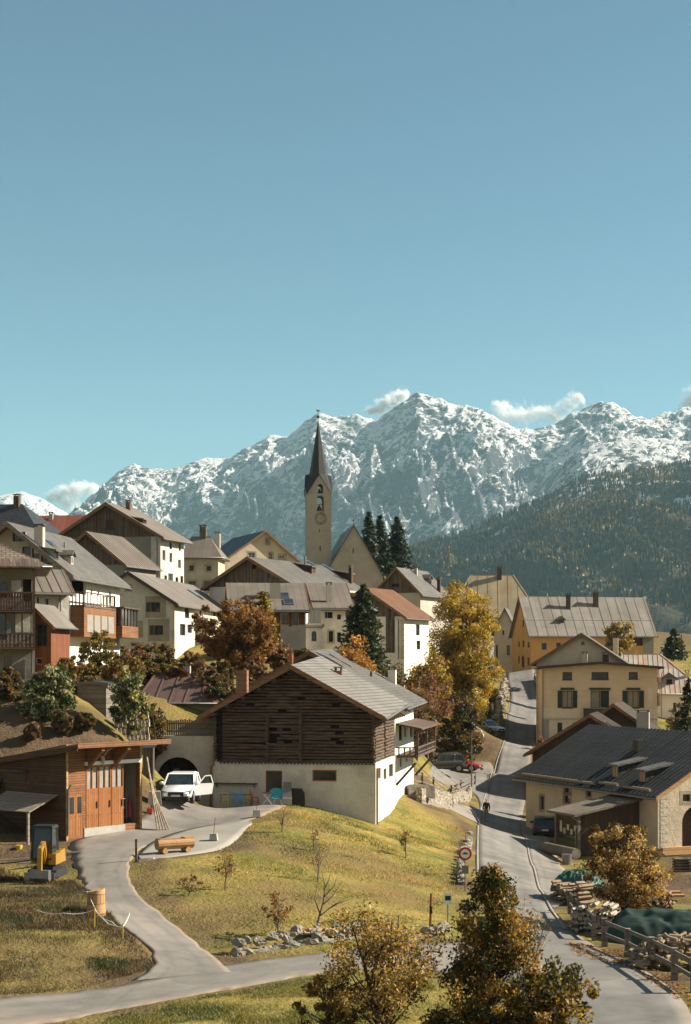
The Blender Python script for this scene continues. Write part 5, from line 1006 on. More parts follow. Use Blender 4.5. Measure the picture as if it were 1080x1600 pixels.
mid = [(600,940),(640,905),(700,865),(760,822),(820,800),(850,775),(868,745),(884,722),(900,706),(925,694),(960,688),(1000,682),(1040,684),(1080,690),(1150,680),(1300,700),(1500,740)]
ridge('mountain', mid, 5000, 100, 2000, 1100, 500, 40, snowmat('shoulder_rock_and_snow', 180, 480, bias=-.04), 6, 150, 171, 1.0, (210, 700), .2, 1.6)
# ---------------------------------------------------------------- forested hill
fp = [(400,1010),(560,925),(620,872),(650,856),(700,842),(760,818),(800,803),(840,785),(870,768),(900,750),(930,740),(1000,733),(1080,722),(1200,700),(1350,690),(1500,720)]
xs = np.arange(-350, 1500, 14); ys = np.arange(1900, 3900, 14); X, Y = np.meshgrid(xs, ys)
def hillz(X, Y):
    Hs = sil(fp, X, 3600); t = np.clip((3600 + 60 * fbm(X / 300, X * 0, 70, 3) - Y) / 1650, -1, 1)
    z = -70 + (Hs + 70) * np.where(t > 0, (1 - np.clip(t, 0, 1)) ** 1.02, 1 + t * .6)
    return z + 70 * np.clip(t * 3, 0, 1) * fbm((X - .5 * (3600 - Y)) / 230, Y / 800, 71, 3, .5, True) + 14 * np.clip(t * 6, 0, 1) * fbm(X / 70, Y / 70, 75, 4, .6, True)
n = NT('forest_floor'); v = n.map(n.co(), (.001, .001, .001)); px = n.n.new('ShaderNodeSeparateXYZ'); n.l.new(n.co(), px.inputs[0])
f = n.math('ADD', n.noise(14, 6, v, .65), n.mr(px.outputs[2], 60, 400, -.25, .13)); c = n.mix(n.noise(60, 5, v), (.035, .032, .018), (.10, .075, .045)); n.fin(n.mix(n.mr(f, .58, .64), c, (.72, .73, .75)), .9, 0, n.bump(n.noise(90, 6, v, .7), 1, 12), .1)
ny, nx = X.shape; i = (np.arange(ny - 1)[:, None] * nx + np.arange(nx - 1)[None]).ravel()
o = npmesh('hill', np.stack([X, Y, hillz(X, Y)], 2).reshape(-1, 3), np.stack([i, i + 1, i + nx + 1, i + nx], 1), n.m); o['kind'] = 'structure'
def conifers(name, N, seed):
    r = np.random.default_rng(seed); x = r.uniform(-150, 1250, N * 4); y = 1950 + r.random(N * 4) ** .9 * 1750; z = hillz(x, y)
    k = np.abs((x / y * F + CX) - 830) < 360; dens = .62 + .9 * fbm(x / 130, y / 260, 80, 4) ; k &= r.random(N * 4) < dens
    x, y, z = x[k][:N], y[k][:N], z[k][:N]; N = len(x); h = r.uniform(11, 23, N) * (1 - .25 * np.clip((z - 200) / 250, 0, 1)); w_ = h * r.uniform(.16, .24, N)
    pal = np.array([(.04, .05, .026), (.055, .065, .03), (.075, .08, .035), (.22, .13, .035), (.28, .165, .04), (.16, .11, .04)]); larch = np.clip(.34 + 1.3 * fbm(x / 160, y / 300, 85, 3) - np.clip((z - 200) / 500, 0, .3), .04, .8)
    ci = np.where(r.random(N) < larch, r.integers(3, 6, N), r.integers(0, 3, N)); cc = pal[ci] * r.uniform(.7, 1.3, (N, 1))
    Vs, Fs, m = [], [], 6
    prof = [(0.02, .0, 1.), (.1, .0, .95), (.42, 0, .40), (.40, 0, .72), (.70, 0, .22), (.68, 0, .46), (1., 0, .01)]; per = len(prof) * m
    V = np.empty((N, per, 3), np.float32); rot = r.uniform(0, 6.28, N)
    for a, (zz, _, rr) in enumerate(prof):
        for k in range(m):
            th = rot + 2 * np.pi * k / m; q = w_ * rr * r.uniform(.75, 1.2, N); V[:, a * m + k, 0] = x + np.cos(th) * q; V[:, a * m + k, 1] = y + np.sin(th) * q; V[:, a * m + k, 2] = z - 1 + h * (zz + r.uniform(-.02, .02, N))
    fa = np.array([(a * m + k, a * m + (k + 1) % m, (a + 1) * m + (k + 1) % m, (a + 1) * m + k) for a in (0, 1, 3, 5) for k in range(m)] + [(2 * m + k, 2 * m + (k + 1) % m, 3 * m + (k + 1) % m, 3 * m + k) for k in range(m)] + [(4 * m + k, 4 * m + (k + 1) % m, 5 * m + (k + 1) % m, 5 * m + k) for k in range(m)])
    Fc = (np.arange(N)[:, None, None] * per + fa[None]).reshape(-1, 4)
    o = npmesh(name, V.reshape(-1, 3), Fc, M['needle'], col=np.repeat(cc, per, 0)); o['kind'] = 'stuff'
conifers('forest', 14000, 91)
# ---------------------------------------------------------------- clouds behind the peaks
n = NT('cloud_vapour'); n.n.remove(n.b); df = n.n.new('ShaderNodeBsdfDiffuse'); tl = n.n.new('ShaderNodeBsdfTranslucent'); tp = n.n.new('ShaderNodeBsdfTransparent'); m1 = n.n.new('ShaderNodeMixShader'); m2 = n.n.new('ShaderNodeMixShader')
df.inputs[0].default_value = tl.inputs[0].default_value = (.97, .97, .97, 1); n.l.new(df.outputs[0], m1.inputs[1]); n.l.new(tl.outputs[0], m1.inputs[2]); m2.inputs[0].default_value = .10; n.l.new(tp.outputs[0], m2.inputs[1]); n.l.new(m1.outputs[0], m2.inputs[2]); n.l.new(m2.outputs[0], n.n['Material Output'].inputs[0]); M['cloud'] = n.m
def cloud(label, lobes, Y, N=2600):
    r = np.random.default_rng(len(label)); c = np.array([tuple(P(px, py, Y)) for px, py, _ in lobes]); rad = np.array([q[2] for q in lobes]) / F * Y; k = r.choice(len(c), N, p=rad / rad.sum())
    q = c[k] + r.normal(0, .42, (N, 3)) * rad[k][:, None] * np.array([1.25, 1, .8]); q = q + 45 * np.stack([fbm(q[:, 0] / 150, q[:, 2] / 150, 601 + i, 4) for i in range(3)], 1)
    a = r.normal(0, 1, (N, 3)); a /= np.linalg.norm(a, axis=1)[:, None]; b_ = np.cross(a, r.normal(0, 1, (N, 3))); b_ /= np.linalg.norm(b_, axis=1)[:, None]; s = r.uniform(10, 24, (N, 1)); a *= s; b_ *= s
    o = npmesh('cloud', np.stack([q - a, q - b_, q + a, q + b_], 1).reshape(-1, 3), np.arange(4 * N).reshape(-1, 4), M['cloud']); tag(o, label, 'cloud', 'clouds behind the peaks')
cloud('small white cloud hugging the shoulder of the highest peak', [(595,640,14),(612,628,16),(628,618,11),(578,640,8)], 9700)
cloud('long white cloud between the highest peak and the next summit', [(785,640,12),(795,655,16),(820,655,18),(845,650,16),(870,645,18),(890,632,13),(905,625,8)], 9700)
cloud('pale cloud above the low gap beside the far snowy peak', [(88,772,13),(105,765,15),(125,765,15),(145,768,11),(110,785,18)], 9700)
cloud('small white cloud above the ridge beyond the second summit', [(1075,628,12),(1095,615,20),(1120,610,20)], 9700)
# ---------------------------------------------------------------- haze
n = NT('mountain_haze'); n.n.remove(n.b); vo = n.n.new('ShaderNodeVolumePrincipled'); n.l.new(vo.outputs[0], n.n['Material Output'].inputs[1])
vo.inputs['Color'].default_value = (.50, .84, 1, 1); vo.inputs['Density'].default_value = 3.6e-5; vo.inputs['Anisotropy'].default_value = .0
hz = MB().box((0, 4350, 620), (10800, 9700, 1420)).build('haze', n.m); hz['kind'] = 'stuff'
# ---------------------------------------------------------------- trees and bushes
def leafmesh(C, N, rad, size, pal, seed, flat=.6, up=0.):
    """N leaves gathered round the clump centres C (k x 3)."""
    r = np.random.default_rng(seed); k = len(C); ci = r.integers(0, k, N); cs = r.uniform(.55, 1.25, k); rd = (rad * cs)[ci]
    d = r.normal(0, 1, (N, 3)); d /= np.linalg.norm(d, axis=1)[:, None]; q = C[ci] + d * (rd * r.random(N) ** .45)[:, None] * np.array([1, 1, .8])
    a = r.normal(0, 1, (N, 3)); a /= np.linalg.norm(a, axis=1)[:, None]; b = np.cross(a, r.normal(0, 1, (N, 3))); b /= np.linalg.norm(b, axis=1)[:, None]
    s = size * r.uniform(.6, 1.3, (N, 1)); a = a * s; b = b * s * flat
    V = np.stack([q - a, q + b * .9 + a * .1, q + a, q - b * .9 + a * .1], 1).reshape(-1, 3)
    pal = np.array(pal); cc = np.clip((r.random(k)[ci] * .75 + r.normal(.12, .22, N)), 0, .999); cl = pal[(cc * len(pal)).astype(int)] * r.uniform(.65, 1.3, (N, 1))
    return V, np.arange(4 * N).reshape(-1, 4), np.repeat(cl, 4, 0)
def crown_centres(h, wd, z0, k, seed, shape='round', irr=.35):
    r = np.random.default_rng(seed); out = []
    lob = r.normal(0, 1, (7, 3)); lob /= np.linalg.norm(lob, axis=1)[:, None]; la = r.uniform(-irr, irr, 7)
    while len(out) < k:
        d = r.normal(0, 1, 3); d /= np.linalg.norm(d); rr = r.random() ** .38
        m = 1 + sum(la[i] * max(0, d @ lob[i]) ** 3 for i in range(7)); z = d[2]
        if shape == 'cone': t = r.random() ** 1.3; w_ = (1 - t) ** .6; ang = r.uniform(0, 6.28); e = r.random() ** .5; p = (wd / 2 * w_ * e * math.cos(ang) * m, wd / 2 * w_ * e * math.sin(ang) * m, z0 + (h - z0) * t)
        else: p = (d[0] * wd / 2 * rr * m, d[1] * wd / 2 * rr * m, z0 + (h - z0) * (.5 + .5 * z * rr * m))
        if z0 * .8 < p[2] < h * 1.02: out.append(p)
    return np.array(out)
def trunk(h, r0, C, seed, nb=14, lean=.04, multi=1, twig=True):
    rr = random.Random(seed); mb = MB()
    for s in range(multi):
        dx, dy = (rr.uniform(-.25, .25) * h * (multi > 1), rr.uniform(-.25, .25) * h * (multi > 1)) if multi > 1 else (rr.uniform(-lean, lean) * h, rr.uniform(-lean, lean) * h)
        pts = [Vector((dx * t ** 1.3 + rr.uniform(-.02, .02) * h * (t > 0), dy * t ** 1.3 + rr.uniform(-.02, .02) * h * (t > 0), h * .86 * t - .25 * (t == 0))) for t in (0, .15, .3, .5, .7, .88, 1)]
        mb.tube(pts, [r0 * (1.15 - .98 * t) for t in (0, .15, .3, .5, .7, .88, 1)], 8)
        for k in range(nb // multi):
            c = Vector(C[rr.randrange(len(C))]); zt = min(max(c.z * rr.uniform(.35, .75), h * .12), h * .8); f = zt / (h * .86) * 6; i = min(int(f), 5); p = pts[i].lerp(pts[i + 1], f - i)
            mid = p.lerp(c, .5) + Vector((rr.uniform(-.05, .05), rr.uniform(-.05, .05), rr.uniform(-.02, .06))) * h; r1 = r0 * (1.1 - .95 * zt / h) * .55; mb.tube([p, mid, c], [r1, r1 * .6, r1 * .18], 5)
            if twig:
                for _ in range(2): e = c + Vector((rr.uniform(-.1, .1), rr.uniform(-.1, .1), rr.uniform(.0, .12))) * h; mb.tube([mid.lerp(c, .6), e], [r1 * .3, r1 * .08], 4)
    return mb
YEL = [(.12, .09, .015), (.24, .17, .02), (.36, .25, .03), (.46, .33, .05)]; ORA = [(.10, .05, .018), (.20, .095, .025), (.30, .15, .035), (.36, .21, .06)]
BRN = [(.085, .05, .028), (.14, .08, .04), (.20, .12, .055), (.17, .13, .06)]; OLI = [(.035, .045, .012), (.07, .075, .018), (.14, .115, .022), (.26, .17, .03)]; GRN = [(.03, .045, .014), (.05, .075, .022), (.09, .12, .035), (.22, .22, .11)]
DKG = [(.012, .022, .01), (.022, .034, .015), (.035, .048, .02), (.06, .07, .03)]
def broad(name, label, cat, px, pyt, wpx, Y, pal, n=6000, size=.1, k=60, rad=.16, z0=.25, shape='round', seed=1, pyb=None, group=None, bark='bark', r0=None, multi=1, nb=16, irr=.35):
    X = (px - CX) / F * Y; zg = g1(X, Y) if pyb is None else (H0 - pyb) / F * Y; h = (H0 - pyt) / F * Y - zg; wd = wpx / F * Y
    t = thing(name, label, cat, (X, Y, zg), 0, group); C = crown_centres(h * .97, wd * .88, h * z0, k, seed, shape, irr)
    trunk(h, r0 or h * .022, C, seed, nb, .04, multi).build('trunk', M[bark], t); V, Fc, cl = leafmesh(C, n, rad * max(h, wd) * .75, size, pal, seed + 5); npmesh('crown', V, Fc, M['leaf'], t, cl); return t
def spruce(name, label, cat, px, pyt, wpx, Y, pal, seed=1, pyb=None, group=None, tiers=26, per=13, droop=.28, nl=16, size=.22, open_=.0, pw=.85, taper=0.06):
    X = (px - CX) / F * Y; zg = g1(X, Y) if pyb is None else (H0 - pyb) / F * Y; h = (H0 - pyt) / F * Y - zg; wd = wpx / F * Y; r = np.random.default_rng(seed)
    t = thing(name, label, cat, (X, Y, zg), 0, group); mb = MB(); mb.tube([(0, 0, -.3), (0, 0, h * .5), (0, 0, h * .97)], [h * .018, h * .011, .02], 7); P_ = []; tip = []
    for i in range(tiers):
        f = i / (tiers - 1); z = h * (taper + (1.0 - taper) * f); L_ = wd / 2 * (1 - f) ** pw + .08; n_ = max(3, int(per * (1 - f * .6)))
        for j in range(n_):
            if r.random() < open_: continue
            a = r.uniform(0, 6.28); l = L_ * r.uniform(.6, 1.12); zz = z + r.uniform(-.5, .5) * h / tiers
            e = np.array([math.cos(a) * l, math.sin(a) * l, zz - droop * l + .12 * l * r.random()]); s = np.array([0, 0, zz]); 
            if j % 2 == 0: mb.tube([s, e], [.03, .01], 3, False)
            u = r.random((nl, 1)) ** .7; q = s + (e - s) * u; q[:, 2] -= droop * .35 * l * (u[:, 0] * (1 - u[:, 0])); q += r.normal(0, 1, (nl, 3)) * np.array([.10, .10, .07]) * l * (.35 + u); P_.append(q); tip.append(u[:, 0])
    q = np.concatenate(P_); N = len(q); a = r.normal(0, 1, (N, 3)); a[:, 2] = a[:, 2] * .5 - .35; a /= np.linalg.norm(a, axis=1)[:, None]; b = np.cross(a, r.normal(0, 1, (N, 3))); b /= np.linalg.norm(b, axis=1)[:, None]
    s = size * r.uniform(.6, 1.3, (N, 1)); a *= s; b *= s * .32; V = np.stack([q - a, q + b, q + a, q - b], 1).reshape(-1, 3)
    pal = np.array(pal); cl = pal[np.clip(r.normal(1.3, .9, N), 0, len(pal) - 1).astype(int)] * r.uniform(.7, 1.3, (N, 1)); mb.build('trunk', M['bark'], t); npmesh('crown', V, np.arange(4 * N).reshape(-1, 4), M['needle'], t, np.repeat(cl, 4, 0)); return t
# close trees at the lower edge
broad('young_tree', 'orange brown leafed young tree leaning over the lower lane at the bottom edge', 'tree', 600, 1405, 235, 44, [(.10,.07,.02),(.2,.135,.03),(.34,.21,.055),(.40,.28,.12),(.17,.14,.035)], 9500, .052, 120, .13, .18, 'round', 201, multi=3, nb=34, irr=.5)
broad('young_tree', 'taller dark green and yellow leafed tree standing before the road fork', 'tree', 768, 1355, 250, 45.5, [(.022,.03,.009),(.045,.05,.012),(.10,.08,.018),(.27,.17,.035),(.36,.22,.06)], 30000, .056, 170, .11, .02, 'cone', 203, nb=30, irr=.4)
broad('young_tree', 'low bushy olive and yellow tree at the road edge by the bottom border', 'tree', 865, 1500, 170, 44.5, [(.03,.038,.01),(.06,.06,.015),(.13,.1,.02),(.3,.19,.04)], 6500, .068, 60, .14, .05, 'round', 207, nb=24)
broad('young_tree', 'rounded yellow brown tree behind the rail fence with firewood', 'tree', 975, 1282, 152, 71, [(.05,.035,.012),(.11,.07,.018),(.22,.13,.03),(.36,.24,.09),(.45,.33,.16)], 20000, .068, 120, .12, .12, 'round', 211, nb=26, irr=.3)
broad('bush', 'low dark bush at the foot of the orange brown young tree', 'bush', 520, 1520, 130, 45, [(.05,.04,.015),(.1,.07,.02),(.2,.12,.03)], 3500, .055, 45, .13, .05, 'round', 213, nb=26, multi=4)
def bare(name, label, px, pyb_, pyt, wpx, Y, seed, leaves=0, pal=ORA, r0=.035, multi=1, nb=22, size=.06, cat='tree', group=None):
    X = (px - CX) / F * Y; zg = g1(X, Y) if pyb_ is None else (H0 - pyb_) / F * Y; h = (H0 - pyt) / F * Y - zg; wd = wpx / F * Y; t = thing(name, label, cat, (X, Y, zg), 0, group)
    C = crown_centres(h, wd, h * .3, 40, seed, 'round'); trunk(h, r0, C, seed, nb, .06, multi).build('trunk', M['barkg'], t)
    if leaves: V, Fc, cl = leafmesh(C, leaves, h * .07, size, pal, seed); npmesh('crown', V, Fc, M['leaf'], t, cl)
    return t
bare('bare_shrub', 'leafless shrub of thin upright twigs beside the dark green tree at the road', 815, None, 1400, 95, 47.5, 221, 90, ORA, .022, 12, 60, cat='shrub')
sap = [(440,1302,1258,30,12,'thin bare sapling near the patio corner'),(490,1330,1288,26,60,'small brown leafed sapling below the patio corner'),(497,1378,1310,34,60,'sapling with few brown leaves in the middle of the meadow'),(352,1390,1325,40,260,'small brown leafed sapling at the meadow edge by the driveway'),(436,1462,1395,55,520,'brown leafed young tree above the low stone wall'),(634,1340,1292,24,220,'small round brown sapling below the barn corner'),(296,1402,1368,48,300,'squat brown shrub in the meadow beside the driveway')]
for k, (px, pb, pt, wp, nl, lb) in enumerate(sap):
    h_ = hit(px, pb); t = bare('sapling', lb, px, None, H0 - 0, wp, h_.y, 231 + k, 0) if False else None
    zt = (H0 - pt) / F * h_.y; t = thing('sapling', lb, 'sapling', h_, 0, 'saplings in the meadow'); hh_ = zt - h_.z; C = crown_centres(hh_, wp / F * h_.y, hh_ * .3, 26, 231 + k, 'round')
    trunk(hh_, .03, C, 231 + k, 16).build('trunk', M['barkg'], t); V, Fc, cl = leafmesh(C, nl, hh_ * .1, .06, BRN + ORA, 241 + k); npmesh('crown', V, Fc, M['leaf'], t, cl)
h_ = hit(492, 1458); t = thing('bare_tree', 'leaning leafless little tree growing at the low stone wall', 'tree', h_); m = MB(); Yb = h_.y; q = lambda px, py: P(px, py, Yb) - h_
m.tube([q(492, 1462), q(497, 1440), q(505, 1410), q(508, 1385), q(503, 1362)], [.06, .05, .035, .025, .008], 6)
for a in ([(499,1432),(520,1415),(548,1398)], [(503,1415),(520,1400),(535,1376)], [(506,1402),(522,1385),(528,1366)], [(500,1428),(492,1405),(496,1380)], [(507,1390),(514,1375),(517,1360)], [(513,1420),(530,1411),(552,1403)]): m.tube([q(*p) for p in a], [.03, .018, .005], 5)
m.build('trunk', M['barkg'], t)
# trees in the village
broad('larch_tree', 'tall golden larch beside the upper street', 'larch', 718, 904, 118, 168, [(.14,.10,.014),(.26,.19,.02),(.38,.27,.03),(.48,.35,.05)], 52000, .12, 220, .075, .1, 'round', 301, nb=70, irr=.6)
broad('larch_tree', 'golden brown lower larch in front of the tall golden larch', 'larch', 672, 1010, 90, 160, YEL + BRN[:2], 14000, .15, 120, .12, .25, 'round', 303, nb=20)
broad('autumn_tree', 'reddish brown thin tree in front of the golden larch behind the parked cars', 'tree', 668, 1052, 75, 152, [(.09,.045,.03),(.16,.075,.045),(.22,.12,.07)], 4200, .13, 80, .11, .3, 'round', 305, nb=26)
broad('autumn_tree', 'dark shaded bushy tree under the golden larch by the picket fence', 'tree', 722, 1082, 85, 158, [(.03,.03,.012),(.07,.055,.015),(.16,.1,.02)], 6500, .16, 70, .13, .1, 'round', 307, nb=16)
spruce('cedar_tree', 'dark green bushy conifer between the cream house and the red tiled house', 'conifer', 567, 916, 82, 137, DKG[1:] + [(.09,.1,.035)], 311, None, None, 34, 20, .05, 24, .26, .12, .55, .05)
broad('autumn_tree', 'large rusty brown tree in front of the cream decorated house', 'tree', 378, 940, 142, 124, [(.08,.04,.016),(.17,.08,.025),(.27,.14,.04),(.30,.19,.07)], 30000, .11, 170, .10, .2, 'round', 313, nb=30, irr=.45)
spruce('larch_tree', 'slender yellow larch rising behind the rusty brown tree', 'larch', 410, 925, 62, 129, YEL[:3] + [(.2,.16,.03)], 315, None, None, 30, 14, .05, 14, .24, .15, .5, .2)
broad('autumn_tree', 'small round orange tree just behind the log barn roof', 'tree', 558, 994, 72, 117, ORA[1:] + [(.38,.22,.05)], 7500, .13, 70, .13, .2, 'round', 317, nb=16)
bl = [(152, 988, 72, 113, [(.05,.055,.015),(.12,.11,.02),(.25,.18,.03)], 'yellow green rounded tree before the glass gable house'), (205, 1005, 70, 118, BRN + [(.2,.14,.05)], 'brown leafed bush below the cream decorated house'), (252, 1000, 72, 120, BRN + OLI[1:3], 'grey brown bush below the round attic window'), (300, 1018, 56, 118, BRN, 'low reddish brown bush between the rusty tree and the hip roof'), (105, 1025, 60, 108, BRN + OLI[2:], 'thin brown shrub behind the white flowered bush'), (14, 1040, 55, 97, BRN + OLI[1:3], 'pale dry shrub below the balcony house'), (188, 1022, 80, 110, OLI[1:] + BRN[1:3], 'mixed green and brown bush above the garden shed'), (330, 1035, 50, 114, BRN[:3] + GRN[:1], 'dark brown bush beside the hip roof'), (440, 1000, 60, 128, ORA[:3] + BRN, 'dull orange bush below the dark timber loggia'),
 (135, 1052, 60, 103, BRN + OLI[:2], 'dark brown bush right behind the grey garden shed roof'), (232, 1030, 66, 116, OLI[:3] + BRN[:2], 'dark olive bush behind the chimney of the brown hip roof'), (280, 1038, 60, 115, BRN[:2] + ORA[:2], 'russet bush above the ridge of the brown hip roof'), (475, 1008, 52, 130, OLI[:3], 'olive bush below the small flat roofed cream block'), (520, 1012, 56, 128, BRN + ORA[:2], 'brown bush below the cream house wall near the barn ridge'), (612, 1030, 60, 132, OLI[:3] + BRN[:1], 'dark olive bush below the red tiled house'), (650, 1075, 56, 140, BRN + OLI[:2], 'brown bush between white house roof and reddish tree'), (95, 1108, 46, 93, BRN + OLI[:1], 'low brown weeds on the bare soil bank'), (20, 1085, 60, 97, OLI[:3] + BRN[:2], 'dark olive shrub on the soil bank below the balcony house'), (130, 1112, 40, 94, OLI[:3] + BRN, 'scrubby olive bush on the bank in front of the garden shed'), (238, 1098, 44, 101, OLI[:3] + BRN, 'scrubby bush between upright green bush and brown hip roof'), (50, 1128, 34, 92, BRN, 'small dry brown tuft of weeds low on the soil bank'), (395, 1028, 60, 119, BRN + ORA[:2], 'brown bush under the rusty brown tree'), (345, 1030, 46, 121, OLI[:3] + BRN[:2], 'olive bush under the far side of the rusty brown tree'), (1065, 1095, 60, 175, OLI[:3] + BRN, 'olive bush below the white walled house'), (345, 1060, 50, 112, OLI[:3] + BRN[:2], 'olive bush between hip roof and log barn verge')]
for k, (px, pt, wp, Y, pal, lb) in enumerate(bl): broad('bush', lb, 'bush', px, pt, wp, Y, pal, 6000, .10, 70, .12, .06, 'round', 331 + k, group='bushes on the village slope', nb=12, multi=3, irr=.5)
fl = GRN[:3] + [(.30, .31, .19), (.42, .42, .30)]
broad('bush', 'large dense green bush with pale flecks beside the grey garden shed', 'bush', 75, 1036, 105, 95.5, fl, 9000, .11, 80, .14, .03, 'round', 351, pyb=1132, nb=12, multi=3); broad('bush', 'upright green bush with pale flecks between shed and picket fence', 'bush', 202, 1047, 66, 96, fl + [(.25,.2,.04)], 6000, .11, 60, .14, .03, 'round', 353, pyb=1142, nb=12, multi=3)
for k, (px, pt, wp, lb) in enumerate(((576, 803, 58, 'slim dark spruce touching the nave gable, first of three'), (594, 808, 54, 'middle of three dark spruces behind the church nave'), (620, 810, 76, 'broadest of three dark spruces behind the church nave'))):
    spruce('spruce_tree', lb, 'spruce', px, pt, wp, 302 + 3 * k, DKG, 361 + k, 905, 'spruces behind the church', 26, 15, .38, 18, .5, .1, .75)
spruce('spruce_tree', 'small dark pointed spruce on the slope beyond the orange house', 'spruce', 1053, 984, 44, 232, DKG[1:] + [(.10,.10,.04)], 371, 1030, None, 26, 14, .12, 16, .3, .05, .7)
spruce('pine_tree', 'dark pine standing beside the dark ribbed roof', 'pine', 1075, 1068, 75, 138, DKG[1:] + [(.12,.12,.05)], 373, None, None, 26, 14, .02, 18, .3, .15, .5)
broad('autumn_tree', 'pale yellow green tree in front of the grey panelled roof', 'tree', 963, 962, 48, 226, OLI[1:] + [(.3,.24,.1)], 4200, .2, 60, .13, .15, 'round', 375, pyb=1040, nb=14)
broad('bush', 'pinkish dry bush at the yellow house corner by the road', 'bush', 842, 1150, 24, 172, [(.2,.12,.08),(.3,.19,.13)], 900, .1, 22, .2, .05, 'round', 377, nb=8, multi=3)
for k, (px, pt, wp, Y, pb) in enumerate(((765, 1070, 40, 205, 1112), (752, 1095, 36, 190, 1140), (860, 1022, 22, 240, 1050))): broad('bush', ('yellow brown bush on the bank above the street wall', 'dark olive bush under the larch beside the street', 'thin yellow bush before the orange house')[k], 'bush', px, pt, wp, Y, (YEL[:3] + BRN, OLI[:3], YEL)[k], 1800, .15, 30, .17, .05, 'round', 381 + k, pyb=pb, nb=8, multi=3)
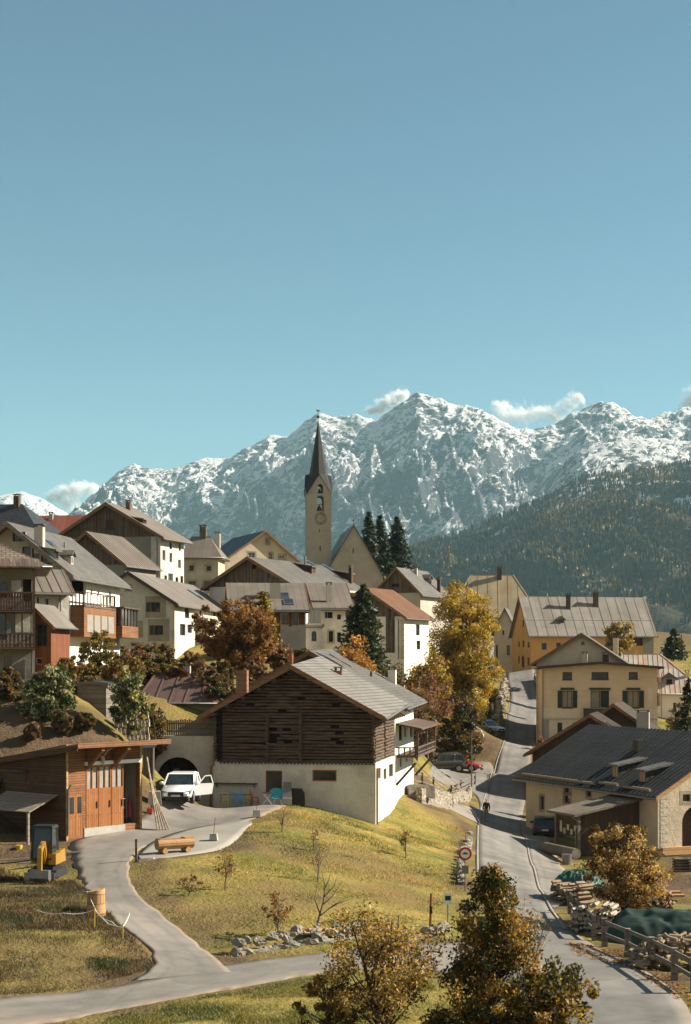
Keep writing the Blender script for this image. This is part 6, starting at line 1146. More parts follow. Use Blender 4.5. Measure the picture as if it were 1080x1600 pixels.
# ---------------------------------------------------------------- vehicles
M['tyre'] = plain('tyre_rubber', (.018, .018, .018), .85); M['rim'] = plain('alloy_rim', (.45, .44, .42), .35, .7); M['carglass'] = glassmat('car_glass', (.02, .026, .03), .05)
M['lamp'] = plain('lamp_glass', (.20, .20, .20), .1); M['tail'] = plain('tail_lamp', (.30, .012, .01), .2); M['plate'] = plain('number_plate', (.6, .59, .55), .5)
def paint(n_, c, metal=.25): q = NT(n_); q.fin(c, .32, metal, None, .5); q.b.inputs['Coat Weight'].default_value = .6; q.b.inputs['Coat Roughness'].default_value = .06; return q.m
def car(name, label, loc, yaw, pt, L_=4.5, Wd=1.82, Ht=1.62, suv=True, rack=False, door=False, wagon=True):
    """x = forward, z = up, origin on the ground under the middle"""
    t = thing(name, label, 'car', loc, yaw, None); hl, hw = L_ / 2, Wd / 2; zs, zb = (.32, 1.04) if suv else (.22, .88)
    st = [(-hl, .80, .62, .45, zb - .12), (-hl + .12, .93, .90, .36, zb), (-hl + .7, 1., .96, zs, zb + .03), (-.5, 1., .97, zs, zb), (hl - 1.65, 1., .96, zs, zb - .02), (hl - .95, 1., .92, zs, zb - .10), (hl - .25, .92, .80, zs + .03, zb - .24), (hl, .72, .58, zs + .12, zb - .42)]
    mb = MB(); vs = []
    for x, wl, wu, z0, z1 in st: vs += [(x, -hw * wl * .96, z0), (x, -hw * wl, z0 + (z1 - z0) * .35), (x, -hw * wl * .985, z0 + (z1 - z0) * .8), (x, -hw * wu, z1), (x, hw * wu, z1), (x, hw * wl * .985, z0 + (z1 - z0) * .8), (x, hw * wl, z0 + (z1 - z0) * .35), (x, hw * wl * .96, z0)]
    k = 8; mb.add(vs, [(i * k + j, i * k + (j + 1) % k, (i + 1) * k + (j + 1) % k, (i + 1) * k + j) for i in range(len(st) - 1) for j in range(k)], True); mb.add(vs[:k], [tuple(range(k))]); mb.add(vs[-k:], [tuple(range(k))])
    xb0, xb1, xt0, xt1 = (-hl + .22, hl - 1.42, -hl + .55, hl - 2.25) if wagon else (-hl + .3, hl - 1.3, -hl + 1.1, hl - 2.1)
    wb, wt = hw * .94, hw * .80; B = [(xb0, -wb, zb - .02), (xb1, -wb, zb - .06), (xb1, wb, zb - .06), (xb0, wb, zb - .02)]; T = [(xt0, -wt, Ht - .07), (xt1, -wt, Ht - .05), (xt1, wt, Ht - .05), (xt0, wt, Ht - .07)]
    rf_ = [(xt0 - .12, -wt * 1.03, Ht - .09), (xt1 + .08, -wt * 1.03, Ht - .07), (xt1 + .08, wt * 1.03, Ht - .07), (xt0 - .12, wt * 1.03, Ht - .09)]; mb.hexa(rf_ + [(xt0 + .1, -wt * .9, Ht), (xt1 - .15, -wt * .9, Ht), (xt1 - .15, wt * .9, Ht), (xt0 + .1, wt * .9, Ht)])
    B_, T_ = [Vector(q) for q in B], [Vector(q) for q in T]
    for i, j in ((0, 0), (1, 1), (2, 2), (3, 3)): mb.bar(B_[i] * 1.004, T_[j] * 1.004, .07)
    for s in (0, 3):
        o_ = 1 if s == 0 else 2
        for f in (.36, .70): mb.bar(B_[s].lerp(B_[o_], f), T_[s].lerp(T_[o_], f), .07)
    mb.build('body', pt, t)
    m = MB(); m.hexa(B + T); m.build('window', M['carglass'], t)
    for sx in (-1, 1):
        for sy in (-1, 1):
            x, r = (hl - .92 if sx > 0 else -hl + .85), .35 if suv else .31; y = sy * (hw - .10); w_ = MB(); w_.tube([(x, y - .11, r), (x, y + .11, r)], r, 18); o = w_.build('wheel', M['tyre'], t)
            m = MB(); m.tube([(x, y + sy * .112, r), (x, y + sy * .118, r)], r * .66, 14, True, False); m.build('rim', M['rim'], o)
            m = MB(); m.tube([(x, y - .10, r + .01), (x, y + sy * .085, r + .01)], r * 1.17, 18); m.build('wheel_arch', M['black'], t)
    for sy in (-1, 1):
        m = MB(); m.hexa([Vector(q) for q in ((hl - .42, sy * hw * .50, zb - .46), (hl - .02, sy * hw * .54, zb - .48), (hl - .14, sy * hw * .92, zb - .46), (hl - .55, sy * hw * .94, zb - .36), (hl - .42, sy * hw * .50, zb - .30), (hl - .04, sy * hw * .54, zb - .34), (hl - .16, sy * hw * .88, zb - .28), (hl - .60, sy * hw * .95, zb - .20))]); m.build('headlight', M['lamp'], t)
        m = MB(); m.box((-hl + .1, sy * hw * .80, zb - .14), (.16, .26, .26)); m.build('tail_light', M['tail'], t)
        m = MB(); m.ball((hl - 1.55, sy * (hw + .10), zb + .05), .13, 8, 6, (.7, 1.1, .85)); m.build('mirror', pt, t)
        m = MB(); m.box((0, sy * (hw * .995), zb - .17), (.2, .03, .03)); m.box((-.95, sy * (hw * .995), zb - .17), (.2, .03, .03)); m.build('door_handle', M['metal'], t)
    m = MB(); m.box((hl - .03, 0, zb - .47), (.1, hw * .98, .24)); m.box((hl - .01, 0, zb - .72), (.1, hw * 1.25, .12)); m.build('grille', M['black'], t)
    m = MB(); m.box((hl + .02, 0, zb - .57), (.03, .52, .11)); m.build('number_plate', M['plate'], t); m = MB(); m.box((-hl - .015, 0, zb - .28), (.03, .52, .12)); m.build('number_plate', M['plate'], t)
    m = MB(); m.box((hl - .02, 0, zs + .06), (.12, hw * 1.5, .08)); m.box((-hl + .02, 0, zs + .1), (.12, hw * 1.6, .12)); m.box((0, 0, zs + .03), (L_ * .55, Wd * .985, .1)); m.build('bumper', M['black'], t)
    if rack:
        m = MB()
        for sy in (-1, 1): m.tube([(xt0, sy * wt * .9, Ht), (xt0 + .15, sy * wt * .9, Ht + .07), (xt1 - .4, sy * wt * .9, Ht + .07), (xt1 - .2, sy * wt * .9, Ht)], .022, 5)
        m.build('roof_rail', M['metal'], t)
    if door:
        m = MB(); a = R(62); x0, y0 = hl - 1.5, hw * .98; d = Vector((-math.cos(a), math.sin(a), 0)); nn = Vector((math.sin(a), math.cos(a), 0)) * .06; p = Vector((x0, y0, 0)); q = [p + Vector((0, 0, zs + .05)), p + d * 1.05 + Vector((0, 0, zs + .12)), p + d * 1.15 + Vector((0, 0, zb)), p + Vector((0, 0, zb - .03))]
        m.prism(q, nn); up = [p + d * .22 + Vector((0, 0, zb)), p + d * 1.12 + Vector((0, 0, zb)), p + d * .98 + Vector((0, 0, Ht - .12)), p + d * .62 + Vector((0, 0, Ht - .14))]
        for i in range(4): m.bar(up[i] + nn * .5, up[(i + 1) % 4] + nn * .5, .06)
        o = m.build('door', pt, t); m = MB(); m.prism(up, nn * .3); m.build('window', M['carglass'], o)
    return t
def on(px, py, dz=0): h = hit(px, py); return Vector((h.x, h.y, h.z + dz))
def at(px, Y, dz=.05): x = (px - CX) / F * Y; return Vector((x, Y, g1(x, Y) + dz))
WP_, GP_ = paint('white_car_paint', (.74, .74, .72), 0), paint('brown_grey_car_paint', (.095, .078, .062), .5); RP_ = paint('red_car_paint', (.36, .012, .012), .1); SP_ = paint('silver_car_paint', (.38, .39, .40), .6); DP_ = paint('dark_grey_car_paint', (.055, .05, .045), .5); BP_ = paint('pale_blue_car_paint', (.55, .60, .65), .2)
car('parked_car', 'white car with its side door open in front of the arched gateway', on(283, 1252, .03), R(-92), WP_, 4.5, 1.86, 1.64, door=True)
p = P(690, 1207, 147); p.z = g1(p.x, p.y) + .02; car('parked_car', 'grey brown car parked side on below the picket fence', p, R(188), GP_, 4.55, 1.86, 1.66, rack=True)
p = P(722, 1199, 153.5); p.z = g1(p.x, p.y) + .02; car('parked_car', 'bright red car parked behind the grey brown car', p, R(-14), RP_, 3.9, 1.7, 1.5, suv=False)
p = P(763, 1146, 186); p.z = g1(p.x, p.y) + .03; car('parked_car', 'silver car half hidden by the shaded trees beside the street', p, R(-50), SP_, 4.3, 1.76, 1.5, suv=False)
p = P(779, 1058, 268); p.z = g1(p.x, p.y) + .1; car('parked_car', 'pale blue white car at the top of the street near the crest', p, R(-40), BP_, 4.3, 1.78, 1.5, suv=False)
p = on(851, 1305, .03); car('parked_car', 'dark estate car seen from behind against the ochre house wall', p, R(84), DP_, 4.6, 1.82, 1.52, suv=False, rack=True)
# small excavator
YP = paint('excavator_yellow', (.32, .17, .015), 0); ex = thing('mini_excavator', 'yellow and black mini excavator with closed cab on the bank below the workshop', 'excavator', on(74, 1372), R(-98))
for sy in (-1, 1):
    m = MB(); pts = [(-.75, .12), (-.85, .28), (-.72, .46), (.72, .46), (.85, .28), (.75, .12)]; m.prism([(x, sy * .55 - .13, z) for x, z in pts], (0, .26, 0)); m.build('track', M['tyre'], ex)
m = MB(); m.box((0, 0, .52), (1.1, .9, .18)); m.tube([(0, 0, .55), (0, 0, .72)], .4, 12); m.build('undercarriage', M['black'], ex)
m = MB(); m.hexa([(1.05, -.72, .02), (1.12, -.72, .02), (1.12, .72, .02), (1.05, .72, .02), (1.0, -.72, .38), (1.1, -.72, .38), (1.1, .72, .38), (1.0, .72, .38)]); m.bar((.6, -.4, .4), (1.02, -.4, .22), .1); m.bar((.6, .4, .4), (1.02, .4, .22), .1); m.build('dozer_blade', M['metal'], ex)
m = MB(); m.hexa([(-.85, -.62, .72), (.62, -.62, .72), (.62, .62, .72), (-.85, .62, .72), (-.8, -.58, 1.3), (-.1, -.58, 1.25), (-.1, .58, 1.25), (-.8, .58, 1.3)]); m.box((.35, .45, .95), (.6, .35, .5)); m.build('engine_body', YP, ex)
m = MB(); cb = [(-.35, -.55, 1.0), (.62, -.55, .95), (.62, .4, .95), (-.35, .4, 1.0)]; ct = [(-.30, -.5, 2.35), (.45, -.5, 2.35), (.45, .35, 2.35), (-.30, .35, 2.35)]
for i in range(4): m.bar(cb[i], ct[i], .08); m.bar(cb[i], cb[(i + 1) % 4], .08)
m.hexa([(-.38, -.58, 2.33), (.55, -.58, 2.33), (.55, .43, 2.33), (-.38, .43, 2.33), (-.34, -.54, 2.46), (.5, -.54, 2.46), (.5, .38, 2.46), (-.34, .38, 2.46)]); o = m.build('cab_frame', M['black'], ex); m = MB(); m.hexa([Vector(q) * .985 + Vector((0, 0, .01)) for q in cb + ct]); m.build('cab_window', M['carglass'], o)
m = MB(); m.bar((.55, .1, .9), (1.05, .15, 1.75), .2, .24); m.bar((1.0, .15, 1.7), (1.45, .15, 1.45), .18, .2); m.bar((.7, .12, .8), (1.05, .15, 1.4), .09); m.build('boom', YP, ex)
m = MB(); m.bar((1.45, .15, 1.55), (1.5, .15, .5), .16, .2); m.bar((1.2, .15, 1.75), (1.42, .15, 1.2), .08); m.build('dipper_arm', YP, ex)
m = MB(); bp = [(1.3, .55), (1.62, .55), (1.66, .2), (1.45, .02), (1.2, .15)]; m.prism([(x, -.3, z) for x, z in bp], (0, .9, 0)); m.build('bucket', M['metal'], ex)
# ---------------------------------------------------------------- street furniture
sg = on(727, 1392); t = thing('road_sign', 'round red bordered road sign with small plate on a post at the meadow edge', 'sign', sg); ztop = (H0 - 1334) / F * sg.y - sg.z
m = MB(); m.tube([(0, .06, -.3), (0, .06, ztop + .35)], .035, 8); m.build('post', M['metal'], t)
m = MB(); m.tube([(0, .0, ztop), (0, .03, ztop)], .33, 28, True, False); o = m.build('sign_plate', M['red_p'], t); m = MB(); m.tube([(0, -.006, ztop), (0, -.001, ztop)], .23, 24, True, False); m.build('sign_face', M['white_p'], o)
m = MB(); m.box((0, -.012, ztop), (.28, .008, .055)); m.box((0, -.012, ztop + .05), (.14, .008, .035)); m.build('vehicle_symbol', M['black'], o); m = MB(); m.box((0, .02, ztop - .8), (.34, .02, .42)); m.build('supplementary_plate', M['metal'], t)
h_ = hit(672, 1452); t = thing('wooden_post', 'dark slender rusty post above the lane behind the orange brown tree', 'post', h_); m = MB(); m.tube([(0, 0, -.3), (.05, 0, (H0 - 1396) / F * h_.y - h_.z)], .06, 6); m.build('pole', M['copper'], t); m = MB(); m.box((.04, -.07, .8), (.1, .03, .3)); m.build('marker_plate', M['black'], t)
h_ = hit(700, 1440); t = thing('notice_sign', 'small white and black notice sign beside the meadow behind the dark tree', 'sign', h_); z_ = (H0 - 1404) / F * h_.y - h_.z; m = MB(); m.tube([(0, .03, -.2), (0, .03, z_ + .2)], .03, 6); m.build('post', M['metal'], t); m = MB(); m.box((0, 0, z_), (.36, .02, .5)); o = m.build('sign_plate', M['white_p'], t); m = MB(); m.box((0, -.014, z_ + .02), (.24, .006, .2)); m.build('symbol', M['black'], o)
lp = P(737, 1218, 145); lp.z = g1(lp.x, lp.y); t = thing('street_lamp', 'grey street lamp with curved swan neck beside the parked cars', 'street lamp', lp); zt = (H0 - 1140) / F * 145 - lp.z; m = MB(); m.tube([(0, 0, -.2), (0, 0, zt - .5), (.08, 0, zt - .2), (.3, 0, zt), (.6, 0, zt + .02), (.88, 0, zt - .12), (1.0, 0, zt - .4)], [.07, .055, .05, .05, .05, .05, .045], 8); m.build('pole', M['metal'], t)
m = MB(); m.tube([(1.0, 0, zt - .38), (1.0, 0, zt - .5), (1.0, 0, zt - .75)], [.06, .13, .16], 10); m.build('lamp_head', M['metal'], t)
p = P(770, 1133, 198); p.z = g1(p.x, p.y); t = thing('bollard', 'small pale post with red top beside the street below the stone wall', 'bollard', p); m = MB(); m.tube([(0, 0, -.2), (0, 0, .8)], .13, 8); m.build('post', M['white_p'], t); m = MB(); m.ball((0, 0, .86), .15, 8, 6); m.build('cap', M['red_p'], t)
# walls of rough stone
def stone(mb, c, r, sc, seed):
    rr = np.random.default_rng(seed); nu, nv = 7, 5; lob = rr.normal(0, 1, (6, 3)); lob /= np.linalg.norm(lob, axis=1)[:, None]; cut = rr.uniform(.45, .85, 6); M3 = Matrix.Rotation(rr.uniform(0, 6.28), 3, 'Z') @ Matrix.Rotation(rr.uniform(-.4, .4), 3, 'X'); vs = []
    for jv in range(nv + 1):
        ph = math.pi * jv / nv
        for iu in range(nu):
            t = 2 * math.pi * iu / nu + jv * .4; d = np.array((math.sin(ph) * math.cos(t), math.sin(ph) * math.sin(t), math.cos(ph))); k = 1.
            for L, cu in zip(lob, cut):
                q = d @ L
                if q > cu: k = min(k, cu / q)
            vs.append(Vector(c) + M3 @ Vector((d[0] * r * sc[0] * k, d[1] * r * sc[1] * k, d[2] * r * sc[2] * k)))
    mb.add(vs, [(jv * nu + iu, jv * nu + (iu + 1) % nu, (jv + 1) * nu + (iu + 1) % nu, (jv + 1) * nu + iu) for jv in range(nv) for iu in range(nu)])
_sd = [1]
def rockwall(name, label, pts, hgt, mat='stone', n_=24, rows=2, size=.5, dep=.5, cat='wall'):
    c = resample([hit(*q) for q in pts], 60); L_ = np.append(0, np.cumsum(np.linalg.norm(np.diff(c, axis=0), axis=1))); o0 = Vector((c[0][0], c[0][1], g1(*c[0]))); mb = MB(); rs = hgt / rows * .62
    for k in range(rows):
        s = -rs * random.random()
        while s < L_[-1]:
            r_ = rs * random.uniform(.65, 1.45); x, y = np.interp(s, L_, c[:, 0]) + random.uniform(-.12, .12) * dep, np.interp(s, L_, c[:, 1]) + random.uniform(-.5, .5) * (.12 if mat == 'stone' else dep * .3) + k * .05; _sd[0] += 1
            if not (k == rows - 1 and random.random() < .35): stone(mb, (x - o0.x, y - o0.y, g1(x, y) - o0.z + hgt * (k + .35) / rows + random.uniform(-.1, .06)), r_, (random.uniform(.9, 1.6), .9, random.uniform(.55, 1.0)), _sd[0])
            s += r_ * random.uniform(1.1, 1.6)
    if True:
        for i in range(0, 57, 3):
            p, q = c[i], c[i + 3]; pv = [Vector((x - o0.x, y - o0.y, g1(x, y) - o0.z)) for x, y in (p, q)]; nn = Vector((-(q - p)[1], (q - p)[0], 0)).normalized() * .2; up = Vector((0, 0, hgt * (.85 if mat == 'stone' else .2))); dn = Vector((0, 0, .4))
            mb.hexa([pv[0] - nn - dn, pv[1] - nn - dn, pv[1] + nn - dn, pv[0] + nn - dn, pv[0] - nn + up, pv[1] - nn + up, pv[1] + nn + up, pv[0] + nn + up])
    o = mb.build(name, M[mat]); o.location = o0; return tag(o, label, cat, None, 'thing')
rockwall('stone_wall', 'low wall of pale broken rocks along the lane below the meadow', [(372,1492),(420,1486),(470,1480),(520,1474),(565,1466)], .75, 'rockm', 26, 2); rockwall('stone_wall', 'upper course of dark rocks set into the meadow behind the broken rock wall', [(430,1470),(480,1462),(530,1456),(575,1452)], .5, 'rockm', 18, 1)
rockwall('stone_wall', 'short rock wall behind the notice sign near the road fork', [(630,1470),(665,1462),(700,1450)], .5, 'rockm', 12, 1); rockwall('stone_wall', 'narrow white rock edging between meadow and road below the road sign', [(722,1382),(720,1360),(724,1335),(735,1310)], .5, 'rockm', 20, 2, dep=.8)
rockwall('stone_wall', 'rubble retaining wall below the rail fence by the parked cars', [(655,1254),(690,1256),(704,1259)], 1.1, 'stone', 12, 4); rockwall('stone_wall', 'rubble retaining wall of the parking place curving to the street', [(704,1259),(718,1250),(735,1243)], 1.0, 'stone', 12, 4)
rockwall('stone_wall', 'dark stone retaining wall along the upper street under the bushes', [(776,1150),(781,1120),(786,1098),(790,1080)], 2.4, 'stone', 18, 4); rockwall('stone_wall', 'low stone wall by the orange house at the top of the street', [(848,1092),(842,1075),(836,1062)], 1.4, 'stone', 12, 3)
t_ = MB(); a, b2 = P(178, 1140, 98), P(232, 1140, 99.5); o0 = Vector((a.x, a.y, a.z)); d_ = b2 - a
for k in range(5):
    for i in range(9): q = d_ * ((i + .5 + .3 * (k % 2)) / 9); t_.rock((q.x, q.y, .3 - 1.2 + k * .42), (d_.length / 9 * random.uniform(.85, 1.1), .6, .42), 0, .14)
o = t_.build('stone_wall', M['stone']); o.location = o0; tag(o, 'rough stone wall under the upright green bush beside the picket fence', 'wall', None, 'thing')
# rail fences
def railfence(name, label, pts, hgt, n_, mat='fencewood', rails=(.45, .9), th=.12, rth=.09, group=None):
    c = resample([hit(*q) if len(q) == 2 else q for q in pts], n_, False); o0 = Vector((c[0][0], c[0][1], g1(*c[0]))); t = thing(name, label, 'fence', o0, 0, group); P3 = [Vector((q[0], q[1], g1(*q))) - o0 for q in c]
    for p in P3: m = MB(); m.bar(p - Vector((0, 0, .3)), p + Vector((random.uniform(-.03, .03), 0, hgt + random.uniform(-.05, .08))), th); m.build('post', M[mat], t)
    for a, b_ in zip(P3, P3[1:]):
        for r_ in rails: m = MB(); z = Vector((0, 0, hgt * r_)); m.bar(a + z + Vector((0, -.07, random.uniform(-.03, .03))), b_ + z + Vector((0, -.07, random.uniform(-.03, .03))), .05, rth); m.build('rail', M[mat], t)
    return t
railfence('rail_fence', 'grey two rail wooden fence at the road bend by the firewood', [(945,1480),(1010,1508),(1048,1528),(1085,1552)], 1.15, 5, th=.22, rth=.15); railfence('rail_fence', 'short weathered rail fence in front of the tarpaulin covered wood by the road', [(890,1428),(905,1448),(928,1470)], 1.1, 4, th=.16, rth=.14)
railfence('rail_fence', 'grey rail fence above the rubble wall beside the white house', [(640,1228),(668,1234),(692,1240),(704,1250)], 1.1, 4, th=.14, rth=.1); railfence('rail_fence', 'leaning pale rail fence on the parking wall beside the street lamp', [(706,1246),(718,1238),(730,1231),(742,1226)], 1.0, 4, th=.13, rth=.12)
pf = thing('garden_fence', 'white weathered paling fence under the trees behind the grey brown car', 'fence', (P(655, 1185, 158).x, 158, g1(P(655, 0, 158).x, 158)))
for k in range(15):
    x = (655 + k * 3.6 - 655) / F * 158; m = MB(); zz = g1(pf.location.x + x, 158) - pf.location.z; m.box((x, 0, zz + .7), (.15, .04, 1.5 + random.uniform(-.15, .15))); m.build('paling', M['grey_beam'], pf)
m = MB(); m.bar((0, .04, .9), (14 * 3.6 / F * 158, .04, g1(pf.location.x + 3.2, 158) - pf.location.z + .9), .06, .1); m.build('rail', M['grey_beam'], pf)
# ---------------------------------------------------------------- patio and yard things
def chair(label, px, py, c, yaw):
    mt = plain('chair_paint', c, .5, 0, .4, .1); t = thing('garden_chair', label, 'chair', at(px, 98.6 - (py - 1248) * .22), yaw, 'coloured chairs along the barn wall'); m = MB(); m.box((0, 0, .45), (.44, .44, .04)); m.build('seat', mt, t)
    for a in (-1, 1):
        for b_ in (-1, 1): m = MB(); m.bar((a * .19, b_ * .19, .43), (a * .22, b_ * .23, 0), .04); m.build('leg', mt, t)
    m = MB()
    for a in (-1, 1): m.bar((a * .19, .2, .45), (a * .18, .29, .88), .04)
    for z in (.6, .73, .86): m.bar((-.19, .23 + (z - .5) * .14, z), (.19, .23 + (z - .5) * .14, z), .07, .03)
    m.build('backrest', mt, t)
for a in (('yellow chair at the far end of the long wall shelf', 353, 1252, (.62, .50, .05), R(170)), ('pale blue chair at the back of the barn wall group', 364, 1248, (.12, .36, .5), R(10)), ('bright blue chair in front among the chairs at the barn wall', 374.5, 1252, (.06, .36, .58), R(185)), ('greenish yellow chair next to the red chair', 391, 1249, (.5, .47, .05), R(5)), ('red chair with tall back beside the barn door', 398, 1252, (.5, .05, .03), R(100))): chair(*a)
t = thing('wall_table', 'long narrow dark shelf table against the barn wall behind the coloured chairs', 'table', at(370, 99.2)); m = MB(); m.box((0, 0, .78), (2.1, .5, .05)); m.build('table_top', M['fencewood'], t)
for a in (-.95, .95): m = MB(); m.bar((a, 0, 0), (a, 0, .76), .06); m.build('leg', M['black'], t)
t = thing('wall_shelf', 'long dark wooden board shelf fixed high on the barn plaster wall', 'shelf', b.M @ Vector((b.uz('F', 369, 1224)[0], -.17, b.uz('F', 369, 1224)[1])), b.t.rotation_euler.z); m = MB(); m.box((0, 0, 0), (2.75, .3, .07)); m.build('board', M['oldwood'], t)
for a in (-1.2, 1.2): m = MB(); m.bar((a, .12, -.25), (a, -.1, -.03), .05); m.build('bracket', M['oldwood'], t)
t = thing('folding_table', 'small folding table with red top and white crossed legs', 'table', at(418, 97.4)); m = MB(); m.box((0, 0, .68), (.62, .5, .04)); m.build('table_top', plain('red_top', (.5, .06, .03), .5), t)
for s in (-.2, .2):
    for a in (-1, 1): m = MB(); m.bar((a * .26, s, .66), (-a * .28, s, 0), .035); m.build('leg', M['white_p'], t)
t = thing('round_chair', 'turquoise round wicker lounge chair beside the folding table', 'chair', at(433, 97.6), R(15)); tq = plain('turquoise_cord', (.03, .36, .38), .5); m = MB(); n_ = 16; vs = []
for j in range(5):
    r_ = .12 + .09 * j
    for i in range(n_): a = 2 * math.pi * i / n_; x, y = math.cos(a) * r_, math.sin(a) * r_; vs.append((x, y * .45 + (.18 if y > 0 else 0) * 0, .42 + y * .62 + .9 * r_ * r_))
m.add(vs, [(j * n_ + i, j * n_ + (i + 1) % n_, (j + 1) * n_ + (i + 1) % n_, (j + 1) * n_ + i) for j in range(4) for i in range(n_)]); m.build('shell', tq, t)
m = MB(); ring = [(math.cos(2 * math.pi * i / 24) * .5, math.sin(2 * math.pi * i / 24) * .5 * .45, .42 + math.sin(2 * math.pi * i / 24) * .5 * .62 + .22) for i in range(25)]; m.tube(ring, .03, 6, False); m.build('rim', tq, t)
for a, b_ in ((-.25, -.2), (.25, -.2), (-.2, .2), (.2, .2)): m = MB(); m.bar((a * .6, b_ * .5, .38), (a, b_, 0), .03); m.build('leg', M['white_p'], t)
t = thing('deck_lounger', 'upright folded grey deck lounger leaning before the black cover', 'lounger', at(449, 97.5)); m = MB(); m.hexa([(-.27, -.12, .45), (.27, -.12, .45), (.27, -.06, .45), (-.27, -.06, .45), (-.25, .28, 1.35), (.25, .28, 1.35), (.25, .34, 1.35), (-.25, .34, 1.35)]); m.build('backrest', plain('grey_cushion', (.16, .15, .14), .8), t); m = MB(); m.box((0, -.3, .4), (.54, .5, .07)); m.box((0, -.52, .2), (.54, .04, .4)); m.build('seat', M['frosted'], t)
for a in (-.28, .28): m = MB(); m.bar((a, -.5, .02), (a, -.1, .6), .03); m.bar((a, .1, .02), (a, -.3, .6), .03); m.build('leg', M['metal'], t)
t = at(461, 98.2, .02); m = MB(); pr = [(-.62, 0), (.62, 0), (.60, .75), (.42, 1.05), (-.5, 1.08), (-.62, .8)]; m.prism([(x, -.3, z) for x, z in pr], (0, .6, 0)); o = m.build('grill_cover', M['black']); o.location = t; tag(o, 'black covered grill standing against the barn wall beside its door', 'grill')
t = thing('stone_planter', 'small square stone block with an upright stick at the patio edge', 'planter', on(401, 1277, .02), R(8)); m = MB(); m.rock((0, 0, .2), (.42, .4, .4), 0, .05); m.build('block', M['conc'], t); m = MB(); m.tube([(0, 0, .38), (.06, 0, 1.1)], .014, 5); m.build('stick', M['bark'], t)
t = thing('stone_planter', 'small grey block with tall thin rod on the pale paving', 'planter', on(334, 1314, .05), R(-5)); m = MB(); m.rock((0, 0, .17), (.42, .4, .34), 0, .05); m.build('block', M['conc'], t); m = MB(); m.tube([(0, 0, .32), (.08, 0, 1.15)], .014, 5); m.build('stick', M['bark'], t)
t = thing('log_trough', 'hollowed fresh log trough resting on two short log feet on the paving', 'trough', on(273, 1333, .03), R(30)); m = MB(); L2 = .95; ns = 14; vs = []
for x in (-L2, L2):
    for k in range(ns): a = 2 * math.pi * k / ns; vs.append((x, math.cos(a) * .29, .46 + math.sin(a) * .29))
fs = [(k, (k + 1) % ns, ns + (k + 1) % ns, ns + k) for k in range(ns) if not 2 <= k <= 4]; m.add(vs, fs, True); m.add(vs[:ns], [tuple(range(ns))]); m.add(vs[ns:], [tuple(range(ns))])
iv = [(x, y, z) for x in (-L2 + .15, L2 - .5) for y, z in ((.17, .70), (.13, .45), (-.13, .45), (-.17, .70))]; m.add(iv, [(0, 1, 5, 4), (1, 2, 6, 5), (2, 3, 7, 6), (0, 1, 2, 3), (4, 5, 6, 7)]); m.box((L2 - .25, 0, .66), (.5, .4, .16)); m.build('trough', M['newwood'], t)
for x in (-.62, .6): m = MB(); m.tube([(x, -.32, .13), (x, .32, .13)], .14, 10); m.build('foot', M['newwood'], t)
h_ = on(150, 1428); m = MB(); m.tube([(0, 0, -.3), (0, 0, .5), (.02, 0, .95)], [.42, .36, .34], 14); m.v = [(x, y, z + (x * .25 if z > .9 else 0)) for x, y, z in m.v]; o = m.build('tree_stump', M['newwood']); o.location = h_; tag(o, 'tall bare orange tree stump cut at a slant beside the driveway', 'stump')
h_ = on(213, 1345); t = thing('gate_post', 'thin grey wooden post at the lower corner of the pale paving', 'post', h_); m = MB(); m.bar((0, 0, -.2), (0, 0, (H0 - 1311) / F * h_.y - h_.z), .11); m.build('pole', M['fencewood'], t); m = MB(); m.rock((.5, -.1, .05), (.9, .4, .2), .2, .2); m.build('base_stone', M['rockm'], t)
# electric fence ribbon
t = thing('electric_fence', 'white fence ribbon on thin yellow stakes across the dry grass bank', 'fence', hit(60, 1436)); o0 = t.location; rp = [(58, 1436, .35), (100, 1447, .5), (148, 1452, .75), (175, 1465, .6), (192, 1470, .55), (203, 1455, .7)]; pts = [hit(a, c) - o0 + Vector((0, 0, z)) for a, c, z in rp]
fin = [];
for a, c in zip(pts, pts[1:]):
    for k in range(6): u = k / 6; fin.append(a.lerp(c, u) - Vector((0, 0, .18 * u * (1 - u) * 4 * .5)))
m = MB(); m.tube(fin + [pts[-1]], .013, 5, False); m.build('ribbon', M['white_p'], t)
rp2 = [(136, 1424, .8), (152, 1441, .35), (170, 1454, .25), (192, 1458, .2), (203, 1455, .7)]; pts2 = [hit(a, c) - o0 + Vector((0, 0, z)) for a, c, z in rp2]; m = MB(); m.tube(pts2, .013, 5, False); m.build('ribbon', M['white_p'], t)
for i in (2, 4): m = MB(); m.tube([pts[i] - Vector((0, 0, 1)), pts[i] + Vector((0, 0, .12))], .018, 5); m.build('stake', plain('yellow_plastic', (.5, .36, .03), .5), t)
# timber leaning at the workshop corner, red can, fuel tins
wx = ga.M @ Vector((ga.W + .25, -.3, 0)); lt = thing('leaning_timber', 'bundle of long pale boards leaning on the workshop corner', 'boards', (wx.x, wx.y, g1(wx.x, wx.y)), ga.t.rotation_euler.z)
for k in range(5): m = MB(); m.bar((.15 + k * .16, -.55 - .05 * k, 0), (.02 + k * .05, .15, 3.9 - k * .35), .12, .05); m.build('board', M['grey_beam'], lt)
st = thing('storage_shed', 'tiny lean-to of brown boards with corrugated roof beside the workshop', 'shed', at(231, 93.5, 0), 0); m = MB(); m.box((0, .4, .85), (.6, .8, 1.9)); m.build('board_wall', M['oldwood'], st); m = MB(); m.hexa([(-.45, -.2, 1.8), (.45, -.2, 1.8), (.45, 1, 2.0), (-.45, 1, 2.0), (-.45, -.2, 1.86), (.45, -.2, 1.86), (.45, 1, 2.06), (-.45, 1, 2.06)]); m.build('roof', M['metal'], st)
